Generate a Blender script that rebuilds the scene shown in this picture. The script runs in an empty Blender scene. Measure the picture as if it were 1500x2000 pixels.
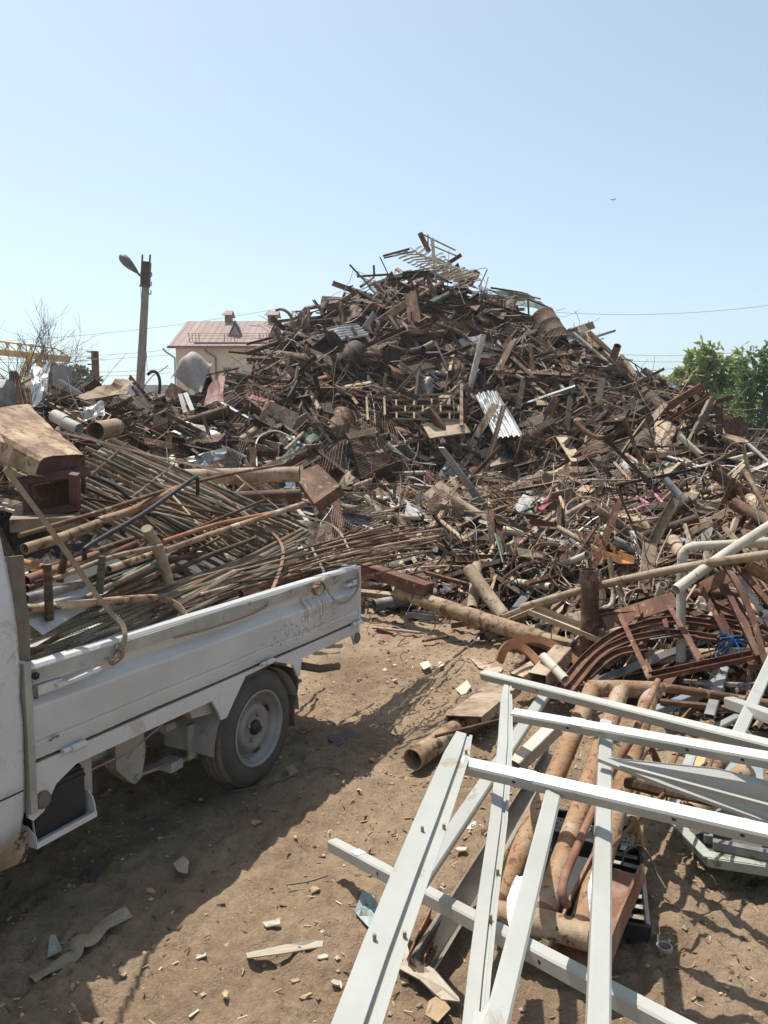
import bpy, math, random
import numpy as np
from mathutils import Vector, Matrix, Quaternion, noise as mnoise

random.seed(7)
rng = np.random.default_rng(7)
V = Vector
R = math.radians
SC = bpy.context.scene
COL = SC.collection

# ---------------------------------------------------------------- camera, world, sun
PITCH = R(5.9); CAMZ = 1.6
cam_d = bpy.data.cameras.new('camera'); cam = bpy.data.objects.new('camera', cam_d); COL.objects.link(cam)
cam.location = (0, 0, CAMZ); cam.rotation_euler = (R(90) - PITCH, 0, 0)
cam_d.sensor_fit = 'VERTICAL'; cam_d.sensor_height = 36.0; cam_d.lens = 27.0
cam_d.clip_start = 0.05; cam_d.clip_end = 9000
SC.camera = cam

SUN = V((-.27, .31, 1.0)).normalized()                 # towards the sun
el = math.asin(SUN.z); az = math.atan2(SUN.x, SUN.y)
w = bpy.data.worlds.new("World"); SC.world = w; w.use_nodes = True
nt = w.node_tree; nt.nodes.clear()
sky = nt.nodes.new('ShaderNodeTexSky'); sky.sky_type = 'NISHITA'; sky.sun_disc = False
sky.sun_elevation = el; sky.sun_rotation = az; sky.air_density = 1.0; sky.dust_density = 2.2; sky.ozone_density = 1.2
sky.altitude = 400
hs = nt.nodes.new('ShaderNodeHueSaturation'); hs.inputs['Saturation'].default_value = .66
bg = nt.nodes.new('ShaderNodeBackground'); bg.inputs['Strength'].default_value = 0.13
wo = nt.nodes.new('ShaderNodeOutputWorld')
tn = nt.nodes.new('ShaderNodeMix'); tn.data_type = 'RGBA'; tn.blend_type = 'MULTIPLY'; tn.inputs[0].default_value = 1; tn.inputs[7].default_value = (.92, 1.0, .985, 1)
nt.links.new(sky.outputs[0], hs.inputs['Color']); nt.links.new(hs.outputs[0], tn.inputs[6]); nt.links.new(tn.outputs[2], bg.inputs['Color']); nt.links.new(bg.outputs[0], wo.inputs['Surface'])
sl = bpy.data.lights.new('sun', 'SUN'); sl.energy = 4.6; sl.angle = R(.55); sl.color = (1, .955, .88)
so = bpy.data.objects.new('sun', sl); COL.objects.link(so); so.rotation_euler = SUN.to_track_quat('Z', 'Y').to_euler()
so.location = (-10, 12, 40)
SC.view_settings.view_transform = 'Standard'; SC.view_settings.look = 'None'
SC.view_settings.exposure = 0.5; SC.view_settings.gamma = 1.0; SC.view_settings.use_curve_mapping = False
SC.render.engine = 'CYCLES'; SC.cycles.max_bounces = 6; SC.cycles.diffuse_bounces = 3

# ---------------------------------------------------------------- measuring helpers (photo is 1500 x 2000)
F = V((0, math.cos(PITCH), -math.sin(PITCH))); U = V((0, math.sin(PITCH), math.cos(PITCH)))
CP = V((0, 0, CAMZ))
def ray(px, py):
    return V((1, 0, 0)) * ((px - 750) / 1500) + U * ((1000 - py) / 1500) + F
def at(px, py, Y):
    d = ray(px, py); return CP + d * (Y / d.y)
def gz(px, py, z=0.0):
    d = ray(px, py); return CP + d * ((z - CAMZ) / d.z)

# ---------------------------------------------------------------- materials
def mk(name):
    m = bpy.data.materials.new(name); m.use_nodes = True
    n = m.node_tree; b = n.nodes['Principled BSDF']
    return m, n, b
def N(n, t, **kw):
    x = n.nodes.new(t)
    for k, v in kw.items(): setattr(x, k, v)
    return x
def noise_node(n, vec, scale, detail=6, rough=.6, dist=0.0):
    t = N(n, 'ShaderNodeTexNoise'); t.inputs['Scale'].default_value = scale; t.inputs['Detail'].default_value = detail
    t.inputs['Roughness'].default_value = rough; t.inputs['Distortion'].default_value = dist
    n.links.new(vec, t.inputs['Vector']); return t.outputs['Fac']
def ramp(n, fac, stops, interp='LINEAR'):
    r = N(n, 'ShaderNodeValToRGB'); cr = r.color_ramp; cr.interpolation = interp
    while len(cr.elements) < len(stops): cr.elements.new(.5)
    for e, (p, c) in zip(cr.elements, stops):
        e.position = p; e.color = (*c, 1) if len(c) == 3 else c
    n.links.new(fac, r.inputs['Fac']); return r.outputs['Color']
def mixc(n, fac, a, b, typ='MIX'):
    m = N(n, 'ShaderNodeMix', data_type='RGBA', blend_type=typ)
    if isinstance(fac, (int, float)): m.inputs[0].default_value = fac
    else: n.links.new(fac, m.inputs[0])
    for s, v in ((6, a), (7, b)):
        if isinstance(v, tuple): m.inputs[s].default_value = (*v, 1)
        else: n.links.new(v, m.inputs[s])
    return m.outputs[2]
def mth(n, op, a, b=0.0, clamp=False):
    m = N(n, 'ShaderNodeMath', operation=op, use_clamp=clamp)
    for s, v in ((0, a), (1, b)):
        if isinstance(v, (int, float)): m.inputs[s].default_value = v
        else: n.links.new(v, m.inputs[s])
    return m.outputs[0]
def mat(name, cols, scale=6, rough=.75, metal=0.0, bump=.4, bscale=60, vary=.35, spot=None, spot_t=.58, spot_s=14, attr=False, spec=.35, stretch=None, coat=0):
    m, n, b = mk(name)
    tc = N(n, 'ShaderNodeTexCoord'); vec = tc.outputs['Object']
    oi = N(n, 'ShaderNodeObjectInfo')
    add = N(n, 'ShaderNodeVectorMath', operation='ADD'); n.links.new(vec, add.inputs[0])
    mul = N(n, 'ShaderNodeVectorMath', operation='SCALE'); mul.inputs[0].default_value = (31, 17, 23); n.links.new(oi.outputs['Random'], mul.inputs['Scale'])
    n.links.new(mul.outputs[0], add.inputs[1]); vec = add.outputs[0]
    if stretch:
        mp = N(n, 'ShaderNodeMapping'); mp.inputs['Scale'].default_value = stretch; n.links.new(vec, mp.inputs[0]); vec = mp.outputs[0]
    f = noise_node(n, vec, scale, 7, .65, .3)
    k = len(cols)
    c = ramp(n, f, [(.3 + .4 * i / max(k - 1, 1), cols[i]) for i in range(k)])
    if attr:
        at_ = N(n, 'ShaderNodeAttribute', attribute_name='tint'); c = mixc(n, 1.0, c, at_.outputs['Color'], 'MULTIPLY')
    if spot:
        f2 = noise_node(n, vec, spot_s, 8, .7, .6)
        s = ramp(n, f2, [(spot_t - .03, (0, 0, 0)), (spot_t + .03, (1, 1, 1))])
        c = mixc(n, s, c, spot)
    if vary:
        h = N(n, 'ShaderNodeHueSaturation'); n.links.new(c, h.inputs['Color'])
        n.links.new(mth(n, 'MULTIPLY_ADD', oi.outputs['Random'], vary * 2), h.inputs['Value'])
        h.inputs['Value'].links[0].from_node.inputs[2].default_value = 1 - vary
        c = h.outputs[0]
    n.links.new(c, b.inputs['Base Color'])
    b.inputs['Metallic'].default_value = metal; b.inputs['Specular IOR Level'].default_value = spec
    b.inputs['Coat Weight'].default_value = coat; b.inputs['Coat Roughness'].default_value = .15
    fr = noise_node(n, vec, scale * 3, 4)
    n.links.new(mth(n, 'ADD', mth(n, 'MULTIPLY', fr, .3), rough - .15, True), b.inputs['Roughness'])
    if bump:
        bp = N(n, 'ShaderNodeBump'); bp.inputs['Strength'].default_value = bump; bp.inputs['Distance'].default_value = .004
        n.links.new(noise_node(n, vec, bscale, 6, .7), bp.inputs['Height']); n.links.new(bp.outputs[0], b.inputs['Normal'])
    return m
MT = {}
MT['rust'] = mat('rust', [(.036, .018, .01), (.10, .05, .026), (.19, .108, .06)], spot=(.27, .19, .118), spot_t=.6)
MT['darkrust'] = mat('dark_rust', [(.016, .01, .007), (.042, .024, .015), (.09, .054, .033)], spot=(.2, .13, .09), spot_t=.64)
MT['redrust'] = mat('red_rust', [(.05, .022, .013), (.13, .056, .032), (.2, .1, .058)], spot=(.26, .17, .11), spot_t=.61, vary=.15)
MT['orange'] = mat('orange_rust', [(.14, .06, .025), (.25, .112, .045), (.31, .165, .08)], spot=(.12, .06, .03), spot_t=.62, vary=.2)
MT['tan'] = mat('dusty_tan', [(.16, .105, .066), (.29, .215, .145), (.4, .32, .23)], spot=(.16, .085, .05), spot_t=.58, vary=.3)
MT['grey'] = mat('grey_steel', [(.1, .1, .1), (.22, .215, .21), (.34, .33, .32)], spot=(.16, .09, .055), spot_t=.6, metal=.3, rough=.55)
MT['galv'] = mat('galvanised', [(.2, .2, .19), (.32, .32, .31), (.42, .42, .41)], spot=(.3, .22, .16), spot_t=.66, metal=.35, rough=.45, vary=.2)
MT['palepipe'] = mat('pale_painted_pipe', [(.34, .3, .23), (.46, .42, .34), (.54, .5, .42)], spot=(.2, .11, .06), spot_t=.64, vary=.1)
MT['crustpipe'] = mat('flaking_pipe', [(.12, .065, .035), (.3, .2, .12), (.5, .42, .32)], spot=(.09, .045, .025), spot_t=.56, vary=.1, bump=.9, bscale=30)
MT['yellowpipe'] = mat('ochre_lagged_pipe', [(.13, .08, .045), (.25, .17, .1), (.38, .29, .185)], spot=(.11, .06, .032), spot_t=.55, vary=.1, bump=1, bscale=45)
MT['whitepipe'] = mat('white_rusting_pipe', [(.2, .098, .042), (.29, .175, .095), (.4, .335, .27)], scale=3.2, spot=(.13, .058, .026), spot_t=.57, spot_s=42, vary=.08, bump=.9, bscale=45)
MT['green'] = mat('green_paint', [(.1, .14, .11), (.16, .24, .19)], spot=(.16, .1, .06), spot_t=.6)
MT['blue'] = mat('blue_paint', [(.06, .13, .22), (.1, .25, .42)], spot=(.16, .12, .1), spot_t=.64)
MT['maroon'] = mat('maroon_paint', [(.12, .03, .035), (.24, .07, .07)], spot=(.25, .2, .17), spot_t=.66)
MT['pink'] = mat('pink_paint', [(.55, .16, .27), (.6, .2, .32)], vary=0, bump=.1)
MT['dustywhite'] = mat('dusty_white', [(.3, .285, .26), (.46, .44, .41)], spot=(.24, .16, .1), spot_t=.64)
MT['cream'] = mat('cream_board', [(.34, .25, .16), (.46, .36, .25)], vary=.1)
MT['wood'] = mat('wood', [(.3, .17, .08), (.45, .29, .15)], scale=8, stretch=(1, 8, 8), vary=.2, bump=.3)
MT['white'] = mat('white_steel', [(.33, .327, .292), (.405, .402, .367)], scale=3, rough=.42, bump=.08, vary=.03, spot=(.3, .26, .2), spot_t=.64, spot_s=7, spec=.5)
MT['paint'] = mat('white_truck_paint', [(.5, .5, .495), (.57, .57, .565)], scale=2, rough=.28, bump=.02, vary=.0, spot=(.42, .39, .34), spot_t=.62, spot_s=4, spec=.5, coat=.4)
MT['dirtypaint'] = mat('dirty_truck_paint', [(.27, .245, .205), (.42, .395, .355)], scale=6, rough=.6, bump=.15, vary=0, spot=(.22, .16, .11), spot_t=.6, spot_s=9)
MT['black'] = mat('black_plastic', [(.012, .012, .014), (.03, .03, .033)], rough=.5, bump=.2, vary=0, spot=(.12, .11, .1), spot_t=.7, spot_s=50)
MT['rubber'] = mat('dusty_rubber', [(.09, .073, .058), (.25, .2, .15)], scale=5, rough=.9, bump=.5, bscale=90, vary=0)
MT['rubberdark'] = mat('tyre_sidewall', [(.055, .05, .046), (.115, .098, .08)], scale=4, rough=.8, bump=.2, vary=0)
MT['silver'] = mat('silver_wheel_paint', [(.2, .195, .185), (.3, .29, .275)], scale=6, rough=.45, metal=.25, bump=.1, vary=0, spot=(.3, .25, .2), spot_t=.6)
MT['strap'] = mat('dusty_webbing', [(.24, .18, .12), (.38, .31, .22)], scale=20, rough=.95, bump=.8, bscale=200, vary=.15)
MT['brownstrap'] = mat('brown_webbing', [(.2, .12, .09), (.32, .22, .17)], scale=20, rough=.95, bump=.8, bscale=200, vary=.1)
MT['rebar'] = mat('green_grey_rebar', [(.07, .062, .045), (.17, .15, .11), (.3, .255, .175)], scale=9, spot=(.2, .11, .06), spot_t=.6, vary=.3, rough=.8)
MT['rebarrust'] = mat('rusted_rebar', [(.08, .045, .028), (.17, .107, .066), (.3, .22, .15)], scale=9, vary=.3)
MT['paper'] = mat('paper', [(.38, .32, .24), (.52, .45, .36)], rough=.95, bump=.3, vary=.2, bscale=40)
MT['stone'] = mat('stone', [(.28, .2, .14), (.45, .36, .27)], rough=.95, vary=.3)
MT['stuff'] = mat('mixed_scrap', [(.6, .55, .5), (1, 1, 1), (1.25, 1.2, 1.15)], scale=5, spot=None, attr=True, vary=0)
MT['rubble'] = mat('gap_shade_rubble', [(.008, .006, .005), (.03, .019, .013), (.07, .045, .03)], scale=9, vary=0, bump=1, bscale=25)  # heap core near black: deep shade between the pieces is painted in
MT['concrete'] = mat('concrete', [(.24, .22, .2), (.36, .34, .31)], scale=3, rough=.95, vary=0, bump=.3)
MT['foil'] = mat('crumpled_foil', [(.26, .25, .23), (.45, .43, .4)], scale=12, rough=.35, metal=.6, vary=.1, bump=.6, bscale=20)

MT['redpipe'] = mat('brown_scaled_pipe', [(.13, .055, .032), (.21, .1, .06), (.32, .22, .16)], scale=9, vary=0)

# ---------------------------------------------------------------- mesh builder
class MB:
    def __init__(s): s.v = []; s.f = []; s.sm = []; s.tint = []
    def add(s, vs, fs, sm=False, tint=None):
        o = len(s.v); s.v.extend([tuple(p) for p in vs])
        for f in fs: s.f.append(tuple(i + o for i in f)); s.sm.append(sm)
        if tint is not None: s.tint.extend([tint] * len(vs))
        return s
    def box(s, c, sz, rot=None, ch=0.0, tint=None):
        hx, hy, hz = sz[0] / 2, sz[1] / 2, sz[2] / 2
        vs = [V((x, y, z)) for x in (-hx, hx) for y in (-hy, hy) for z in (-hz, hz)]
        if rot is not None: vs = [rot @ p for p in vs]
        c = V(c); vs = [p + c for p in vs]
        return s.add(vs, [(0, 1, 3, 2), (4, 6, 7, 5), (0, 4, 5, 1), (2, 3, 7, 6), (0, 2, 6, 4), (1, 5, 7, 3)], False, tint)
    def sweep(s, path, prof, up=(0, 0, 1), smooth=False, caps=True, closed=True, tw=None, sc=None, tint=None, loop=False):
        """sweep a 2-D profile (side, up) along a path"""
        path = [V(p) for p in path]; n = len(path); k = len(prof); vs = []
        u0 = V(up); rings = []
        for i, p in enumerate(path):
            if loop: t = (path[(i + 1) % n] - path[i - 1])
            elif i == 0: t = path[1] - p
            elif i == n - 1: t = p - path[i - 1]
            else: t = (path[i + 1] - p).normalized() + (p - path[i - 1]).normalized()
            if t.length < 1e-9: t = V((1, 0, 0))
            t.normalize()
            sd = t.cross(u0)
            if sd.length < 1e-3: sd = t.cross(V((.3, 1, .1)))
            sd.normalize(); uu = sd.cross(t).normalized(); u0 = uu if n > 2 else u0
            a = tw[i] if tw else 0; q = sc[i] if sc else 1
            # mitre stretch ignored: bends are gentle or deliberately rounded
            ring = []
            for (x, y) in prof:
                if a: x, y = x * math.cos(a) - y * math.sin(a), x * math.sin(a) + y * math.cos(a)
                ring.append(p + sd * x * q + uu * y * q)
            rings.append(ring)
        for r in rings: vs += r
        fs = []
        m = n if loop else n - 1
        for i in range(m):
            a0 = i * k; b0 = ((i + 1) % n) * k
            for j in range(k if closed else k - 1):
                j2 = (j + 1) % k
                fs.append((a0 + j, a0 + j2, b0 + j2, b0 + j))
        s.add(vs, fs, smooth, tint)
        if caps and closed and not loop:
            s.add(rings[0], [tuple(range(k))[::-1]], False, tint); s.add(rings[-1], [tuple(range(k))], False, tint)
        return s
    def rod(s, path, r, n=6, **kw):
        pr = [(r * math.cos(-2 * math.pi * j / n), r * math.sin(-2 * math.pi * j / n)) for j in range(n)][::-1]
        return s.sweep(path, pr, smooth=n > 4, **kw)
    def pipe(s, path, r, n=12, t=.12, **kw):
        """hollow pipe: outer wall, inner wall, ring at both ends"""
        pr = [(r * math.cos(2 * math.pi * j / n), r * math.sin(2 * math.pi * j / n)) for j in range(n)]
        q = 1 - t; pi = [(x * q, y * q) for x, y in pr]
        s.sweep(path, pr, smooth=True, caps=False, **kw); a = [V(p) for p in s.v[-n * len(path):]]
        s.sweep(path, pi[::-1], smooth=True, caps=False, **kw); b = [V(p) for p in s.v[-n * len(path):]]
        for (e, fl) in ((0, 0), (-1, 1)):
            A = a[:n] if e == 0 else a[-n:]; B = (b[:n] if e == 0 else b[-n:])[::-1]
            fs = []
            for j in range(n):
                j2 = (j + 1) % n; f = (j, j2, n + j2, n + j); fs.append(f if fl else f[::-1])
            s.add(A + B, fs, False, kw.get('tint'))
        return s
    def lathe(s, c, axis, prof, n=24, up=(0, 0, 1), smooth=True, a0=0, a1=2 * math.pi):
        ax = V(axis).normalized(); e1 = ax.cross(V(up)).normalized(); e2 = ax.cross(e1)
        vs = []; fs = []; k = len(prof); full = abs(a1 - a0 - 2 * math.pi) < 1e-6; m = n if full else n + 1
        for i in range(m):
            a = a0 + (a1 - a0) * i / n; d = e1 * math.cos(a) + e2 * math.sin(a)
            for (r, h) in prof: vs.append(V(c) + d * r + ax * h)
        for i in range(n):
            i2 = (i + 1) % m
            for j in range(k - 1): fs.append((i * k + j, i2 * k + j, i2 * k + j + 1, i * k + j + 1))
        return s.add(vs, fs, smooth)
    def grid(s, P, smooth=True, tint=None, th=0):
        """P[i][j] points; with th>0 gives the sheet thickness"""
        ni, nj = len(P), len(P[0]); vs = [V(p) for r in P for p in r]
        fs = [(i * nj + j, (i + 1) * nj + j, (i + 1) * nj + j + 1, i * nj + j + 1) for i in range(ni - 1) for j in range(nj - 1)]
        s.add(vs, fs, smooth, tint)
        if th:
            nn = (vs[(ni - 1) * nj] - vs[0]).cross(vs[nj - 1] - vs[0]).normalized() * th
            v2 = [p - nn for p in vs]; s.add(v2, [f[::-1] for f in fs], smooth, tint)
            bd = [j for j in range(nj)] + [i * nj + nj - 1 for i in range(1, ni)] + [(ni - 1) * nj + j for j in range(nj - 2, -1, -1)] + [i * nj for i in range(ni - 2, 0, -1)]
            e = [vs[i] for i in bd] + [v2[i] for i in bd]; L = len(bd)
            s.add(e, [(i, (i + 1) % L, L + (i + 1) % L, L + i) for i in range(L)], False, tint)
        return s
    def poly(s, pts, nrm, th, tint=None):
        pts = [V(p) for p in pts]; k = len(pts); nn = V(nrm).normalized() * th
        s.add(pts, [tuple(range(k))], False, tint); s.add([p - nn for p in pts], [tuple(range(k))[::-1]], False, tint)
        for i in range(k):
            j = (i + 1) % k; s.add([pts[i], pts[j], pts[j] - nn, pts[i] - nn], [(3, 2, 1, 0)], False, tint)
        return s
    def mesh(s, name, m):
        me = bpy.data.meshes.new(name); me.from_pydata(s.v, [], s.f)
        me.polygons.foreach_set('use_smooth', s.sm)
        if s.tint:
            a = me.color_attributes.new('tint', 'FLOAT_COLOR', 'POINT')
            a.data.foreach_set('color', np.array([(*t, 1) for t in s.tint], dtype=np.float32).ravel())
        me.materials.append(m if not isinstance(m, str) else MT[m]); me.update(); return me
    def build(s, name, m, parent=None, **tags):
        o = bpy.data.objects.new(name, s.mesh(name, m)); COL.objects.link(o)
        if parent is not None: o.parent = parent
        return tag(o, **tags)
def tag(o, label=None, cat=None, group=None, kind=None):
    if label: o['label'] = label
    if cat: o['category'] = cat
    if group: o['group'] = group
    if kind: o['kind'] = kind
    return o
def empty(name, loc, label, cat, group=None, rz=0):
    o = bpy.data.objects.new(name, None); COL.objects.link(o); o.location = loc; o.rotation_euler = (0, 0, rz)
    o.empty_display_size = .1
    return tag(o, label, cat, group)
def under(parent, name, mb, m, **t):
    """a part whose mesh was built in world coordinates, hung under its thing"""
    inv = parent.matrix_basis.inverted() if parent.parent is None else (parent.parent.matrix_basis @ parent.matrix_basis).inverted()
    mb.v = [tuple(inv @ V(p)) for p in mb.v]
    return mb.build(name, m, parent, **t)
def thing(name, mb, m, label, cat, group=None, kind=None):
    """a one-mesh thing, its origin moved to the middle of its base"""
    a = np.array(mb.v); c = V(((a[:, 0].min() + a[:, 0].max()) / 2, (a[:, 1].min() + a[:, 1].max()) / 2, a[:, 2].min()))
    mb.v = [tuple(V(p) - c) for p in mb.v]
    o = mb.build(name, m, None, label=label, cat=cat, group=group, kind=kind); o.location = c; return o
# profiles (side, up)
def rect(w, h, c=0.0):
    x, y = w / 2, h / 2
    if not c: return [(-x, -y), (x, -y), (x, y), (-x, y)]
    return [(-x + c, -y), (x - c, -y), (x, -y + c), (x, y - c), (x - c, y), (-x + c, y), (-x, y - c), (-x, -y + c)]
def uprof(w, h, t=.006):
    x = w / 2; return [(-x, 0), (x, 0), (x, h), (x - t, h), (x - t, t), (-x + t, t), (-x + t, h), (-x, h)]
def lprof(w, h, t=.006): return [(0, 0), (w, 0), (w, t), (t, t), (t, h), (0, h)]
def iprof(w, h, t=.008):
    x, y, q = w / 2, h / 2, t / 2
    return [(-x, -y), (x, -y), (x, -y + t), (q, -y + t), (q, y - t), (x, y - t), (x, y), (-x, y), (-x, y - t), (-q, y - t), (-q, -y + t), (-x, -y + t)]
def hollow(mb, p0, p1, w, h, up=(0, 0, 1), c=.004, t=.004):
    """square tube with open ends and inner walls"""
    p0, p1 = V(p0), V(p1)
    a = rect(w, h, c); b = rect(w - 2 * t, h - 2 * t, c * .6); k = 8
    mb.sweep([p0, p1], a, up=up, caps=False); A = [V(q) for q in mb.v[-16:]]
    mb.sweep([p0, p1], b[::-1], up=up, caps=False); B = [V(q) for q in mb.v[-16:]]
    for e in (0, 1):
        X = A[e * 8:e * 8 + 8]; Y = B[e * 8:e * 8 + 8][::-1]
        mb.add(X + Y, [((j, (j + 1) % k, k + (j + 1) % k, k + j) if e else (k + j, k + (j + 1) % k, (j + 1) % k, j)) for j in range(k)])
    return mb
def curve_pts(pts, n=24):
    """Catmull-Rom through the given points"""
    pts = [V(p) for p in pts]; P = [pts[0] * 2 - pts[1]] + pts + [pts[-1] * 2 - pts[-2]]; out = []
    seg = len(pts) - 1; per = max(2, n // seg)
    for i in range(seg):
        a, b, c, d = P[i:i + 4]
        for j in range(per):
            t = j / per
            out.append(.5 * ((2 * b) + (c - a) * t + (2 * a - 5 * b + 4 * c - d) * t * t + (3 * b - a - 3 * c + d) * t ** 3))
    out.append(pts[-1]); return out
# ---------------------------------------------------------------- terrain functions
class VN:
    """tileable value noise on a numpy lattice"""
    def __init__(s, seed): s.g = np.random.default_rng(seed).random((256, 256)).astype(np.float64)
    def __call__(s, x, y):
        xi = np.floor(x).astype(int); yi = np.floor(y).astype(int); fx = x - xi; fy = y - yi
        fx = fx * fx * (3 - 2 * fx); fy = fy * fy * (3 - 2 * fy); g = s.g
        a = g[xi % 256, yi % 256]; b = g[(xi + 1) % 256, yi % 256]; c = g[xi % 256, (yi + 1) % 256]; d = g[(xi + 1) % 256, (yi + 1) % 256]
        return (a * (1 - fx) + b * fx) * (1 - fy) + (c * (1 - fx) + d * fx) * fy - .5
vn = VN(3); vn2 = VN(8)
UT = V((.4673, .8841, 0)).normalized(); VT = V((UT.y, -UT.x, 0))            # truck axes: towards its tail, towards its near side
WO = gz(508, 1532) - VT * .075; TO = WO                # under the wheel
def gh(x, y):
    """height of the trodden ground"""
    x = np.asarray(x, float); y = np.asarray(y, float)
    h = .05 * vn(x * .7, y * .7) + .03 * vn(x * 2.1 + 9, y * 2.1) + .026 * vn2(x * 6, y * 6) + .024 * np.abs(vn(x * 16, y * 14)) * 2 + .02 * vn2(x * 34, y * 34) + .009 * vn(x * 75, y * 75)
    lx = (x - TO.x) * UT.x + (y - TO.y) * UT.y; ly = (x - TO.x) * VT.x + (y - TO.y) * VT.y
    for c, wd in ((.62, .1), (-.08, .09), (1.5, .12)):
        q = np.exp(-((ly - c - .05 * np.sin(lx * .9)) / wd) ** 4)
        h = h * (1 - .5 * q) - .012 * q + q * .007 * np.sign(np.sin(lx * 150 + 12 * np.abs(ly - c))) * (vn(lx * 2, ly * 3) > -.15)
    return h - .01 - .02 * np.clip(vn2(x * 3.1 + 3, y * 3.1) - .2, 0, 1)
SIL = [(-900, 745, 12), (-200, 765, 12), (0, 778, 12), (100, 790, 12), (200, 785, 13), (300, 790, 14), (400, 772, 15), (450, 748, 16), (500, 698, 17), (550, 654, 18), (600, 626, 19),
       (650, 594, 19.5), (700, 570, 20), (750, 545, 20), (800, 528, 20), (850, 522, 20), (900, 545, 20), (950, 575, 19.5), (1000, 594, 19), (1050, 622, 18.5), (1100, 654, 18),
       (1150, 680, 17.5), (1200, 708, 17), (1250, 733, 16.5), (1300, 755, 16), (1350, 770, 15.5), (1400, 816, 14.5), (1450, 866, 13.5), (1500, 908, 12.5), (1700, 968, 10), (2300, 990, 9)]
S_a = np.array([(p - 750) / 1500 / math.cos(PITCH) for p, _, _ in SIL]); S_Y = np.array([q[2] for q in SIL], float)
S_z = np.array([at(p, y, Y).z for p, y, Y in SIL])
FOOT = [(-900, 9, 1.1, 5), (0, 9, 1.2, 5), (400, 10.5, .9, 5.6), (600, 12, .8, 6.6), (700, 13.6, .72, 6.9), (850, 14, .72, 6.6), (1000, 13.6, .78, 5.9), (1200, 12, .85, 4.9), (1350, 10.5, .9, 4.3), (1500, 8.5, .85, 4.0), (2300, 7, .8, 3.6)]
F_a = np.array([(q[0] - 750) / 1500 for q in FOOT]); F_b = np.array([q[1] for q in FOOT]); F_z = np.array([q[2] for q in FOOT]); F_f = np.array([q[3] for q in FOOT])
def H(x, y):
    """height of the scrap surface; below zero where there is none"""
    x = np.asarray(x, float); y = np.asarray(y, float); ys = np.maximum(y, .4); a = x / ys
    yr = np.interp(a, S_a, S_Y); zr = np.interp(a, S_a, S_z); yb = np.interp(a, F_a, F_b); zb = np.interp(a, F_a, F_z); yf = np.interp(a, F_a, F_f)
    yf = yf + .5 * vn(x * .9, y * .9 + 4)
    t1 = np.clip((y - yf) / (yb - yf), 0, 1); t2 = np.clip((y - yb) / (yr - yb), 0, 1)
    f = zb * t1 ** .62; s = zb + (zr - zb) * (t2 ** .95)
    h = np.where(y < yf, -.35 * (yf - y), np.where(y < yb, f, np.where(y < yr, s, zr - .75 * (y - yr))))
    lump = .55 * vn(x * .55, y * .55) + .3 * vn2(x * 1.4, y * 1.4) + .12 * vn(x * 3.3, y * 3.3)
    amp = np.clip((y - yf) / 1.2, 0, 1) * np.where(y < yb, .75, 1.0 - .6 * t2)
    fade = np.clip(a - .56, 0, 1) + np.clip(-.6 - a, 0, 1)                 # the heap ends a little outside the picture on both sides
    return h + lump * amp - fade * ys * 1.5 * np.clip((y - 2) / 3, 0, 1)
def Hs(x, y): return float(H(x, y))
def hit(px, py, off=0.0, y0=3.4, y1=26):
    """where the sight line through a photo pixel meets the scrap or the ground"""
    d = ray(px, py); d = d / d.y
    ys = np.linspace(y0, y1, 150); xs = d.x * ys; zs = CAMZ + d.z * ys
    g = np.maximum(H(xs, ys), gh(xs, ys)) - zs
    k = np.argmax(g > 0)
    if g[k] <= 0: return None
    Y = ys[k]
    if k > 0:
        t = g[k - 1] / (g[k - 1] - g[k]); Y = ys[k - 1] + t * (ys[k] - ys[k - 1])
    p = CP + d * Y
    return p - d.normalized() * off
def nrm(x, y, e=.35):
    hx = (Hs(x + e, y) - Hs(x - e, y)) / (2 * e); hy = (Hs(x, y + e) - Hs(x, y - e)) / (2 * e)
    return V((-hx, -hy, 1)).normalized()

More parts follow.
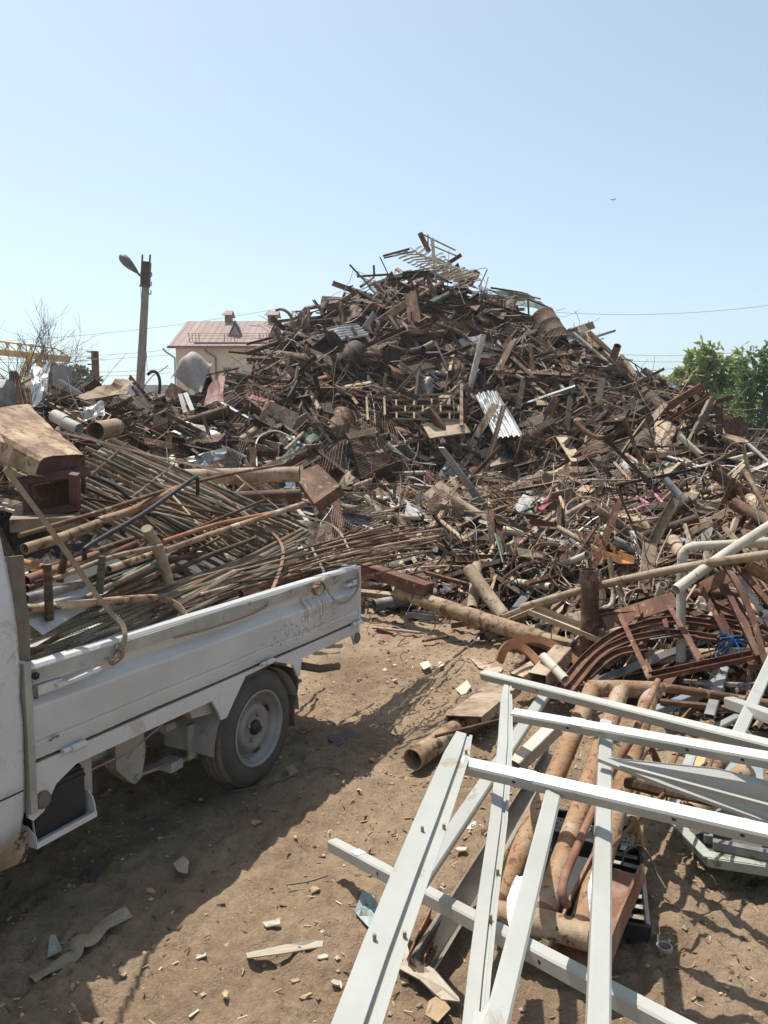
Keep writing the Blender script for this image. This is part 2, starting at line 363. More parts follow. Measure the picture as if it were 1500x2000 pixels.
# ---------------------------------------------------------------- the ground
def ground_material():
    m, n, b = mk('trodden_dirt'); g = N(n, 'ShaderNodeNewGeometry'); P = g.outputs['Position']
    f1 = noise_node(n, P, 1.1, 8, .62, .3); f2 = noise_node(n, P, 9, 8, .7, .2); f3 = noise_node(n, P, 70, 5, .7)
    c = ramp(n, f1, [(.3, (.215, .148, .095)), (.5, (.33, .236, .155)), (.72, (.415, .308, .21))])
    c = mixc(n, .55, c, ramp(n, f2, [(.3, (.55, .5, .46)), (.5, (1, 1, 1)), (.7, (1.25, 1.22, 1.18))]), 'MULTIPLY')
    c = mixc(n, .6, c, ramp(n, f3, [(.3, (.62, .6, .58)), (.55, (1, 1, 1)), (.75, (1.35, 1.32, 1.28))]), 'MULTIPLY')
    v = N(n, 'ShaderNodeTexVoronoi'); v.inputs['Scale'].default_value = 75; n.links.new(P, v.inputs['Vector'])
    sp = ramp(n, v.outputs['Distance'], [(.09, (1, 1, 1)), (.13, (0, 0, 0))])
    vc = N(n, 'ShaderNodeSeparateColor'); n.links.new(v.outputs['Color'], vc.inputs[0])
    pick = mth(n, 'GREATER_THAN', vc.outputs[0], .86); spf = mth(n, 'MULTIPLY', sp, pick)
    c = mixc(n, spf, c, ramp(n, vc.outputs[1], [(0, (.12, .08, .05)), (.5, (.4, .33, .25)), (1, (.6, .55, .47))]))
    n.links.new(c, b.inputs['Base Color']); b.inputs['Roughness'].default_value = .95; b.inputs['Specular IOR Level'].default_value = .15
    hgt = mth(n, 'ADD', mth(n, 'MULTIPLY', noise_node(n, P, 26, 8, .75, .4), 1.0), mth(n, 'MULTIPLY', noise_node(n, P, 130, 4, .7), .35))
    hgt = mth(n, 'ADD', hgt, mth(n, 'MULTIPLY', spf, .4))
    bp = N(n, 'ShaderNodeBump'); bp.inputs['Strength'].default_value = .9; bp.inputs['Distance'].default_value = .03
    n.links.new(hgt, bp.inputs['Height']); n.links.new(bp.outputs[0], b.inputs['Normal'])
    return m
GM = ground_material()
def make_ground():
    rows = 470; cols = 430
    ys = .45 * (16 / .45) ** (np.arange(rows) / (rows - 1)); az_ = np.linspace(-1.25, 1.25, cols)
    Y, A = np.meshgrid(ys, az_, indexing='ij'); X = A * (Y + .35)
    Z = gh(X, Y)
    edge = np.minimum(np.minimum(np.arange(rows)[:, None], (rows - 1 - np.arange(rows))[:, None]), np.minimum(np.arange(cols)[None, :], (cols - 1 - np.arange(cols))[None, :]))
    Z = np.where(edge == 0, -.12, Z)
    vs = np.stack([X, Y, Z], -1).reshape(-1, 3)
    i = np.arange(rows - 1)[:, None] * cols + np.arange(cols - 1)[None, :]
    fs = np.stack([i, i + 1, i + cols + 1, i + cols], -1).reshape(-1, 4)
    me = bpy.data.meshes.new('ground'); me.from_pydata(vs, [], fs.tolist()); me.polygons.foreach_set('use_smooth', np.ones(len(fs), bool)); me.materials.append(GM); me.update()
    o = bpy.data.objects.new('ground', me); COL.objects.link(o); tag(o, kind='structure')
    b = MB(); b.add([(-900, -300, -.09), (900, -300, -.09), (900, 2500, -.09), (-900, 2500, -.09)], [(0, 1, 2, 3)]); tag(b.build('terrain', GM), kind='structure')
make_ground()

# ---------------------------------------------------------------- background: house, pole, crane, trees, walls, wires
MB_ = MB
def plain(name, c, rough=.8, metal=0, spec=.3):
    m, n, b = mk(name); b.inputs['Base Color'].default_value = (*c, 1); b.inputs['Roughness'].default_value = rough
    b.inputs['Metallic'].default_value = metal; b.inputs['Specular IOR Level'].default_value = spec; return m
MT['wall'] = mat('cream_render', [(.5, .42, .31), (.58, .49, .37)], scale=.4, vary=0, bump=.1, bscale=4)
MT['roof'] = mat('faded_red_roof', [(.22, .15, .125), (.29, .205, .175)], scale=.3, vary=0, bump=0, stretch=(3, .4, .4))
MT['roofdark'] = plain('maroon_trim', (.17, .075, .065)); MT['darkpane'] = plain('dark_glass', (.05, .055, .06), .15, 0, .6)
MT['crane'] = plain('crane_yellow', (.5, .32, .1), .6); MT['bark'] = mat('grey_bark', [(.1, .085, .075), (.2, .17, .15)], vary=.1)
MT['greywall'] = plain('grey_wall', (.34, .37, .4)); MT['wire'] = plain('dark_wire', (.25, .26, .28))
MT['polec'] = mat('weathered_pole', [(.17, .155, .135), (.25, .23, .205)], scale=2, vary=0, bump=.2)
MT['lampgrey'] = plain('lamp_grey', (.09, .09, .095), .5); MT['darksteel'] = mat('dark_steel', [(.05, .045, .045), (.12, .1, .09)], vary=.2)
MT['airliner'] = plain('airliner_white', (.6, .64, .68), .4)

def house():
    Yf = 70.; e0 = at(343, 677, Yf); x0 = e0.x; x1 = 6.0; ze = e0.z; D = 13.0
    t = empty('house', (x0, Yf, 0), 'cream house with a faded red metal roof behind the scrap heap', 'house')
    b = MB(); b.box(((x0 + x1) / 2, Yf + D / 2, ze / 2), (x1 - x0, D, ze)); gz_ = []
    zr = at(367, 627, Yf + D / 2).z
    for x in (x0, x1): b.poly([(x, Yf, ze), (x, Yf + D, ze), (x, Yf + D / 2, zr - .3)], (-1 if x == x0 else 1, 0, 0), .3)
    under(t, 'wall', b, 'wall')
    r = MB(); o = .7; xl, xr = x0 - .55, x1 + .5
    a = V((xl, Yf - o, ze - .1)); rd = V((xl, Yf + D / 2, zr)); c = V((xl, Yf + D + o, ze - .1)); L = V((xr - xl, 0, 0))
    for p, q in ((a, rd), (c, rd)):
        nn = V((0, -1, 1)) if p is a else V((0, 1, 1)); r.poly([p, p + L, q + L, q] if p is a else [p, q, q + L, p + L], nn, .16)
    ro = under(t, 'roof', r, 'roof')
    def roofz(y): return ze - .1 + (zr - ze + .1) * (y - Yf + o) / (D / 2 + o)
    g = MB(); x = xl + .3; q_ = (rd - a).normalized(); nn = V((0, -q_.z, q_.y))
    while x < xr: g.sweep([V((x, a.y, a.z)) + nn * .01, V((x, rd.y, rd.z)) + nn * .01], rect(.03, .04), up=nn); x += .62
    under(ro, 'seams', g, 'roof', kind='stuff')
    g = MB(); g.box(((xl + xr) / 2, Yf - o - .08, ze - .12), (xr - xl, .16, .22)); under(t, 'gutter', g, 'roofdark')
    g = MB(); g.box(((xl + xr) / 2 + 1, Yf + .1, roofz(Yf + .1) + .06), (xr - xl - 2.4, .12, .12)); under(t, 'roof_batten', g, 'roofdark')
    g = MB(); k = 0; x = xl + 1.6
    yy = Yf + .7; zz = roofz(yy)
    while x < xr - 1:
        g.box((x, yy, zz + .38), (.05, .06, .75), Matrix.Rotation(.3, 3, 'X')); g.box((x + .9, yy, zz + .38), (.05, .06, .75), Matrix.Rotation(.3, 3, 'X'))
        for h in (.25, .5, .72): g.rod([(x, yy, zz + h), (x + 3.2, yy, zz + h)], .018, 4)
        for q in (.3, .6): g.rod([(x + q * 1.0, yy, zz), (x + q, yy, zz + .7)], .025, 4)
        x += 3.2
    under(t, 'snow_guard', g, 'roofdark')
    for px in (463, 521 + 20):
        y = Yf + 2.9; c = at(px, 655, y); z0 = roofz(y)
        f = MB(); w_, h_ = .7, 1.5
        A = V((c.x - w_, y - .9, roofz(y - .9))); B = V((c.x + w_, y - .9, roofz(y - .9))); T = V((c.x, y - .9, roofz(y - .9) + h_)); K = V((c.x, Yf + 4.5, roofz(Yf + 4.5)))
        f.poly([A, T, K], (-1, 0, 1), .05); f.poly([B, K, T], (1, 0, 1), .05); d = under(t, 'dormer', f, 'roofdark')
        f = MB(); f.poly([A + V((.25, -.03, .15)), B + V((-.25, -.03, .15)), T + V((0, -.03, -.45))], (0, -1, 0), .04); under(d, 'louvre', f, 'roof')
    for px, wv in ((447, .6), (533, .85)):
        c = at(px, 628, Yf + D / 2); f = MB(); f.box((c.x, c.y, c.z + .1), (wv, 1.0, .9)); v_ = under(t, 'roof_vent', f, 'roofdark')
        f = MB(); z1 = c.z + .5; f.poly([(c.x - wv * .8, c.y - 1, z1), (c.x + wv * .8, c.y - 1, z1), (c.x + wv * .75, c.y, z1 + .55), (c.x - wv * .55, c.y, z1 + .55)], (0, -1, 1), .08)
        f.poly([(c.x - wv * .8, c.y + 1, z1), (c.x - wv * .55, c.y, z1 + .55), (c.x + wv * .75, c.y, z1 + .55), (c.x + wv * .8, c.y + 1, z1)], (0, 1, 1), .08); under(v_, 'vent_cap', f, 'roof')
    for px, m_ in ((341, 'greywall'), (421, 'roofdark')):
        c = at(px, 690, Yf - .15); f = MB(); f.rod([(c.x - .9, Yf - o, ze - .2), (c.x - .7, Yf - .5, ze - .5), (c.x, Yf - .15, ze - 1.0), (c.x, Yf - .15, 0)], .09, 6); under(t, 'downpipe', f, m_)
    for px0, px1, y0, y1 in ((436, 453, 717, 750), (460, 473, 717, 750), (398, 412, 706, 760), (486, 502, 717, 750), (520, 536, 717, 750)):
        a = at(px0, y0, Yf); c = at(px1, y1, Yf); f = MB(); xc, zc, ww, hh = (a.x + c.x) / 2, (a.z + c.z) / 2, c.x - a.x, a.z - c.z
        for s_ in (-1, 1): f.box((xc + s_ * ww / 2, Yf - .05, zc), (.08, .12, hh)); f.box((xc, Yf - .05, zc + s_ * hh / 2), (ww, .12, .08))
        f.box((xc, Yf - .05, zc), (.06, .1, hh)); w_ = under(t, 'window', f, 'dustywhite')
        f = MB(); f.box((xc, Yf - .012, zc), (ww - .06, .02, hh - .06)); under(w_, 'pane', f, 'darkpane')
house()

def lamp_post():
    Y = 30.; b0 = at(273, 768, Y); b0.z = 0; tp = at(287, 512, Y); dz = (tp.x - at(273, 768, Y).x) / (tp.z - at(273, 768, Y).z)
    t = empty('lamp_post', (at(273, 768, Y).x - dz * at(273, 768, Y).z, Y, 0), 'leaning concrete lamp post with one dark lamp head standing behind the low scrap', 'lamp post')
    base = V(t.location); top = V((tp.x, Y, tp.z))
    def al(z): return base.lerp(top, z / top.z)
    b = MB(); b.sweep([base, top], rect(.31, .28, .03), up=(0, 1, 0), sc=[1.05, .72]); under(t, 'post', b, 'polec')
    zc = at(280, 560, Y).z
    b = MB(); b.sweep([al(zc), al(top.z + .0)], rect(.27, .3, .02), up=(0, 1, 0)); under(t, 'sleeve', b, 'darkrust')
    b = MB()
    for s in (-.145, .145): b.rod([al(zc) + V((s, -.12, 0)), al(top.z + .25) + V((s, -.12, 0))], .035, 6)
    b.box(al(zc) + V((0, -.17, 0)), (.36, .05, .06)); under(t, 'cable_duct', b, 'darksteel')
    s = at(278, 543, Y); e = at(266, 530, Y)
    b = MB(); b.rod([s, e], .04, 8); under(t, 'arm', b, 'darksteel')
    h0, h1 = at(268, 532, Y), at(234, 498, Y); ax = h1 - h0; L = ax.length
    b = MB(); b.lathe(h0, ax, [(.001, 0), (.055, .0), (.09, .12 * L), (.16, .4 * L), (.19, .62 * L), (.16, .85 * L), (.08, .97 * L), (.001, L)], 16); under(t, 'lamp_head', b, 'lampgrey')
    for y in (532, 550, 567):
        c = at(296 - (y - 532) * .04, y, Y); b = MB(); b.rod(curve_pts([c + V((-.22, 0, .05)), c + V((-.12, 0, .03)), c + V((-.08, 0, -.12)), c + V((0, 0, -.14)), c], 12), .022, 5); i = under(t, 'bracket', b, 'darksteel')
        b = MB(); b.lathe(c - V((0, 0, .07)), (0, 0, 1), [(.001, 0), (.07, .01), (.08, .07), (.05, .1), (.06, .15), (.03, .2), (.001, .21)], 10); under(i, 'insulator', b, 'darksteel')
    b = MB(); b.rod([at(274, 532, Y - .2), at(276, 600, Y - .2), at(288, 722, Y - .2)], .01, 4); under(t, 'hanging_cable', b, 'wire')
lamp_post()

def crane():
    Y = 42.; t = empty('gantry_crane', at(60, 760, Y) * 1.0, 'yellow lattice gantry crane beam above the scrap at the far left', 'crane'); t.location.z = 0
    p = lambda x, y: at(x, y, Y)
    b = MB(); b.sweep([p(-160, 672), p(135, 702)], rect(.3, .32), up=(0, 0, 1)); under(t, 'girder', b, 'crane')
    b = MB(); b.rod([p(-160, 655), p(10, 668), p(110, 681), p(134, 697)], .05, 6)
    xs = np.linspace(-150, 108, 12)
    for i in range(len(xs) - 1):
        f = lambda x: 655 + (x + 160) * .09
        g = lambda x: 671 + (x + 160) * .1
        for dd in (-5, 0, 5): b.rod([p(xs[i], f(xs[i])), p(xs[i] + dd, g(xs[i]))], .028, 4)
        b.rod([p(xs[i], f(xs[i])), p(xs[i + 1], g(xs[i + 1]))], .03, 4)
        b.box(p(xs[i], f(xs[i])), (.22, .1, .14))
    under(t, 'lattice', b, 'crane')
    for x0, x1 in ((56, 50), (62, 58), (70, 74), (75, 81)):
        b = MB(); b.sweep([p(x0, 696), p(x1 + (x1 - x0) * 3, 760), p(x1 + (x1 - x0) * 3.6, 790)], rect(.14, .14), up=(0, 1, 0)); under(t, 'leg', b, 'crane')
crane()

b = MB(); c = at(188, 760, 24); tp = at(188, 686, 24)
b.rod([V((c.x, 24, 0)), V((c.x, 24, tp.z))], .11, 10)
t = empty('iron_column', (c.x, 24, 0), 'rusty iron column with short pegs left of the lamp post', 'column'); under(t, 'shaft', b, 'redrust')
for k in range(6):
    z = tp.z - .02 - k * .19; q = MB(); q.box((c.x - .16, 24, z), (.14, .08, .035)); under(t, 'peg', q, 'darksteel')
b = MB(); q0 = at(123, 760, 15); tz = at(123, 716, 15).z
b.box((q0.x, 15, tz / 2 + .2), (.26, .3, tz - .4)); thing('concrete_block', b, 'concrete', 'tall grey concrete slab standing upright in front of the bush at left', 'concrete slab')
b = MB(); l = at(203, 760, 85); r_ = at(335, 760, 85); z = at(270, 752, 85).z
b.box(((l.x + r_.x) / 2, 85, z / 2), (r_.x - l.x, .4, z)); thing('boundary_wall', b, 'greywall', 'long low blue grey wall in the distance behind the lamp post', 'wall')

def leaf_mat(name, c1, c2, c3):
    m, n, b = mk(name); at_ = N(n, 'ShaderNodeAttribute', attribute_name='tint')
    g = N(n, 'ShaderNodeSeparateColor'); n.links.new(at_.outputs['Color'], g.inputs[0])
    c = ramp(n, g.outputs[0], [(.05, c1), (.5, c2), (.95, c3)]); n.links.new(c, b.inputs['Base Color'])
    b.inputs['Roughness'].default_value = .5; b.inputs['Specular IOR Level'].default_value = .35
    tr = N(n, 'ShaderNodeBsdfTranslucent'); n.links.new(c, tr.inputs['Color']); mx = N(n, 'ShaderNodeMixShader'); mx.inputs[0].default_value = .35
    o = n.nodes['Material Output']; n.links.new(b.outputs[0], mx.inputs[1]); n.links.new(tr.outputs[0], mx.inputs[2]); n.links.new(mx.outputs[0], o.inputs['Surface']); return m
LM = leaf_mat('leaf_green', (.045, .1, .028), (.1, .19, .05), (.24, .33, .11))
LM2 = leaf_mat('leaf_yellow_green', (.09, .15, .04), (.24, .31, .09), (.44, .48, .19))
LM3 = leaf_mat('leaf_dusty', (.03, .05, .02), (.07, .1, .045), (.13, .17, .09))
def leaf(mb, p, d, L, W, tint):
    d = V(d).normalized(); s = d.cross(V((rng.normal(), rng.normal(), rng.normal() + .6))).normalized(); n_ = s.cross(d)
    mb.add([p, p + d * L * .45 + s * W * .5 - n_ * W * .12, p + d * L, p + d * L * .45 - s * W * .5 - n_ * W * .12, p + d * L * .5 + n_ * .05 * L], [(0, 1, 4), (1, 2, 4), (2, 3, 4), (3, 0, 4)], False, tint)
def tree(name, base, clumps, n_per, leafsize, m, label, cat='tree', group=None, trunk=.1, spire=False):
    t = empty(name, base, label, cat, group); base = V(base)
    tr = MB(); cr = MB()
    for (c, r) in clumps:
        c = V(c); mid = base.lerp(c, .5) + V((rng.normal() * .15, rng.normal() * .15, .1))
        tr.rod([base, mid, c + V((0, 0, r * .5))], trunk, 7, sc=[1, .5, .12])
        nb = int(n_per * r)
        for k in range(nb):
            d = V(rng.normal(size=3)).normalized(); rr = r * (rng.random() ** .45); s0 = c + V((d.x, d.y, d.z * (1.5 if spire else .9))) * rr
            dirn = (d + V((0, 0, .5 if spire else .1)) + V(rng.normal(size=3)) * .5).normalized(); ln = rng.uniform(.12, .38)
            tr.rod([s0 - dirn * .15, s0 + dirn * ln], .008, 3, caps=False)
            br = rng.random() * .5
            for j in range(9):
                q = s0 + dirn * ln * (j / 8); ld = (dirn * .3 + V(rng.normal(size=3))).normalized(); ld.z -= .25
                leaf(cr, q, ld, leafsize * rng.uniform(.7, 1.3), leafsize * rng.uniform(.35, .6), (min(1, max(0, br + rng.random() * .5)), 0, 0))
    under(t, 'trunk', tr, 'bark'); under(t, 'crown', cr, m, kind='stuff')
def atl(px, py, Y): return tuple(at(px, py, Y))
Y = 26
tree('walnut_tree', (at(1390, 845, Y).x, Y, 0), [(atl(1370, 705, Y), .55), (atl(1350, 745, Y), .55), (atl(1395, 750, Y + .4), .7), (atl(1420, 715, Y), .5), (atl(1440, 745, Y), .45), (atl(1385, 800, Y), .8), (atl(1330, 745, Y), .25), (atl(1430, 800, Y), .7), (atl(1375, 700, Y), .35), (atl(1330, 775, Y), .3)], 50, .3, LM2, 'yellow green broad leaved tree rising behind the right flank of the scrap', trunk=.12)
Y = 23
tree('mulberry_tree', (at(1490, 845, Y).x, Y, 0), [(atl(1455, 760, Y), .45), (atl(1490, 745, Y), .5), (atl(1465, 730, Y), .28), (atl(1493, 705, Y), .25), (atl(1460, 820, Y), .75), (atl(1500, 800, Y), .8), (atl(1455, 870, Y), .7), (atl(1510, 870, Y), .8), (atl(1545, 780, Y), .9), (atl(1590, 820, Y), .9), (atl(1490, 920, Y), .7), (atl(1560, 720, Y), .5)], 95, .16, LM, 'dark green dense tree with upright shoots at the right edge', trunk=.12, spire=True)
Y = 24
tree('small_tree', (at(1300, 845, Y).x, Y, 0), [(atl(1300, 752, Y), .3), (atl(1280, 765, Y), .3), (atl(1320, 770, Y), .35)], 70, .16, LM2, 'low yellow green treetop peeping over the heap beside the walnut', trunk=.06)
Y = 40
tree('round_bush', (at(140, 845, Y).x, Y, 0), [(atl(150, 745, Y), .9), (atl(165, 750, Y), .7), (atl(110, 730, Y), .6), (atl(130, 760, Y), .9), (atl(170, 770, Y), .7), (atl(105, 755, Y), .8)], 130, .22, LM3, 'dusty green tree crown between the concrete slab and the iron column', trunk=.1)
def bare_tree():
    Y = 19.; base = V((at(-70, 845, Y).x, Y, 0)); t = empty('bare_tree', base, 'leafless grey tree with thin branches at the far left edge', 'tree')
    tr = MB(); br = MB(); tr.rod([base, base + V((.1, 0, 1.2)), base + V((.3, .1, 2.1))], .09, 8, sc=[1, .8, .6]); under(t, 'trunk', tr, 'bark')
    rr = random.Random(4)
    def grow(p, d, L, r, k):
        q = p; pts = [p]
        for _ in range(3):
            d = (d + V((rr.gauss(0, .16), rr.gauss(0, .16), rr.gauss(0.02, .12)))).normalized(); q = q + d * L / 3; pts.append(q)
        br.rod(pts, r, 4 if k < 3 else 3, sc=[1, .85, .7, .5], caps=False)
        if k >= 5: return
        for _ in range(4 if k < 4 else 3):
            nd = (d + V((rr.gauss(0, .55), rr.gauss(0, .5), rr.gauss(.05, .4)))).normalized()
            grow(pts[rr.choice((1, 2, 3))], nd, L * rr.uniform(.6, .85), r * .6, k + 1)
    for dd in ((.9, 0, .35), (.6, .3, .7), (.2, -.3, .95), (-.2, .2, 1), (.8, -.2, .55), (1, .1, .1)):
        grow(base + V((.3, .1, 1.7)), V(dd).normalized(), 1.5, .036, 1)
    under(t, 'branches', br, 'bark')
bare_tree()
def wire(pa, pb, Y0, Y1, lab, sag=.4, r=.014):
    a = at(*pa, Y0); c = at(*pb, Y1); pts = [a.lerp(c, i / 16) + V((0, 0, -sag * 4 * (i / 16) * (1 - i / 16))) for i in range(17)]
    b = MB(); b.rod(pts, r, 4, caps=False); thing('power_line', b, 'wire', lab, 'power line', 'power lines crossing the sky')
wire((1085, 610), (1560, 588), 48, 48, 'topmost thin power line running right from the heap top')
wire((1170, 689), (1560, 672), 48, 48, 'upper of two close power lines crossing behind the walnut tree')
wire((1170, 701), (1560, 684), 48, 48, 'lower of two close power lines crossing behind the walnut tree')
wire((1230, 727), (1560, 727), 48, 48, 'low power line just above the right flank of the heap')
wire((-40, 668), (538, 604), 78, 78, 'faint power line rising over the house roof ridge', .5, .02)
wire((-40, 702), (333, 683), 72, 72, 'upper power line between the crane and the house', .2, .018)
wire((-40, 708), (333, 693), 72, 72, 'second power line between the crane and the house', .2, .018)
wire((170, 727), (333, 719), 72, 72, 'third power line between iron column and house', .1, .018)
wire((170, 734), (333, 728), 72, 72, 'lowest power line between iron column and house', .1, .018)
wire((1400, 834), (1600, 836), 22, 22, 'thin taut wire in front of the dark green tree', .05, .012)

def airliner():
    D = 3400.; c = at(1197, 390, D); s = D / 1500 * .75
    t = empty('airliner', c, 'tiny distant airliner flying in the open sky', 'airplane')
    b = MB(); b.lathe(c + V((-8 * s, 0, .6 * s)), (1, 0, -.04), [(.01, 0), (.5 * s, .8 * s), (.75 * s, 3 * s), (.75 * s, 11 * s), (.45 * s, 14 * s), (.05 * s, 16 * s)], 10); under(t, 'fuselage', b, 'airliner')
    for q in (-1, 1):
        b = MB(); b.poly([c + V((-1.5 * s, 0, 0)), c + V((2 * s, 0, 0)), c + V((4.5 * s, q * 9 * s, .7 * s)), c + V((3.5 * s, q * 9 * s, .7 * s))], (0, 0, 1), .25 * s); under(t, 'wing', b, 'airliner')
    b = MB(); b.poly([c + V((5.5 * s, 0, .6 * s)), c + V((7.8 * s, 0, .6 * s)), c + V((8.2 * s, 0, 2.8 * s)), c + V((7.3 * s, 0, 2.8 * s))], (0, 1, 0), .2 * s); under(t, 'tail_fin', b, 'airliner')
airliner()
# ---------------------------------------------------------------- the heap's rubble core, shade of the gaps put into its colour
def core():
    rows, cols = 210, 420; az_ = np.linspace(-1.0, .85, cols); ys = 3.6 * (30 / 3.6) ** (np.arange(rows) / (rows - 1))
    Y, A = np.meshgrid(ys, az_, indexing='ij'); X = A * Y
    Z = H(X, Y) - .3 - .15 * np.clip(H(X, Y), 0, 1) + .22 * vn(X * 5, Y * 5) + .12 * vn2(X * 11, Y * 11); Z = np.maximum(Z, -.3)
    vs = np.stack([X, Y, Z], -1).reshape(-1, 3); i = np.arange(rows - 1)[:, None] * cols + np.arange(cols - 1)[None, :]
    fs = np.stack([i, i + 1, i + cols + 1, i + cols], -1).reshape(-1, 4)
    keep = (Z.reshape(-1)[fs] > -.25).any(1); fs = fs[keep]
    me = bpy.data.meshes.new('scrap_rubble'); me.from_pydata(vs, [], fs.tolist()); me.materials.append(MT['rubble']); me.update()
    o = bpy.data.objects.new('scrap_rubble', me); COL.objects.link(o); tag(o, 'rubble core of the great scrap heap with gap shade in its colour', 'rubble', kind='stuff')
core()

# ---------------------------------------------------------------- library of scrap pieces (unit length along x)
def lib_pipe(r, bend=0, t=.1, n=10):
    b = MB(); b.pipe([(-.5, 0, 0), (-.17, 0, bend), (.17, 0, bend), (.5, 0, 0)], r, n, t); return b
def lib_prof(pr, bend=0, tw=0):
    b = MB(); k = 4; b.sweep([(-.5 + i / k, bend * math.sin(i / k * 3.1), 0) for i in range(k + 1)], pr, tw=[tw * (i / k) for i in range(k + 1)]); return b
def lib_rod(r, amp, seed):
    q = random.Random(seed); pts = [(-.5 + i / 5, q.gauss(0, amp), q.gauss(0, amp)) for i in range(6)]
    b = MB(); b.rod(curve_pts(pts, 15), r, 5, caps=False); return b
def lib_sheet(w, seed, amp=.06, corr=0):
    q = VN(seed); ni, nj = 9, (25 if corr else 7); P = []
    for i in range(ni):
        P.append([])
        for j in range(nj):
            x = -.5 + i / (ni - 1); y = (-.5 + j / (nj - 1)) * w
            z = float(q(x * 3 + 5, y * 3 + 5)) * amp * 2 + float(q(x * 9 + 5, y * 9)) * amp * .4 + (corr * math.cos(j * math.pi / 2 * 1.0) if corr else 0)
            P[i].append((x, y, z))
    b = MB(); b.grid(P, smooth=bool(corr), th=.006); return b
def lib_plate(w, th=.012, cut=0):
    b = MB(); pts = [(-.5, -w / 2, 0), (.5, -w / 2, 0), (.5, w / 2 * (1 - cut), 0), (.5 - cut * .6, w / 2, 0), (-.5, w / 2, 0)]; b.poly(pts, (0, 0, 1), th); return b
def lib_grid(w, nx, ny, r, seed):
    q = VN(seed); b = MB()
    f = lambda x, y: (x, y, float(q(x * 2 + 3, y * 2 + 3)) * .16)
    for i in range(nx + 1):
        x = -.5 + i / nx; b.rod([f(x, -w / 2), f(x, 0), f(x, w / 2)], r, 4, caps=False)
    for j in range(ny + 1):
        y = -w / 2 + w * j / ny; b.rod([f(-.5 + k / 4, y) for k in range(5)], r, 4, caps=False)
    return b
def lib_hoop(r, w, th=.01, full=1.0):
    b = MB(); n = 26; k = int(n * full)
    pts = [(r * math.cos(2 * math.pi * i / n), r * math.sin(2 * math.pi * i / n), 0) for i in range(k + (0 if full == 1 else 1))]
    b.sweep(pts, rect(th, w), up=(0, 0, 1), loop=full == 1); return b
def lib_bent(r, seed):
    q = random.Random(seed); pts = [(-.5, 0, 0), (-.1, 0, 0), (.15, .02, .0), (.3, .12, .02), (.34, .3, .04), (.34, .45, .05)]
    b = MB(); b.pipe(curve_pts(pts, 16), r, 8, .12); return b
def lib_bracket():
    b = MB(); b.poly([(-.5, -.12, 0), (.5, -.12, 0), (.5, .12, 0), (-.5, .12, 0)], (0, 0, 1), .012); b.poly([(-.5, .12, 0), (.5, .12, 0), (.35, .12, .2), (-.3, .12, .2)], (0, 1, 0), .012); return b
def lib_drum(r):
    b = MB(); pr = [(r * .98, -.5), (r * 1.03, -.48), (r, -.45), (r, -.17), (r * 1.04, -.15), (r, -.13), (r, .15), (r * 1.04, .17), (r, .19), (r, .45), (r * 1.03, .48), (r * .98, .5)]
    b.lathe((0, 0, 0), (1, 0, 0), pr, 18); b.lathe((0, 0, 0), (1, 0, 0), [(r * .9, .49), (r * .9, -.4), (.001, -.4)], 18); b.lathe((0, 0, 0), (1, 0, 0), [(.001, -.47), (r * .98, -.5)], 18); return b
def lib_can(seed):
    q = VN(seed); b = MB(); n, k = 14, 7; P = []
    for i in range(k):
        x = -.5 + i / (k - 1); P.append([])
        for j in range(n + 1):
            a = 2 * math.pi * j / n; rr = .2 + .14 * float(q(x * 4 + 3, (j % n) * .9)); P[i].append((x, rr * math.cos(a), rr * .6 * math.sin(a)))
    b.grid(P, smooth=False); return b
def lib_ladder():
    b = MB()
    for s in (-.15, .15): b.sweep([(-.5, s, 0), (.5, s, 0)], rect(.03, .03))
    for i in range(6): b.sweep([(-.45 + i * .18, -.15, 0), (-.45 + i * .18, .15, 0)], rect(.02, .02))
    return b
def lib_coil(seed):
    q = random.Random(seed); b = MB(); pts = []
    for i in range(46): a = i * .55; r = .32 + q.gauss(0, .04); pts.append((r * math.cos(a) + q.gauss(0, .02), r * .8 * math.sin(a), q.gauss(0, .05)))
    b.rod(pts, .008, 4, caps=False); return b
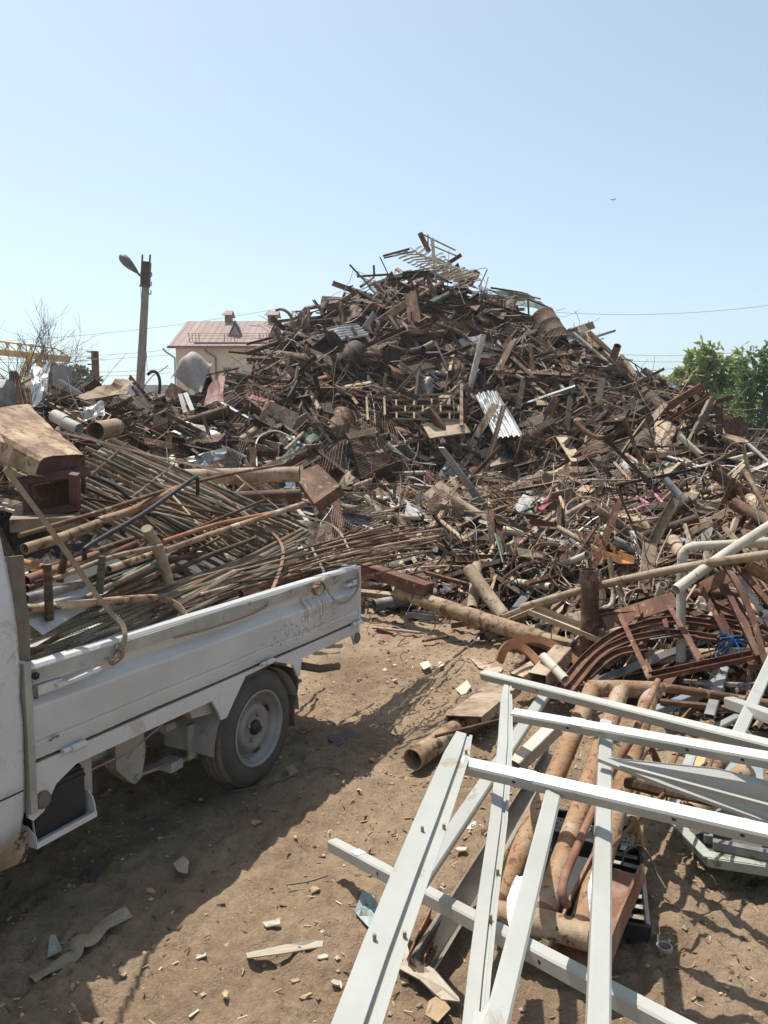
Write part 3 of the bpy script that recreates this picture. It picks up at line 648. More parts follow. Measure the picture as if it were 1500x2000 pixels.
# kind: (name, category, phrase, builders, length range, width-scale range, colours+weights, count weight)
KINDS = [
 ('scrap_pipe', 'pipe', 'hollow pipe', [lambda: lib_pipe(.04), lambda: lib_pipe(.055), lambda: lib_pipe(.045, .03), lambda: lib_pipe(.07, 0, .08, 12)], (.5, 1.7), (.6, 1.2), dict(rust=5, tan=4, darkrust=3, grey=1, palepipe=1, crustpipe=2), 290),
 ('angle_iron', 'angle iron', 'angle iron', [lambda: lib_prof(lprof(.06, .06)), lambda: lib_prof(lprof(.09, .07), .05), lambda: lib_prof(lprof(.05, .05), .02, .5)], (.6, 2.0), (.8, 1.4), dict(rust=5, tan=2, darkrust=3, grey=1, redrust=1, green=.4), 270),
 ('channel_bar', 'channel', 'steel channel', [lambda: lib_prof(uprof(.1, .05)), lambda: lib_prof(uprof(.13, .045), .03), lambda: lib_prof(uprof(.07, .04), .0, .4)], (.6, 1.9), (.8, 1.3), dict(rust=5, tan=2, darkrust=3, galv=.7, redrust=1, orange=.5), 240),
 ('steel_beam', 'beam', 'steel beam', [lambda: lib_prof(iprof(.08, .12)), lambda: lib_prof(iprof(.07, .1), .02)], (.6, 1.8), (.7, 1.2), dict(rust=5, darkrust=4, tan=1, redrust=1), 120),
 ('flat_bar', 'flat bar', 'flat steel bar', [lambda: lib_prof(rect(.07, .01), .04), lambda: lib_prof(rect(.11, .012), 0, .7), lambda: lib_prof(rect(.05, .01), .09)], (.5, 1.9), (.7, 1.5), dict(rust=4, tan=4, darkrust=2, dustywhite=.6, grey=1, blue=.15, maroon=.3, green=.4), 290),
 ('square_tube', 'square tube', 'square steel tube', [lambda: hollow(MB(), (-.5, 0, 0), (.5, 0, 0), .05, .05), lambda: hollow(MB(), (-.5, 0, 0), (.5, 0, 0), .08, .05)], (.5, 1.7), (.7, 1.3), dict(rust=4, tan=3, darkrust=2, grey=1, dustywhite=.5), 220),
 ('steel_rod', 'rod', 'thin bent rod', [lambda s=s: lib_rod(.009, .03, s) for s in (1, 2, 3, 4)] + [lambda: lib_rod(.007, .08, 9)], (.9, 2.8), (.8, 1.7), dict(rust=4, tan=4, darkrust=1, grey=1), 295),
 ('steel_plate', 'plate', 'flat steel plate', [lambda: lib_plate(.4, .012, .3), lambda: lib_plate(.25), lambda: lib_plate(.6, .012, .15)], (.25, .7), (.6, 1.0), dict(rust=5, tan=1.5, darkrust=4, redrust=1, maroon=.3, green=.3, cream=.2), 80),
 ('crumpled_sheet', 'metal sheet', 'crumpled metal sheet', [lambda: lib_sheet(.5, 4, .09), lambda: lib_sheet(.35, 5, .13), lambda: lib_sheet(.7, 6, .1)], (.3, .8), (.6, 1.1), dict(rust=4, tan=2, darkrust=4, galv=.3, dustywhite=.3, maroon=.3, green=.3), 85),
 ('corrugated_sheet', 'corrugated sheet', 'corrugated sheet', [lambda: lib_sheet(.5, 7, .03, .018), lambda: lib_sheet(.35, 8, .05, .014)], (.6, 1.1), (.8, 1.2), dict(rust=4, darkrust=2, tan=1, galv=.5), 26),
 ('wire_mesh', 'wire mesh', 'bent wire mesh', [lambda: lib_grid(.7, 12, 8, .005, 3), lambda: lib_grid(.5, 9, 6, .006, 4), lambda: lib_grid(.8, 20, 16, .004, 5)], (.7, 1.5), (.8, 1.2), dict(rust=4, tan=3, darkrust=2), 60),
 ('steel_hoop', 'hoop', 'round steel hoop', [lambda: lib_hoop(.3, .03), lambda: lib_hoop(.22, .06), lambda: lib_hoop(.35, .02, .008, .7)], (.7, 1.3), (.7, 1.3), dict(rust=4, tan=2, darkrust=2), 46),
 ('bent_pipe', 'bent pipe', 'bent tube end', [lambda: lib_bent(.022, 1), lambda: lib_bent(.03, 2)], (.6, 1.4), (.6, 1.2), dict(rust=3, tan=3, grey=1, palepipe=.6, blue=.1), 90),
 ('metal_bracket', 'bracket', 'folded metal bracket', [lib_bracket], (.25, .8), (.5, 1.1), dict(rust=4, tan=3, darkrust=2, galv=.5), 120),
 ('steel_drum', 'drum', 'battered steel drum', [lambda: lib_drum(.27), lambda: lib_drum(.2)], (.45, .8), (.6, .9), dict(rust=3, darkrust=3, tan=1), 7),
 ('crushed_tin', 'crushed tin', 'crushed tin box', [lambda: lib_can(1), lambda: lib_can(2)], (.4, .8), (.7, 1.1), dict(rust=3, tan=2, grey=1, galv=.4), 40),
 ('welded_ladder', 'ladder', 'welded steel ladder', [lib_ladder], (.9, 1.7), (.8, 1.5), dict(rust=3, tan=2, darkrust=1), 26),
 ('wire_tangle', 'wire tangle', 'thick wire tangle', [lambda: lib_coil(1), lambda: lib_coil(2), lambda: lib_coil(3)], (.7, 1.6), (.7, 1.4), dict(rust=3, tan=3, darkrust=1), 80),
]
CNAME = dict(rust='rusty brown', tan='dusty tan', darkrust='dark brown', grey='grey', palepipe='pale painted', crustpipe='flaking', redrust='red brown', green='dull green', galv='pale galvanised', orange='orange rust', dustywhite='dusty white', blue='blue', maroon='maroon', cream='cream')
def place_words(px, py):
    if px < 230: a = 'at the far left end of the low heap'
    elif px < 330: a = 'below the lamp post on the low heap'
    elif px < 440: a = 'in front of the cream house on the low heap'
    elif py > 945 and py < 1040: a = 'far in the spread scrap, ' + ('left part' if px < 800 else 'middle' if px < 1120 else 'right part')
    elif py >= 1040: a = 'near in the spread scrap, ' + ('by truck tail' if px < 800 else 'middle' if px < 1120 else 'right part')
    elif px < 640: a = ('high on' if py < 730 else 'halfway down' if py < 830 else 'low on') + ' the left shoulder of the great heap'
    elif px < 1060: a = ('around the summit of' if py < 600 else 'on the upper face of' if py < 700 else 'on the middle face of' if py < 810 else 'at the shaded foot of') + ' the great heap'
    else: a = ('on the crest of' if py < 740 else 'halfway down' if py < 850 else 'low on') + ' the right flank of the great heap'
    return a
def clip(size, pose, rest):
    t = size + pose + rest
    if len(t.replace('-', ' ').split()) > 16: t = pose + rest
    if len(t.replace('-', ' ').split()) > 16: t = rest
    return t
LIB = {}
def lib_mesh(k, j, c):
    key = (k, j, c)
    if key not in LIB:
        LIB[key] = KINDS[k][3][j]().mesh(KINDS[k][0], c)
    return LIB[key]
def orient(n_, p=None, wild=.12):
    """a direction lying in the surface, now and then poking out of it"""
    a = rng.uniform(0, math.pi * 2)
    if p is not None and rng.random() < .62: a = float(vn(p.x * .55 + 40, p.y * .5 + p.z * .6)) * 9 + rng.normal() * .3
    t = V((0, 0, 1)).cross(n_)
    if t.length < .05: t = V((1, 0, 0))
    t.normalize(); s = n_.cross(t).normalized()
    d = t * math.cos(a) + s * math.sin(a)
    d = d + n_ * rng.normal() * (.18 if rng.random() > wild else .8)
    return d.normalized()
def frame(d, n_, roll):
    x = V(d).normalized(); y = n_.cross(x)
    if y.length < .05: y = V((0, 1, .2)).cross(x)
    y.normalize(); z = x.cross(y); q = Quaternion(x, roll); return Matrix((x, q @ y, q @ z)).transposed().to_4x4()
TRUCKPX = [(0, 780), (100, 790), (200, 880), (420, 930), (600, 1040), (700, 1110), (690, 1260), (0, 1500)]
def spot():
    while True:
        px = rng.uniform(-60, 1560); py = rng.uniform(500, 1330)
        if py > 1180 and px < 1040: continue
        if py > 1150 and px > 1080 and rng.random() < .5: continue
        if px < 560 and py > (1010 if px < 70 else 880 + px * .25): continue
        p = hit(px, py)
        if p is None or Hs(p.x, p.y) < .03: continue
        return px, py, p
def scatter():
    for k, (nm, cat, phrase, blds, Lr, Wr, cols, cnt) in enumerate(KINDS):
        cn = list(cols); cw = np.array([cols[c] for c in cn], float); cw /= cw.sum()
        for i in range(cnt):
            px, py, p = spot()
            while p.y < 7.5 and (nm in ('steel_plate', 'crumpled_sheet', 'steel_drum', 'corrugated_sheet', 'crushed_tin', 'wire_mesh') or rng.random() < .2): px, py, p = spot()
            near = min(1.0, (p.y + 2) / 18)                  # the spread in front is made of smaller pieces
            L = rng.uniform(*Lr) * (.5 + .5 * near) * (1.0 if rng.random() > .07 else 1.35); W = rng.uniform(*Wr) * (.45 + .55 * near)
            w_ = cw.copy()
            if p.y > 11 and nm not in ('steel_rod', 'wire_tangle'): W *= rng.uniform(.9, 1.35); L *= rng.uniform(1.0, 1.45)
            if py < 900:
                for q, c in enumerate(cn):
                    if c in ('tan', 'grey', 'dustywhite', 'palepipe'): w_[q] *= .55
            else:
                for q, c in enumerate(cn):
                    if c in ('darkrust',): w_[q] *= .4
                    if c in ('tan', 'grey', 'palepipe', 'dustywhite'): w_[q] *= 1.7
            w_ /= w_.sum(); c = cn[rng.choice(len(cn), p=w_)]
            n_ = nrm(p.x, p.y); d = orient(n_, p)
            crest = py < float(np.interp(px, [q[0] for q in SIL], [q[1] for q in SIL])) + 30
            flat = nm in ('steel_plate', 'crumpled_sheet', 'corrugated_sheet', 'wire_mesh', 'steel_hoop')
            if crest:
                L *= .75; d = (d + V((0, 0, abs(rng.normal()) * .25))).normalized()
            roll = rng.normal() * (.45 if flat else 1.6)
            M = frame(d, n_, roll); lift = rng.uniform(.02, .16) + (.05 if flat else 0)
            q = p + n_ * lift * (.4 + .6 * near)
            o = bpy.data.objects.new(nm, lib_mesh(k, rng.integers(len(blds)), c)); COL.objects.link(o)
            uni = nm in ('steel_hoop', 'wire_tangle', 'crushed_tin')
            o.matrix_world = Matrix.Translation(q) @ M @ Matrix.Diagonal((L, (L if uni else W), (L if uni else W), 1))
            pose = '' if uni or flat else ('upright ' if abs(d.z) > .8 else 'level ' if abs(d.z) < .18 else 'right-rising ' if d.z * d.x > 0 else 'left-rising ')
            size = 'long ' if L > sum(Lr) / 2 * (.5 + .5 * near) else 'short '
            tag(o, clip(size, pose, f'{CNAME[c]} {phrase} {place_words(px, py)}'), cat, cat + ' pieces strewn over the scrap heap')
scatter()

# ---------------------------------------------------------------- what nobody could count: small bits, wires, chips
PAL = [((.07, .042, .025), 5), ((.12, .07, .042), 5), ((.18, .11, .068), 4), ((.27, .195, .13), 3.5), ((.37, .29, .21), 2), ((.05, .035, .028), 4), ((.24, .22, .2), 1.5), ((.5, .48, .44), .7), ((.3, .12, .04), .8), ((.12, .2, .16), .25), ((.08, .2, .36), .12), ((.25, .06, .06), .2), ((.6, .58, .54), .4)]
PC = [p[0] for p in PAL]; PW = np.array([p[1] for p in PAL], float); PW /= PW.sum()
def small_stuff(nbits, nwire, sample, name, label, smin=.08, smax=.55):
    b = MB(); w = MB()
    for i in range(nbits):
        p, n_, near = sample(); d = orient(n_, p, wild=.2); M = frame(d, n_, rng.uniform(0, 6)).to_3x3()
        L = rng.uniform(smin, smax) * near; t = PC[rng.choice(len(PC), p=PW)]; u = rng.uniform(.75, 1.3); t = tuple(x * u for x in t)
        q = p + n_ * rng.uniform(-.3, .08) * near; r = rng.random()
        if r < .45: b.box(q, (L, rng.uniform(.012, .05), rng.uniform(.006, .03)), M, tint=t)
        elif r < .7:
            a = rng.uniform(.01, .028) * near; ax = M.col[0] * L / 2; b.rod([q - ax, q + ax], a, 6, tint=t)
        elif r < .82: b.box(q, (L * .6, L * rng.uniform(.2, .6), .008), M, tint=t)
        else:
            wd = rng.uniform(.03, .06); ax = M.col[0] * L / 2; b.sweep([q - ax, q + ax], lprof(wd, wd * .8, .008), up=n_, tint=t)
    for i in range(nwire):
        p, n_, near = sample(); q = p + n_ * rng.uniform(0, .12) * near; d = orient(n_, wild=.3); pts = [q]; L = rng.uniform(.3, 1.3) * near
        cur = V(rng.normal(size=3)) * .45
        for k in range(7):
            d = (d + cur * .35 + V(rng.normal(size=3)) * .16).normalized(); q = q + d * L / 7; pts.append(q)
        t = PC[rng.choice(len(PC), p=PW)]; t = tuple(x * 1.35 for x in t)
        w.rod(pts, rng.uniform(.003, .007) * (.6 + near * .6), 3, caps=False, tint=t)
    b.build(name, 'stuff', label=label, cat='scrap metal', kind='stuff'); w.build('loose_wire', 'stuff', label=label.replace('small rusty offcuts', 'loose bent wires'), cat='wire', kind='stuff')
def samp_heap():
    while True:
        px = rng.uniform(-180, 1680); py = rng.uniform(480, 1180); p = hit(px, py)
        if p is None or Hs(p.x, p.y) < .02: continue
        if px < 500 and py > 930 + px * .2: continue
        return p, nrm(p.x, p.y), min(1.0, (p.y + 3) / 17)
def samp_near():
    while True:
        px = rng.uniform(620, 1720); py = rng.uniform(960, 1420); p = hit(px, py)
        if p is None or Hs(p.x, p.y) < (-.06 if rng.random() < .8 else -.3): continue
        return p, nrm(p.x, p.y), min(1.0, (p.y + 2) / 17)
small_stuff(8800, 2700, samp_heap, 'scrap_offcuts', 'small rusty offcuts filling the gaps of the great scrap heap', .1, .85)
small_stuff(3300, 900, samp_near, 'near_offcuts', 'small rusty offcuts filling the gaps of the spread-out scrap in front', .06, .5)
# ---------------------------------------------------------------- the truck
def T(u, v, z): return WO + UT * u + VT * v + V((0, 0, z))
def onv(px, py, v):
    d = ray(px, py); t = ((WO - CP).dot(VT) + v) / d.dot(VT); return CP + d * t
def tbox(mb, u0, u1, v0, v1, z0, z1):
    rot = Matrix((UT, VT * -1, V((0, 0, 1)))).transposed()
    return mb.box(T((u0 + u1) / 2, (v0 + v1) / 2, (z0 + z1) / 2), (abs(u1 - u0), abs(v1 - v0), abs(z1 - z0)), rot)
def gate_material():
    """white paint with dried mud runs near the tail"""
    m, n, b = mk('muddy_white_paint'); g = N(n, 'ShaderNodeNewGeometry')
    def axis(vec):
        d = N(n, 'ShaderNodeVectorMath', operation='DOT_PRODUCT'); n.links.new(g.outputs['Position'], d.inputs[0]); d.inputs[1].default_value = vec; return d.outputs['Value']
    u = mth(n, 'SUBTRACT', axis(UT), WO.dot(UT)); z = axis((0, 0, 1))
    cb = N(n, 'ShaderNodeCombineXYZ'); n.links.new(u, cb.inputs[0]); n.links.new(z, cb.inputs[2])
    P = cb.outputs[0]
    def mp(s):
        q = N(n, 'ShaderNodeMapping'); q.inputs['Scale'].default_value = s; n.links.new(P, q.inputs[0]); return q.outputs[0]
    c = ramp(n, noise_node(n, mp((3, 3, 3)), 1, 6), [(.35, (.47, .465, .45)), (.65, (.55, .545, .535))])
    film = mth(n, 'MULTIPLY', ramp(n, noise_node(n, mp((2, 2, 6)), 1, 7), [(.4, (0, 0, 0)), (.75, (1, 1, 1))]), .5)
    c = mixc(n, film, c, (.36, .325, .275))
    def band(x, a, b_, c_, d_):
        r = N(n, 'ShaderNodeMapRange', interpolation_type='SMOOTHSTEP'); n.links.new(x, r.inputs[0]); r.inputs[1].default_value = a; r.inputs[2].default_value = b_
        q = N(n, 'ShaderNodeMapRange', interpolation_type='SMOOTHSTEP'); n.links.new(x, q.inputs[0]); q.inputs[1].default_value = c_; q.inputs[2].default_value = d_
        q.inputs[3].default_value = 1; q.inputs[4].default_value = 0; return mth(n, 'MULTIPLY', r.outputs[0], q.outputs[0])
    drip = noise_node(n, mp((75, 1, 3.5)), 1, 3, .5, .25)
    mk_ = mth(n, 'MULTIPLY', band(u, .22, .34, .62, .68), band(z, .64, .72, .83, .87))
    d1 = mth(n, 'GREATER_THAN', mth(n, 'ADD', drip, mth(n, 'MULTIPLY', mk_, .2)), .745)
    spl = noise_node(n, mp((34, 1, 60)), 1, 4, .6, 1.2); mk2 = mth(n, 'MULTIPLY', band(u, -.1, .12, .6, .7), band(z, .59, .63, .7, .76))
    d2 = mth(n, 'GREATER_THAN', mth(n, 'ADD', spl, mth(n, 'MULTIPLY', mk2, .17)), .74)
    c = mixc(n, mth(n, 'MAXIMUM', mth(n, 'MULTIPLY', d1, .7), mth(n, 'MULTIPLY', d2, .75)), c, (.2, .15, .11))
    n.links.new(c, b.inputs['Base Color']); b.inputs['Roughness'].default_value = .3; b.inputs['Coat Weight'].default_value = .3
    bp = N(n, 'ShaderNodeBump'); bp.inputs['Strength'].default_value = .12; bp.inputs['Distance'].default_value = .02
    n.links.new(noise_node(n, mp((4, 4, 4)), 1, 2), bp.inputs['Height']); n.links.new(bp.outputs[0], b.inputs['Normal']); return m
MT['gate'] = gate_material()
TR = empty('pickup_truck', T(0, -.6, 0), 'white dropside pickup truck loaded with rebar parked at the left', 'truck')
def tp(name, mb, m, parent=None, **k): return under(parent or TR, name, mb, m, **k)
def truck():
    # near side gate: pressed profile swept along the truck
    u0, u1 = -1.185, .865
    pr = [(.0, .578), (.03, .578), (.034, .60), (.034, .626), (.030, .632), (.034, .640), (.038, .740), (.035, .750), (.008, .784), (.010, .812), (.034, .820), (.036, .872), (.030, .882), (.0, .886), (-.006, .882), (-.006, .578)]
    pr = [(-(x + .066), z) for x, z in pr]
    b = MB(); n = 14
    P_ = []
    for i in range(n + 1):
        u = u0 + (u1 - u0) * i / n; dent = .006 * math.sin(i * 1.3) * (1 if 0 < i < n else 0)
        P_.append([T(u, -x + (dent if -x > .09 else 0) * .5, z + (.0 if i else 0)) for x, z in pr])
    k = len(pr)
    b.add([p for r in P_ for p in r], [(i * k + j, i * k + (j + 1) % k, (i + 1) * k + (j + 1) % k, (i + 1) * k + j) for i in range(n) for j in range(k)])
    b.add(P_[0], [tuple(range(k))[::-1]]); b.add(P_[-1], [tuple(range(k))])
    g = tp('side_gate', b, 'gate')
    b = MB(); tbox(b, u0 + .01, u1 - .02, .098, .1055, .826, .868); tp('rim_strip', b, 'dirtypaint', g)
    # latches
    for u, s in ((-1.14, 1), (.80, -1)):
        b = MB(); tbox(b, u - .03, u + .07, .098, .112, .785, .815); b.sweep([T(u + .04, .114, .80), T(u + .1, .12, .803), T(u + .2, .122, .812), T(u + .205, .112, .80)] if s > 0 else [T(u, .114, .80), T(u - .1, .118, .80)], rect(.03, .012), up=(0, 0, 1)); tp('latch', b, 'paint', g)
        b = MB(); b.rod([T(u - .03, .105, .78), T(u - .03, .118, .78), T(u - .03, .118, .825)], .004, 6); b.lathe(T(u + .185, .126, .81), VT, [(.001, .004), (.007, .004), (.008, 0)], 10); tp('latch_pin', b, 'grey', g)
    for u in (-1.08, -.02, .79):
        b = MB(); b.rod([T(u, .108, .571), T(u + .09, .108, .571)], .0105, 10); b.rod([T(u + .03, .113, .571), T(u + .085, .113, .571)], .013, 10); tp('hinge', b, 'paint', g)
    b = MB(); b.rod(curve_pts([T(-1.12, .103, .622), T(-1.115, .116, .634), T(-1.10, .118, .634), T(-1.095, .103, .626)], 9), .004, 6); tp('tie_hook', b, 'tan', g)
    # sill below the gate, with its drop at the front and the wheel arch cut
    out = [(-1.205, .565), (-1.205, .40), (-1.19, .385), (-1.15, .40), (-1.10, .47), (-1.02, .505), (-.34, .505), (-.30, .44), (-.285, .405), (-.25, .405), (-.20, .46), (-.12, .545), (.1, .552), (.24, .50), (.28, .43), (.30, .43), (.315, .51), (.8, .51), (.83, .45), (.865, .45), (.88, .47), (.88, .565)]
    b = MB(); b.poly([T(u, .098, z) for u, z in out], VT, .012); tp('sill', b, 'paint')
    b = MB(); tbox(b, -1.2, .87, .02, .086, .545, .563); tp('sill_flange', b, 'dirtypaint')
    for u, z in ((-1.185 + .03, .44), (.85, .485)):
        b = MB(); b.lathe(T(u, .098, z), VT, [(.03, 0), (.028, .008), (.018, .014), (.001, .014)], 14); tp('rubber_plug', b, 'rubber')
    # inner arch, flap
    b = MB()
    for i in range(14):
        a0 = math.pi * (i / 14) ; a1 = math.pi * ((i + 1) / 14); r = .315
        q = [T(-r * math.cos(a), v, .25 + r * math.sin(a) * .92) for a in (a0, a1) for v in (.08, -.2)]
        b.add(q, [(0, 1, 3, 2)])
    tp('wheel_arch', b, 'dirtypaint')
    b = MB(); P_ = [[T(.3 + .02 * math.sin(j), .07 - .2 * i / 4, .46 - .29 * j / 6) for j in range(7)] for i in range(5)]; b.grid(P_, th=.008); tp('mud_flap', b, 'rubber')
    b = MB(); b.poly([T(-.44, .06, .515), T(-.30, .06, .515), T(-.285, .06, .43), T(-.42, .06, .45)], VT, .03); tp('arch_lining', b, 'dirtypaint')
    # bed
    b = MB(); tbox(b, -1.19, .86, .06, -1.27, .555, .58); tp('bed_floor', b, 'dirtypaint')
    b = MB(); tbox(b, -1.185, .865, -1.27, -1.31, .578, .885); tp('side_gate', b, 'paint')
    b = MB(); tbox(b, .868, .895, .10, -1.31, .578, .875); tbox(b, .896, .903, .08, -1.29, .60, .64); tbox(b, .896, .903, .08, -1.29, .80, .85); tp('tailgate', b, 'paint')
    b = MB(); tbox(b, -1.215, -1.19, .08, -1.29, .578, .90); tp('bed_front', b, 'paint')
    # front corner stake with black rubber strip
    b = MB(); tbox(b, -1.212, -1.188, .075, .12, .42, .90); tp('corner_post', b, 'dirtypaint')
    b = MB(); b.sweep(curve_pts([T(-1.17, .05, .86), T(-1.172, .06, .95), T(-1.175, .065, 1.03), T(-1.17, .05, 1.1), T(-1.165, .04, 1.22)], 16), rect(.05, .018, .003), up=VT); tp('rubber_strip', b, 'rubber')
    b = MB(); b.lathe(T(-1.178, .121, .855), VT, [(.012, 0), (.012, .008), (.001, .009)], 10); tp('bolt', b, 'black')
    # chassis
    b = MB(); b.sweep([T(-1.2, -.12, .41), T(-.95, -.12, .40), T(-.62, -.12, .40), T(-.38, -.12, .47), T(.3, -.12, .49), T(.85, -.12, .49)], uprof(.075, .05, .006), up=VT); 
    b.sweep([T(-1.2, -.13, .41), T(-.95, -.13, .40), T(-.62, -.13, .40), T(-.38, -.13, .47), T(.3, -.13, .49), T(.85, -.13, .49)], rect(.08, .006), up=VT); tp('chassis_rail', b, 'dirtypaint')
    b = MB(); b.sweep([T(-1.2, -1.05, .41), T(-.5, -1.05, .42), T(.85, -1.05, .49)], rect(.08, .05), up=VT)
    for u in (-.9, -.3, .35, .8): tbox(b, u, u + .05, -.14, -1.03, .42, .48)
    tp('crossmember', b, 'dirtypaint')
    b = MB(); b.poly([T(-.70, -.07, .44), T(-.56, -.07, .47), T(-.545, -.07, .34), T(-.575, -.07, .235), T(-.61, -.07, .225), T(-.64, -.07, .25), T(-.70, -.07, .32)], VT, .06)
    b.lathe(T(-.565, -.068, .43), VT, [(.014, 0), (.013, .008), (.001, .01)], 10); b.lathe(T(-.60, -.068, .25), VT, [(.012, 0), (.011, .01), (.001, .012)], 10); tp('spring_bracket', b, 'dirtypaint')
    b = MB()
    for k_, (a, q) in enumerate(((.6, .0), (.5, -.014), (.35, -.028))): b.sweep(curve_pts([T(-a, -.1, .25 - q * 0 - k_ * .013 + .0), T(-.15, -.1, .20 - k_ * .013), T(.1, -.1, .20 - k_ * .013), T(a * .95, -.1, .30 - k_ * .013)], 12), rect(.05, .011), up=(0, 0, 1))
    tp('leaf_spring', b, 'dirtypaint')
    b = MB(); tbox(b, -.335, -.29, -.04, -.05, .22, .37); tbox(b, -.43, -.36, -.05, -.12, .2, .24); b.rod([T(-.55, -.2, .33), T(-.1, -.15, .37)], .012, 8); b.rod([T(-.42, -.1, .375), T(-.36, -.1, .375)], .02, 10); tp('shackle', b, 'dirtypaint')
    b = MB(); b.rod([T(-.45, -.4, .1 + .25), T(.0, -.2, .27), T(0, -1.1, .27)], .035, 10); b.lathe(T(0, -.6, .27), VT, [(.001, -.12), (.1, -.08), (.12, 0), (.1, .08), (.001, .12)], 14); tp('axle', b, 'rubber')
    b = MB(); b.lathe(T(.33, -.35, .33), UT, [(.001, 0), (.06, .01), (.065, .03), (.065, .4), (.06, .42), (.001, .43)], 16, up=VT); b.rod([T(.7, -.2, .33), T(.78, -.1, .3), T(.9, -.05, .29)], .022, 10)
    tp('exhaust_silencer', b, 'rubber')
    # battery on its tray
    b = MB(); tbox(b, -1.16, -.965, .068, -.04, .30, .462); tbox(b, -1.155, -.97, .062, -.035, .462, .475)
    for u in (-1.12, -1.0): b.lathe(T(u, .0, .475), (0, 0, 1), [(.012, 0), (.01, .018), (.001, .018)], 10)
    tbox(b, -1.163, -.962, .071, -.043, .435, .445); bt = tp('battery', b, 'black')
    b = MB(); tbox(b, -1.18, -.94, .095, -.06, .285, .296); b.poly([T(-1.18, .095, .296), T(-.94, .095, .296), T(-.94, .095, .305), T(-1.18, .095, .305)], VT, .004)
    b.poly([T(-.942, .095, .29), T(-.942, .03, .29), T(-.942, .03, .36), T(-.942, .06, .375), T(-.942, .08, .355), T(-.942, .09, .33)], UT, .004)
    b.poly([T(-1.18, .095, .29), T(-1.18, .02, .29), T(-1.18, -.05, .33), T(-1.18, -.02, .35), T(-1.18, .05, .35), T(-1.18, .09, .325)], -UT, .004); tp('battery_tray', b, 'paint')
    b = MB(); b.rod([T(-1.172, .08, .30), T(-1.165, .045, .47)], .004, 6); b.lathe(T(-1.166, .05, .44), (0, 0, 1), [(.016, 0), (.014, .006), (.001, .008)], 10); b.rod([T(-.955, .05, .32), T(-.955, .03, .5)], .004, 6); tp('hold_down_rod', b, 'galv')
    b = MB(); tbox(b, -.95, -.9, .03, .0, .34, .52); tp('tray_hanger', b, 'dirtypaint'); b = MB(); b.poly([T(-1.3, .06, .34), T(-1.185, .06, .34), T(-1.185, .06, .27), T(-1.2, .06, .245), T(-1.3, .06, .26)], VT, .006); tp('splash_guard', b, 'crustpipe')
    # wheels
    def wheel(u, vo, sgn):
        c = T(u, vo, .266); ax = VT * sgn
        w_ = bpy.data.objects.new('wheel', None); COL.objects.link(w_); w_.parent = TR; w_.location = TR.matrix_basis.inverted() @ c; w_.empty_display_size = .1
        def part(name, b, m):
            inv = (Matrix.Translation(c)).inverted(); b.v = [tuple(inv @ V(p)) for p in b.v]; return b.build(name, m, w_)
        b = MB(); b.lathe(c, ax, [(.172, .0), (.185, .006), (.225, .008), (.243, -.002), (.252, -.012)], 56); part('sidewall', b, 'rubberdark')
        b = MB(); n = 90; rows = []
        vs = [(.2525, -.0115), (.262, -.022), (.2665, -.034), (.260, -.0365), (.260, -.0415), (.2668, -.044), (.2672, -.064), (.2605, -.0665), (.2605, -.0715), (.2672, -.074), (.2668, -.1), (.26, -.1025), (.26, -.1075), (.2665, -.112), (.262, -.122), (.24, -.158), (.18, -.15)]
        for i in range(n):
            a = 2 * math.pi * i / n; e1 = ax.cross(V((0, 0, 1))).normalized(); e2 = ax.cross(e1); d = e1 * math.cos(a) + e2 * math.sin(a); zz = .0035 * (1 if (i // 1) % 2 else -1)
            rows.append([c + d * (r - (.004 if (j in (1, 13) and i % 3 == 0) else 0)) + ax * (h + (zz if 3 <= j <= 12 else 0)) for j, (r, h) in enumerate(vs)])
        k = len(vs); b.add([p for r in rows for p in r], [(i * k + j, ((i + 1) % n) * k + j, ((i + 1) % n) * k + j + 1, i * k + j + 1) for i in range(n) for j in range(k - 1)], True); part('tyre', b, 'rubber')
        b = MB(); b.lathe(c, ax, [(.174, .003), (.170, .008), (.163, .006), (.158, -.012), (.150, -.028), (.143, -.032), (.140, -.06), (.13, -.062), (.118, -.048), (.105, -.026), (.092, -.018), (.075, -.022), (.058, -.030), (.046, -.028), (.030, -.028), (.001, -.03)], 48); rm = part('rim', b, 'silver')
        b = MB(); b.lathe(c + ax * -.03, ax, [(.034, 0), (.034, .012), (.028, .02), (.001, .022)], 18); part('hub_cap', b, 'black')
        for i in range(4):
            a = math.pi / 4 + i * math.pi / 2 + .35; e1 = ax.cross(V((0, 0, 1))).normalized(); e2 = ax.cross(e1); q = c + (e1 * math.cos(a) + e2 * math.sin(a)) * .056
            b = MB(); b.lathe(q - ax * .03, ax, [(.0095, 0), (.0095, .014), (.006, .018), (.001, .018)], 6, smooth=False); part('lug_nut', b, 'silver')
        b = MB()
        for i in range(4):
            a = i * math.pi / 2 + .35; e1 = ax.cross(V((0, 0, 1))).normalized(); e2 = ax.cross(e1)
            for s in np.linspace(-.13, .13, 5)[:-1]:
                pa, pb = a + s, a + s + .065; f = lambda t, r, h: c + (e1 * math.cos(t) + e2 * math.sin(t)) * r + ax * h
                b.add([f(pa, .141, -.043), f(pb, .141, -.043), f(pb, .126, -.053), f(pa, .126, -.053)], [(0, 1, 2, 3)])
        part('vent_slot', b, 'black')
        b = MB(); a = 5.6; e1 = ax.cross(V((0, 0, 1))).normalized(); e2 = ax.cross(e1); f = lambda t: c + (e1 * math.cos(t) + e2 * math.sin(t)) * .165 + ax * .006
        b.rod([f(a), f(a + .12)], .005, 5); part('balance_weight', b, 'grey')
    wheel(0, .075, 1); wheel(0, -1.23, -1); wheel(-1.95, .075, 1); wheel(-1.95, -1.23, -1)
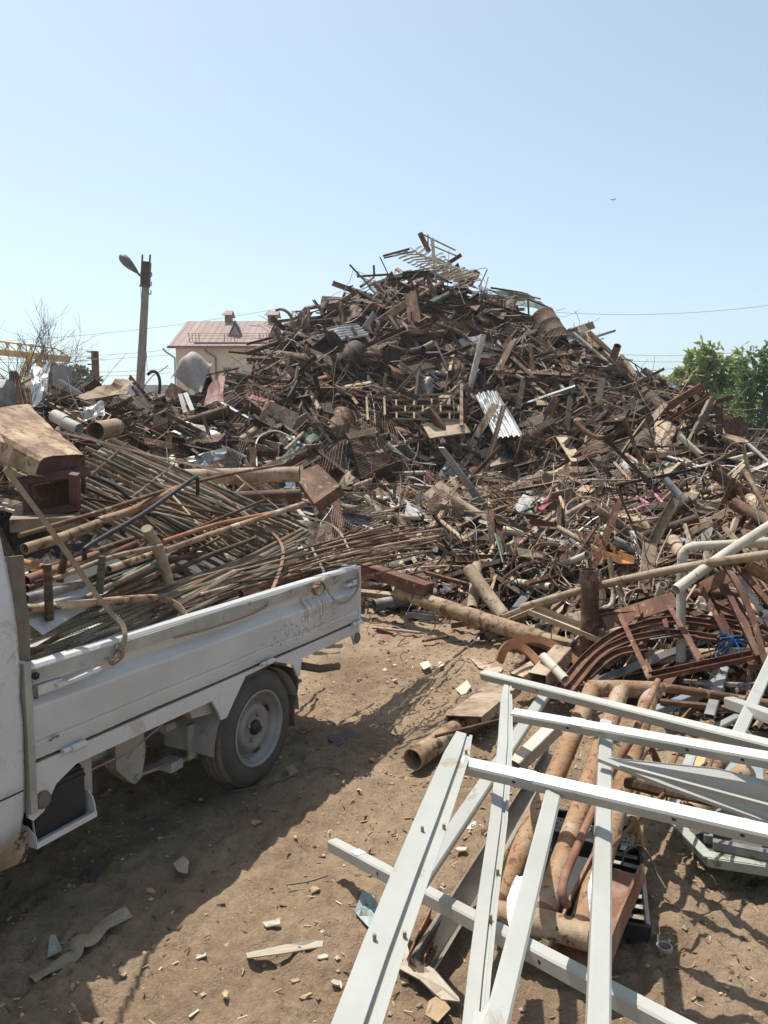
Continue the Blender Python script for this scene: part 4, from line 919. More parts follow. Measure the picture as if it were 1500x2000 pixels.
    # cab (only its rear corner is in the picture)
    sec = [(.105, .34), (.122, .42), (.13, .55), (.135, .72), (.128, .80), (.134, .88), (.13, 1.0), (.115, 1.12), (.07, 1.3), (.02, 1.46), (-.03, 1.6), (-.10, 1.68), (-.25, 1.72)]
    rings = []
    us = [-1.215, -1.222, -1.245, -1.3, -1.5, -1.9, -2.3, -2.48, -2.6]
    for i, u in enumerate(us):
        ins = [.045, .02, .005, 0, 0, 0, 0, .03, .12][i]; r = []
        for (v, z) in sec:
            uu = u - (.5 * max(0, z - .95) if i >= 6 else 0) * -1
            zz = z
            if z < .5 and i < 3: zz = z + (.5 - z) * (.35 - .12 * i)
            if z < .6 and abs(u + 1.95) < .36: zz = max(z, .27 + math.sqrt(max(0, .34 ** 2 - (u + 1.95) ** 2)))
            r.append(T(min(uu, -1.215), v - ins, zz))
        for (v, z) in sec[::-1]:
            uu = u + (.5 * max(0, z - .95) if i >= 6 else 0); r.append(T(min(uu, -1.215), -1.2 - v + ins, z))
        rings.append(r)
    b = MB(); k = len(rings[0])
    b.add([p for r in rings for p in r], [(i * k + j, (i + 1) * k + j, (i + 1) * k + (j + 1) % k, i * k + (j + 1) % k) for i in range(len(us) - 1) for j in range(k)], True)
    b.add(rings[0], [tuple(range(k))]); b.add(rings[-1], [tuple(range(k))[::-1]]); cb = tp('cab', b, 'paint')
    b = MB(); b.rod([T(-1.36, .137, .45), T(-1.36, .139, .75), T(-1.36, .132, 1.05)], .003, 4); b.rod([T(-1.25, .139, .52), T(-1.6, .139, .52)], .003, 4); tp('door_seam', b, 'black', cb)
    b = MB(); b.poly([T(-1.45, .098, 1.15), T(-2.1, .098, 1.15), T(-2.0, .012, 1.5), T(-1.5, .012, 1.5)], VT + V((0, 0, .25)), .006); tp('side_window', b, 'darkpane', cb)
truck()

# ---------------------------------------------------------------- rebar: ribbed bar, one mesh shared by all
def rebar_mesh(m, n=120, r=.0075, rib=.0016):
    b = MB(); pts = []; sc = []
    for i in range(n):
        x = -.5 + i / n
        for dx, s in ((0, 1), (.35, 1), (.5, 1 + rib / r), (.85, 1 + rib / r)): pts.append((x + dx / n, 0, 0)); sc.append(s)
    pts.append((.5, 0, 0)); sc.append(1)
    pr = [(r * math.cos(-2 * math.pi * j / 6), r * math.sin(-2 * math.pi * j / 6)) for j in range(6)][::-1]
    b.sweep(pts, pr, sc=sc); return b.mesh('rebar', m)
RB = rebar_mesh('rebar'); RBR = rebar_mesh('rebarrust')
def place_bar(name, me, p0, p1, thick=1.0, parent=None, roll=0.):
    p0, p1 = V(p0), V(p1); d = p1 - p0; L = d.length; o = bpy.data.objects.new(name, me); COL.objects.link(o)
    M = Matrix.Translation((p0 + p1) / 2) @ d.to_track_quat('X', 'Z').to_matrix().to_4x4() @ Matrix.Rotation(roll, 4, 'X') @ Matrix.Diagonal((L, thick, thick, 1))
    if parent is not None: o.parent = parent; o.matrix_basis = parent.matrix_basis.inverted() @ M
    else: o.matrix_basis = M
    return o
def pathp(pts): return [onv(*p) for p in pts]
def simple_rod(name, pts, r, m, label, cat, group=None, n=8, hollow_=False, nn=18):
    b = MB(); P_ = curve_pts(pts, nn) if len(pts) > 2 else pts
    if hollow_: b.pipe(P_, r, n, .14)
    else: b.rod(P_, r, n)
    return thing(name, b, m, label, cat, group)
def load():
    # the tied mat of rebars leaning up towards the cab
    c00 = V((-1.56, 4.35, 0)); far_hi = at(228, 860, 4.35); near_hi = at(95, 985, 3.25); far_lo = at(603, 1032, 4.3); near_lo = at(392, 1133, 3.42)
    t = empty('rebar_mat', (far_hi + near_lo) / 2, 'tied stack of parallel ribbed bars lying across the truck bed', 'rebar mat')
    for lay in range(2):
        n = 20 if lay == 0 else 11
        for i in range(n):
            s = (i + rng.uniform(-.3, .3)) / (n - 1); dz = V((0, 0, -.075 * lay)); e = rng.uniform(-.02, .03)
            a = far_hi.lerp(near_hi, s) + dz + V((0, 0, rng.normal() * .012)); b_ = far_lo.lerp(near_lo, min(1, max(0, s + rng.normal() * .012))) + dz + V((0, 0, rng.normal() * .01))
            d = (b_ - a); place_bar('rebar', RB if rng.random() < .8 else RBR, a - d * rng.uniform(0, .03), b_ + d * e * .4, rng.uniform(1.05, 1.35), t, rng.uniform(0, 6))
    for k in range(7):
        s = [.02, .055, .14, .3, .52, .74, .95][k]; dz = V((0, 0, .011 if k % 2 else -.02))
        place_bar('rebar', RBR, far_hi.lerp(far_lo, s) + dz, near_hi.lerp(near_lo, s) + dz, .9, t)
    # long ribbed bars resting on the near gate
    LE = [(150, 1262, .02), (128, 1256, 0), (166, 1275, .05), (134, 1280, .04), (160, 1292, .085), (60, 1236, -.05), (50, 1255, -.04), (118, 1240, -.02), (180, 1246, -.02), (90, 1270, 0), (200, 1230, -.03), (240, 1205, -.06), (60, 1215, -.08)]
    k = 0
    for i in range(19):
        x, y, v = LE[i % len(LE)]; x += rng.normal() * 12 * (i >= len(LE)); y += rng.normal() * 6 * (i >= len(LE)); a = onv(x, y, v)
        s = i / 19; b_ = onv(598 + rng.uniform(-25, 12), 1034 + 62 * s + rng.uniform(-4, 4), -.24 + .16 * s)
        o = place_bar('rebar', RB if (i % 4) else RBR, a, b_, rng.uniform(1.0, 1.3), None, rng.uniform(0, 6))
        tag(o, 'long ribbed bar in the fan of bars resting along the near gate', 'rebar', 'ribbed bars fanned along the near gate')
    for i in range(30):
        a = onv(rng.uniform(150, 470), 0, 0); x0 = rng.uniform(120, 470); y0 = 1268 - (x0 - 120) * .37 + rng.uniform(-8, 18); v0 = rng.uniform(-.12, .02)
        x1 = rng.uniform(650, 862); y1 = 1000 + (1 - i / 30) * 22 + i * 3.0 + rng.uniform(-6, 6); a = onv(x0, y0, v0); v1 = -.33 + .3 * i / 30; b_ = onv(x1, y1, v1)
        m_ = a.lerp(b_, .55) + V((0, 0, -.015)); o = simple_rod('rusty_rod', [a, m_, b_ + V((0, 0, rng.uniform(-.03, .02)))], rng.uniform(.004, .0075), 'rust' if i % 3 else 'tan', 'thin rusty rod in the bundle sticking out over the truck tail', 'rod', 'rusty rods overhanging the tail', 6, nn=6)
    simple_rod('rusty_rod', [at(560, 1090, 4.1), at(700, 1060, 4.5), at(862, 1032, 4.9)], .006, 'rust', 'rusty rod reaching farthest out beyond the truck tail', 'rod', 'rusty rods overhanging the tail', 6)
    for i in range(12):
        e = at(rng.uniform(770, 868), 1020 + i * 5 + rng.uniform(-3, 3), rng.uniform(4.5, 4.9)); a = onv(rng.uniform(420, 560), 1110 + i * 3, rng.uniform(-.3, -.05)); simple_rod('rusty_rod', [a, a.lerp(e, .5) + V((0, 0, rng.uniform(0, .03))), e], rng.uniform(.004, .0065), 'tan' if i % 2 else 'rust', ('dusty tan' if i % 2 else 'rusty') + ' rod reaching far out over the scrap behind the truck tail', 'rod', 'longest rods overhanging the tail', 6, nn=8)
    b = MB(); b.sweep([onv(596, 1085, -.22), onv(757, 1036, -.26)], lprof(.045, .06, .005), up=(.3, -.5, .8)); thing('angle_iron', b, 'tan', 'wide dusty angle iron over the truck tail', 'angle iron')
    simple_rod('rusty_pipe', pathp([(470, 1160, -.02), (575, 1122, -.05), (632, 1099, -.08), (752, 1047, -.12)]), .0165, 'rust', 'brown pipe lying low over the truck tail beside the strap', 'pipe', None, 10, True)
    simple_rod('rusty_pipe', pathp([(630, 1099, .0), (668, 1110, .01)]), .009, 'rust', 'short stub of pipe ending just above the tail of the gate', 'pipe', None, 8, True)
    simple_rod('bent_tube', pathp([(165, 1094, -.12), (166, 1076, -.12), (180, 1062, -.13), (285, 1000, -.22), (374, 937, -.32), (384, 935, -.33), (386, 944, -.33), (386, 968, -.33)]), .0095, 'black', 'long black bent tube handle on top of the rebars', 'bent tube', None, 10, nn=50)
    simple_rod('bent_tube', pathp([(172, 928, -.5), (220, 948, -.48), (258, 978, -.45)]), .008, 'black', 'short black tube emerging beside the rusty frame', 'bent tube', None, 8)
    simple_rod('bent_tube', pathp([(292, 1004, -.28), (312, 1007, -.29), (352, 1032, -.26), (400, 1062, -.25)]), .0075, 'black', 'black tube with a blue sheen under the long handle', 'bent tube', None, 8)
    simple_rod('grey_pipe', pathp([(212, 1112, -.08), (400, 1048, -.2), (592, 984, -.33)]), .0145, 'crustpipe', 'long grey pipe lying diagonally over the load', 'pipe', None, 12, True)
    simple_rod('rusty_pipe', pathp([(38, 1046, -.12), (200, 998, -.25), (330, 956, -.4), (440, 928, -.5), (555, 907, -.55)]), .009, 'rust', 'long thin curved rusty pipe reaching over the rebars', 'pipe', None, 8, nn=30)
    simple_rod('rusty_pipe', pathp([(318, 1058, -.16), (420, 1025, -.24), (500, 1008, -.3), (590, 990, -.36)]), .0105, 'orange', 'orange rusted pipe above the long grey one', 'pipe', None, 8)
    simple_rod('flaking_pipe', pathp([(192, 1018, -.3), (262, 995, -.34), (345, 955, -.4)]), .0175, 'whitepipe', 'white flaking pipe with its open end to the left', 'pipe', None, 12, True)
    simple_rod('brown_pipe', pathp([(48, 1072, -.2), (120, 1050, -.22), (195, 1022, -.3)]), .02, 'yellowpipe', 'thick ochre brown pipe below the flaking one', 'pipe', None, 12, True)
    for i, (a, b_, r, m_, lb) in enumerate([((50, 1135, -.12), (190, 1085, -.2), .02, 'redpipe', 'upper red pipe beside the cab'), ((52, 1150, -.1), (265, 1062, -.22), .013, 'redrust', 'long red pipe under the handle'), ((60, 1120, -.3), (260, 1052, -.35), .012, 'rust', 'brown pipe in the shade behind the red ones'), ((50, 1170, -.03), (160, 1140, -.07), .017, 'grey', 'grey pipe just over the white plate'), ((220, 1140, -.1), (318, 1104, -.15), .018, 'green', 'dull green pipe by the taped post'), ((240, 1128, -.2), (330, 1086, -.25), .014, 'green', 'thin green pipe by the taped post'), ((210, 1170, -.06), (330, 1128, -.12), .008, 'rebarrust', 'rust red bar near the taped post'), ((215, 1178, -.05), (345, 1138, -.1), .008, 'rebarrust', 'second rust red bar near the taped post'), ((45, 1098, -.25), (85, 1108, -.15), .013, 'orange', 'short orange pipe stub by the cab')]):
        simple_rod('loose_pipe', [onv(*a), onv(*b_)], r, m_, lb + ' in the truck bed', 'pipe', None, 10, m_ not in ('rebarrust',))
    simple_rod('bent_pipe', pathp([(48, 1190, .0), (150, 1180, .0), (250, 1170, .0), (310, 1168, .01), (345, 1182, .03), (361, 1202, .05)]), .0135, 'crustpipe', 'bent brown pipe curving down near the gate rim', 'pipe', None, 10, True, nn=36)
    b = MB(); P_ = pathp([(286, 1032, -.08), (298, 1052, -.09), (312, 1082, -.09), (322, 1110, -.08), (330, 1140, -.07)]); b.sweep(curve_pts(P_, 20), [(.024 * math.cos(a), .02 * math.sin(a)) for a in np.linspace(0, 2 * math.pi, 11)[:-1]], smooth=True, sc=[1 + .12 * math.sin(i * 2.2) for i in range(len(curve_pts(P_, 20)))])
    t2 = thing('taped_post', b, 'strap', 'short rusty post wrapped in grey tape standing in the load', 'post')
    for (a, b_, lb, m_) in (((92, 1102, .02), (97, 1212, .02), 'rusty upright stub of thick ribbed bar over the white plate', 'rebarrust'), ((200, 1086, .0), (194, 1160, .0), 'pale upright stub of thick ribbed bar right of the strap', 'rebar'), ((131, 1062, -.03), (116, 1138, -.03), 'light green upright stub half behind the strap', 'green')):
        o = place_bar('thick_stub', bpy.data.meshes['rebar'] if m_ == 'rebar' else RBR, onv(*a), onv(*b_), 1.6); tag(o, lb, 'bar stub')
    P_ = pathp([(50, 1168, -.12), (150, 1142, -.16), (215, 1152, -.12), (178, 1182, -.04), (84, 1238, .04), (50, 1212, .02)])
    b = MB(); b.poly(P_, (0, 0, 1), .004); thing('white_plate', b, 'galv', 'square white painted plate at the front of the bed', 'plate')
    for i in range(16):
        x0 = rng.uniform(40, 200); y0 = 1190 - (x0 - 40) * .2 + rng.uniform(-60, 55); x1 = x0 + rng.uniform(150, 380); y1 = y0 - (x1 - x0) * rng.uniform(.2, .5); v0 = rng.uniform(-.35, -.02)
        a = onv(x0, y0, v0); e = onv(x1, y1, v0 - rng.uniform(.0, .18)); k = i % 4; m_ = ['rust', 'rebarrust', 'tan', 'darkrust'][k]; c_ = a.lerp(e, .5) + V((0, 0, rng.uniform(-.03, .03)))
        simple_rod('loose_rod', [a, c_, e], rng.uniform(.005, .013), m_, ['rusty brown', 'rust red', 'dusty tan', 'dark brown'][k] + ' rod lying across the front of the load near the cab', 'rod', 'rods lying across the front of the load', 8, nn=8)
    for i in range(9):
        s0, s1 = rng.uniform(0, 1), rng.uniform(0, 1); a = far_hi.lerp(near_hi, s0).lerp(far_lo.lerp(near_lo, s0), rng.uniform(.1, .5)) + V((0, 0, .02)); e = far_lo.lerp(near_lo, s1) + V((0, 0, .03)); simple_rod('bent_rod', [a, a.lerp(e, .5) + V((rng.normal() * .04, rng.normal() * .04, .02)), e], rng.uniform(.004, .008), 'rust' if i % 2 else 'tan', ['dusty tan', 'rusty'][i % 2] + [' short', ' long', ' thin', ' thick', ' crooked'][i // 2] + ' bent rod lying loose on top of the rebar mat', 'rod', 'loose rods on the rebar mat', 6, nn=10)
    # filler at the bottom of the bed
    for i in range(34):
        u = rng.uniform(-1.15, .4); v = rng.uniform(-1.1, .0); z = rng.uniform(.62, .74); L = rng.uniform(.5, 1.1); a = rng.normal() * .25
        d = (UT * math.cos(a) + VT * math.sin(a)) * L; s = T(u, v, z); e = s + d
        if (e - WO).dot(VT) > .02: e -= VT * ((e - WO).dot(VT) - .02)
        o = place_bar('rebar', RBR if i % 2 else RB, s, e + V((0, 0, rng.uniform(0, .1))), 1.1); tag(o, 'rusted bar at the bottom of the truck bed under the load', 'rebar', 'bars at the bottom of the bed')
    # rusty box on its frame
    A, B, Cc, D = at(82, 892, 3.05), at(168, 886, 3.3), at(163, 921, 3.3), at(66, 934, 3.05)
    A2, B2, C2, D2 = at(-75, 806, 3.25), at(60, 788, 3.75), at(60, 830, 3.75), at(-90, 880, 3.25)
    def ring(a, b_, c_, d_, q=.22):
        out = []; P4 = [a, b_, c_, d_]
        for i in range(4):
            p = P4[i]; pr_ = P4[i - 1]; nx = P4[(i + 1) % 4]
            for s in (0, .5, 1):
                e1 = p.lerp(pr_, q * (1 - s) if s < 1 else 0); e2 = p.lerp(nx, q * s if s > 0 else 0); x = p.lerp(pr_, q).lerp(p, .5).lerp(p.lerp(nx, q).lerp(p, .5), .5) if s == .5 else (p.lerp(pr_, q) if s == 0 else p.lerp(nx, q)); out.append(x)
        return out
    b = MB(); m_ = 9; rg = [ring(A.lerp(A2, i / m_), B.lerp(B2, i / m_), Cc.lerp(C2, i / m_), D.lerp(D2, i / m_)) for i in range(m_ + 1)]
    for i, r in enumerate(rg):
        c_ = sum(r, V((0, 0, 0))) / 12; rg[i] = [c_ + (p - c_) * (1 + .035 * rng.normal() * (0 < i)) for j, p in enumerate(r)]
    b.add([p for r in rg for p in r], [(i * 12 + j, i * 12 + (j + 1) % 12, (i + 1) * 12 + (j + 1) % 12, (i + 1) * 12 + j) for i in range(m_) for j in range(12)], False)
    b.add(rg[-1], [tuple(range(12))]); c_ = sum(rg[0], V((0, 0, 0))) / 12; inn = [c_ + (p - c_) * .93 + (rg[1][j] - p) * .25 for j, p in enumerate(rg[0])]
    b.add(rg[0] + inn, [(j, 12 + j, 12 + (j + 1) % 12, (j + 1) % 12) for j in range(12)])
    t = empty('rusty_box', (A + D2) / 2, 'rusty box with peeling yellow paint on top of the load beside the cab', 'box')
    under(t, 'shell', b, MT['yellowbox']); b = MB(); b.add(inn, [tuple(range(12))[::-1]]); under(t, 'shade_dark_end', b, 'maroonrust_and_shade')  # end face gets a darker rust, its shade put into the colour
    b = MB()
    for q0, q1, s in (((30, 942), (176, 921), .035), ((30, 1016), (152, 990), .035), ((145, 925), (147, 992), .035), ((52, 940), (56, 1010), .03)):
        b.sweep([at(*q0, 3.1), at(*q1, 3.15)], rect(s, .03), up=(0, -1, .2))
    for q0, q1 in (((160, 925), (40, 860)), ((150, 990), (60, 930))): b.sweep([at(*q0, 3.2), at(*q1, 3.9)], rect(.03, .03))
    thing('angle_stand', b, 'maroonrust_and_shade', 'dark maroon angle frame under the rusty box', 'frame')
    b = MB(); b.poly([at(56, 950, 3.2), at(140, 935, 3.25), at(142, 985, 3.25), at(56, 1006, 3.2)], (0, -1, 0), .02); thing('dark_sheet', b, 'rust', 'dark rusty panel inside the maroon frame', 'panel')
    simple_rod('short_tube', [at(163, 935, 3.2), at(163, 963, 3.2)], .01, 'darkrust', 'short dark tube hanging under the right end of the frame', 'leg')
    b = MB(); b.box(at(90, 1012, 3.2), (.25, .5, .05), Matrix.Rotation(.4, 3, 'Z')); thing('support_block', b, 'tan', 'dusty brown block under the maroon frame', 'block')
    # webbing straps
    def strap(pts, w_, m_, label, tw=None, th=.003):
        P_ = curve_pts([onv(*p) for p in pts], 36); b = MB(); n_ = len(P_); b.sweep(P_, rect(w_, th), up=(.45, -.75, .5), tw=[(tw or 0) * i / n_ + .12 * math.sin(i * .7) for i in range(n_)]); return thing('webbing_strap', b, m_, label, 'strap')
    strap([(10, 915, .06), (90, 1022, .04), (170, 1136, .03), (212, 1192, .06), (238, 1218, .09), (244, 1240, .112), (240, 1262, .118), (226, 1288, .125), (214, 1284, .12)], .019, 'strap', 'wide sand coloured strap pulled from the cab over the gate', .3)
    strap([(228, 1262, .12), (240, 1268, .124), (238, 1284, .126), (222, 1296, .124), (216, 1290, .122)], .02, 'brownstrap', 'knotted brown strap end under the gate rim', .9)
    strap([(110, 842, -.9), (230, 872, -.9), (330, 898, -.75), (450, 925, -.62), (475, 940, -.55), (540, 990, -.42), (560, 1005, -.36)], .014, 'brownstrap', 'thin brown strap running over the far edge of the load', .4)
    strap([(160, 848, -1.0), (300, 905, -.8), (420, 960, -.55), (505, 1022, -.3), (540, 1048, -.2), (553, 1078, -.1), (545, 1118, -.02), (528, 1160, .08), (519, 1184, .112)], .015, 'brownstrap', 'brown strap tied down in the middle of the gate', .5)
    strap([(520, 1186, .112), (470, 1208, .112), (400, 1230, .112), (340, 1246, .112)], .008, 'brownstrap', 'loose brown strap tail lying along the gate rim', .2)
    strap([(568, 1002, -.4), (636, 1020, -.3), (664, 1040, -.2), (682, 1075, -.05), (696, 1108, .09), (701, 1136, .12), (694, 1158, .13), (672, 1178, .13), (650, 1168, .135), (632, 1142, .13), (622, 1134, .125)], .012, 'strap', 'hanging strap looping below the tail end of the gate', .8)
    strap([(606, 1062, -.2), (618, 1088, -.1), (631, 1112, .02), (632, 1128, .1), (622, 1140, .125), (614, 1158, .12)], .016, 'strap', 'sand coloured strap knotted at the gate rim near the tail', .4)
    strap([(612, 1142, .13), (628, 1134, .14), (634, 1150, .135), (618, 1162, .13), (612, 1148, .138), (626, 1140, .14)], .016, 'brownstrap', 'bunched strap knot hanging on the gate rim', 1.2)
MT['maroonrust_and_shade'] = mat('maroon_rust_and_shade', [(.05, .025, .025), (.11, .05, .045), (.16, .09, .075)], vary=.1)  # maroon rust of stand and ring, also the painted shade of the box end
MT['yellowbox'] = mat('peeling_yellow', [(.14, .075, .045), (.29, .19, .11), (.46, .37, .21)], scale=9, spot=(.15, .08, .05), spot_t=.54, spot_s=17, vary=0, bump=.5, bscale=30)
load()
# ---------------------------------------------------------------- single pieces one can pick out on the heap
def hp(px, py, off=.12):
    p = hit(px, py, off)
    return p if p is not None else at(px, py, 15)
def hpipe(name, m, pts, r, label, cat='pipe', off=.15, n=12, Y=None, hollow_=True, nn=16, t=.12):
    P_ = []
    for q in pts:
        P_.append(at(q[0], q[1], q[2]) if len(q) > 2 else hp(q[0], q[1], off))
    b = MB(); P_ = curve_pts(P_, nn) if len(P_) > 2 else P_
    if m in ('yellowpipe', 'flakedark', 'crustpipe') and len(P_) == 2:
        q = [P_[0].lerp(P_[1], i / 30) for i in range(31)]; b.pipe(q, r, n, t, sc=[1 + rng.normal() * .03 for _ in q]); return thing(name, b, m, label, cat)
    (b.pipe(P_, r, n, t) if hollow_ else b.rod(P_, r, n)); return thing(name, b, m, label, cat)
def hprof(name, m, pts, pr, label, cat='beam', off=.15, up=None, nn=16, curved=False, tw=None):
    P_ = [at(q[0], q[1], q[2]) if len(q) > 2 else hp(q[0], q[1], off) for q in pts]
    if curved: P_ = curve_pts(P_, nn)
    b = MB(); b.sweep(P_, pr, up=up or (0, -.6, .8), tw=tw); return thing(name, b, m, label, cat)
def patch(name, m, cs, label, cat, ni=8, nj=8, amp=.03, corr=0, waves=4, off=.2, th=.006, seed=3, smooth=False, tilt=(0, 0, 0, 0), bulge=0):
    C4 = [at(*c) if len(c) > 2 else hp(c[0], c[1], off + tilt[i]) for i, c in enumerate(cs)]; q = VN(seed); a, b_, c, d = C4
    nn = (b_ - a).cross(d - a).normalized(); nn = nn if nn.y < 0 else -nn; P_ = []; S = (b_ - a).length
    for i in range(ni):
        P_.append([])
        for j in range(nj):
            u, v = i / (ni - 1), j / (nj - 1); p = a.lerp(b_, u).lerp(d.lerp(c, u), v)
            h = bulge * (1 - (2 * u - 1) ** 2) * (1 - (2 * v - 1) ** 2) + amp * (float(q(u * 3 + .3, v * 3 + .3)) * 2 + float(q(u * 9, v * 9)) * .6)
            if corr: h += corr * math.cos(u * waves * 2 * math.pi)
            P_[-1].append(p + nn * h)
    b = MB(); b.grid(P_, smooth=smooth, th=th); return thing(name, b, m, label, cat)
def gridpatch(name, m, cs, nx, ny, r, label, cat='mesh', off=.25, seed=5, amp=.08, parent=None):
    C4 = [at(*c) if len(c) > 2 else hp(c[0], c[1], off) for c in cs]; q = VN(seed); a, b_, c, d = C4
    def f(u, v): p = a.lerp(b_, u).lerp(d.lerp(c, u), v); return p + V((0, -1, .3)) * float(q(u * 3, v * 3)) * amp
    b = MB()
    for i in range(nx + 1): b.rod([f(i / nx, k / 5) for k in range(6)], r, 4, caps=False)
    for j in range(ny + 1): b.rod([f(k / 5, j / ny) for k in range(6)], r, 4, caps=False)
    return thing(name, b, m, label, cat)
def netpatch(name, m, cs, nx, ny, label, off=.22, seed=6, amp=.2, r=.004):
    """expanded metal: crossing zig-zag strands"""
    C4 = [hp(c[0], c[1], off) for c in cs]; q = VN(seed); a, b_, c, d = C4
    def f(u, v): p = a.lerp(b_, u).lerp(d.lerp(c, u), v); return p + V((0, -1, .2)) * (float(q(u * 3, v * 3)) * amp + float(q(u * 8, v * 8)) * amp * .3)
    b = MB()
    for j in range(ny):
        for s in (0, 1):
            pts = [f(i / nx, min(1, (j + (.5 if (i + s) % 2 else 0) + s * .0) / ny)) for i in range(nx + 1)]; b.rod(pts, r, 3, caps=False)
    return thing(name, b, m, label, 'netting')
def singles():
    patch('corrugated_sheet', 'galv', [(927, 768), (970, 764), (1020, 850), (966, 858)], 'bright galvanised corrugated sheet lying on the middle face of the great heap', 'corrugated sheet', 26, 9, .03, .022, 5, .75, smooth=True)
    patch('tan_board', 'cream', [(824, 830), (902, 821), (920, 846), (840, 858)], 'tan flat board left of the bright corrugated sheet', 'board', 6, 5, .015, off=.7, th=.03)
    patch('rusty_plate', 'darkrust', [(505, 694), (560, 645), (588, 640), (560, 688)], 'dark rusty plate sticking up on the left shoulder beside the house roof', 'plate', 6, 5, .03, off=.3, th=.015)
    patch('crumpled_bonnet', 'bonnet', [(333, 738, 12.6), (378, 704, 13), (414, 708, 13), (392, 764, 12.2), (336, 766, 12.0)][:4], 'pale crumpled car bonnet lying in front of the cream house', 'car bonnet', 14, 14, .09, th=.01, seed=12, smooth=True, bulge=.35)
    patch('crumpled_sheet', 'rusttan', [(150, 782, 11.6), (200, 746, 12), (262, 742, 12), (246, 776, 11.4)], 'long tan crumpled sheet between iron column and lamp post', 'metal sheet', 11, 7, .08, th=.01, seed=14)
    patch('foil_sheet', 'foil', [(58, 716, 10.6), (96, 716, 10.8), (86, 788, 10.2), (64, 792, 10.2)], 'tall sheet of crumpled silver foil standing left of the concrete slab', 'foil', 12, 14, .12, th=.004, seed=15)
    patch('white_bag', 'foil', [(162, 793, 9.6), (203, 788, 9.7), (206, 816, 9.4), (164, 822, 9.4)], 'small crumpled white sheet below the tan crumpled one', 'sheet', 9, 8, .08, th=.004, seed=16)
    patch('corrugated_sheet', 'rust', [(18, 722, 10), (36, 728, 10), (52, 792, 9.6), (18, 788, 9.6)], 'brown ribbed sheet standing at the far left behind the yellow box', 'corrugated sheet', 22, 5, .02, .02, 6, th=.008)
    patch('corrugated_sheet', 'rust', [(36, 756, 10), (60, 760, 10), (64, 790, 9.7), (44, 786, 9.7)], 'small brown ribbed sheet beside the silver foil', 'corrugated sheet', 14, 5, .02, .015, 4, th=.008)
    b = MB(); c = at(4, 770, 9.4); b.sweep([c + V((-.35, 0, 0)), c + V((.1, 0, 0))], [(x * 1.0, y) for x, y in rect(.35, .34, .1)]); thing('grey_tank', b, 'grey', 'rounded grey box at the left edge above the yellow box', 'box')
    hpipe('rusty_bin', 'rusttan', [(186, 842, 8.2), (226, 834, 8.8)], .1, 'rusty open bin lying on its side behind the rebars', 'bin', n=16, t=.06)
    hpipe('white_roll', 'dustywhite', [(128, 826, 8.6), (155, 838, 8.5)], .065, 'short white tube beside the rusty open bin', 'tube', n=14)
    hpipe('white_roll', 'palepipe', [(106, 812, 8.8), (130, 824, 8.7)], .075, 'dirty white curved tube just behind the yellow box', 'tube', n=14)
    hpipe('big_pipe', 'tan', [(330, 932, 6.2), (585, 926, 6.2)], .062, 'big dusty pipe lying level behind the truck bed', off=.1, n=20)
    hpipe('big_pipe', 'rust', [(440, 972, 5.9), (588, 966, 5.9)], .045, 'shorter brown pipe below the big dusty one', n=16)
    cs = [at(576, 930, 6.9), at(620, 906, 7.0), at(665, 948, 6.8), at(614, 984, 6.6)]
    b = MB(); b.poly(cs, (0, -.5, 1), .01); b.poly([cs[0], cs[3], cs[3] + V((0, .03, -.05)), cs[0] + V((0, .03, -.05))], (0, -1, 0), .01); b.poly([cs[3], cs[2], cs[2] + V((.04, .05, -.08)), cs[3] + V((.04, .05, -.08))], (.5, -1, 0), .01)
    thing('folded_plate', b, 'rust', 'folded rusty plate with two turned edges at the end of the big pipe', 'plate')
    hprof('pale_channel', 'dustywhite', [(742, 938), (838, 1032)], uprof(.09, .045), 'upper of two pale steel channels in front of the heap foot', 'channel', .4)
    hprof('pale_channel', 'dustywhite', [(733, 952), (800, 1030)], uprof(.08, .045), 'lower of two pale steel channels in front of the heap foot', 'channel', .4)
    hprof('pale_channel', 'dustywhite', [(1278, 906), (1385, 934)], uprof(.1, .05), 'upper of two pale bars on the right flank', 'channel', .3)
    hprof('pale_channel', 'dustywhite', [(1282, 922), (1372, 944)], uprof(.09, .05), 'lower of two pale bars on the right flank', 'channel', .3)
    c0, c1 = at(1058, 618, 18.0), at(1096, 678, 17.4); b = lib_drum(.5); ax = (c1 - c0); M = ax.to_track_quat('X', 'Z').to_matrix().to_4x4(); o = (c0 + c1) / 2
    b.v = [tuple(M @ V((p[0] * ax.length, p[1] * .58, p[2] * .58)) + o) for p in b.v]; thing('steel_drum', b, 'rust', 'large brown drum tilted on the right crest of the great heap', 'drum')
    hpipe('big_pipe', 'rust', [(757, 678), (868, 652)], .1, 'thick brown pipe with an open end on the upper heap', off=.35, n=16)
    hpipe('big_pipe', 'rust', [(790, 600), (862, 556)], .09, 'brown pipe pointing up right just under the summit', off=.35, n=14)
    hpipe('big_pipe', 'rust', [(1196, 704, 15.6), (1206, 676, 15.3)], .075, 'brown pipe standing up on the right crest', n=14)
    hpipe('big_pipe', 'darkrust', [(1256, 768), (1312, 812)], .13, 'thick dark pipe half buried on the right flank', off=.3, n=16)
    hpipe('big_pipe', 'tan', [(1452, 968), (1530, 1022)], .07, 'tan pipe entering from the right edge', off=.4, n=16)
    hprof('standing_plank', 'tan', [(1040, 722), (1060, 792)], rect(.22, .03), 'broad tan board standing on the right face', 'board', .35)
    hprof('standing_plank', 'cream', [(1096, 852), (1128, 902)], rect(.2, .02), 'pale plank at the shaded foot right of centre', 'board', .4)
    b = MB(); P_ = [hp(1012, 800, .5), hp(1022, 742, .5), hp(1118, 742, .6), hp(1106, 842, .5)]
    for i in range(3): b.sweep([P_[i], P_[i + 1]], rect(.09, .05), up=(0, -1, 0))
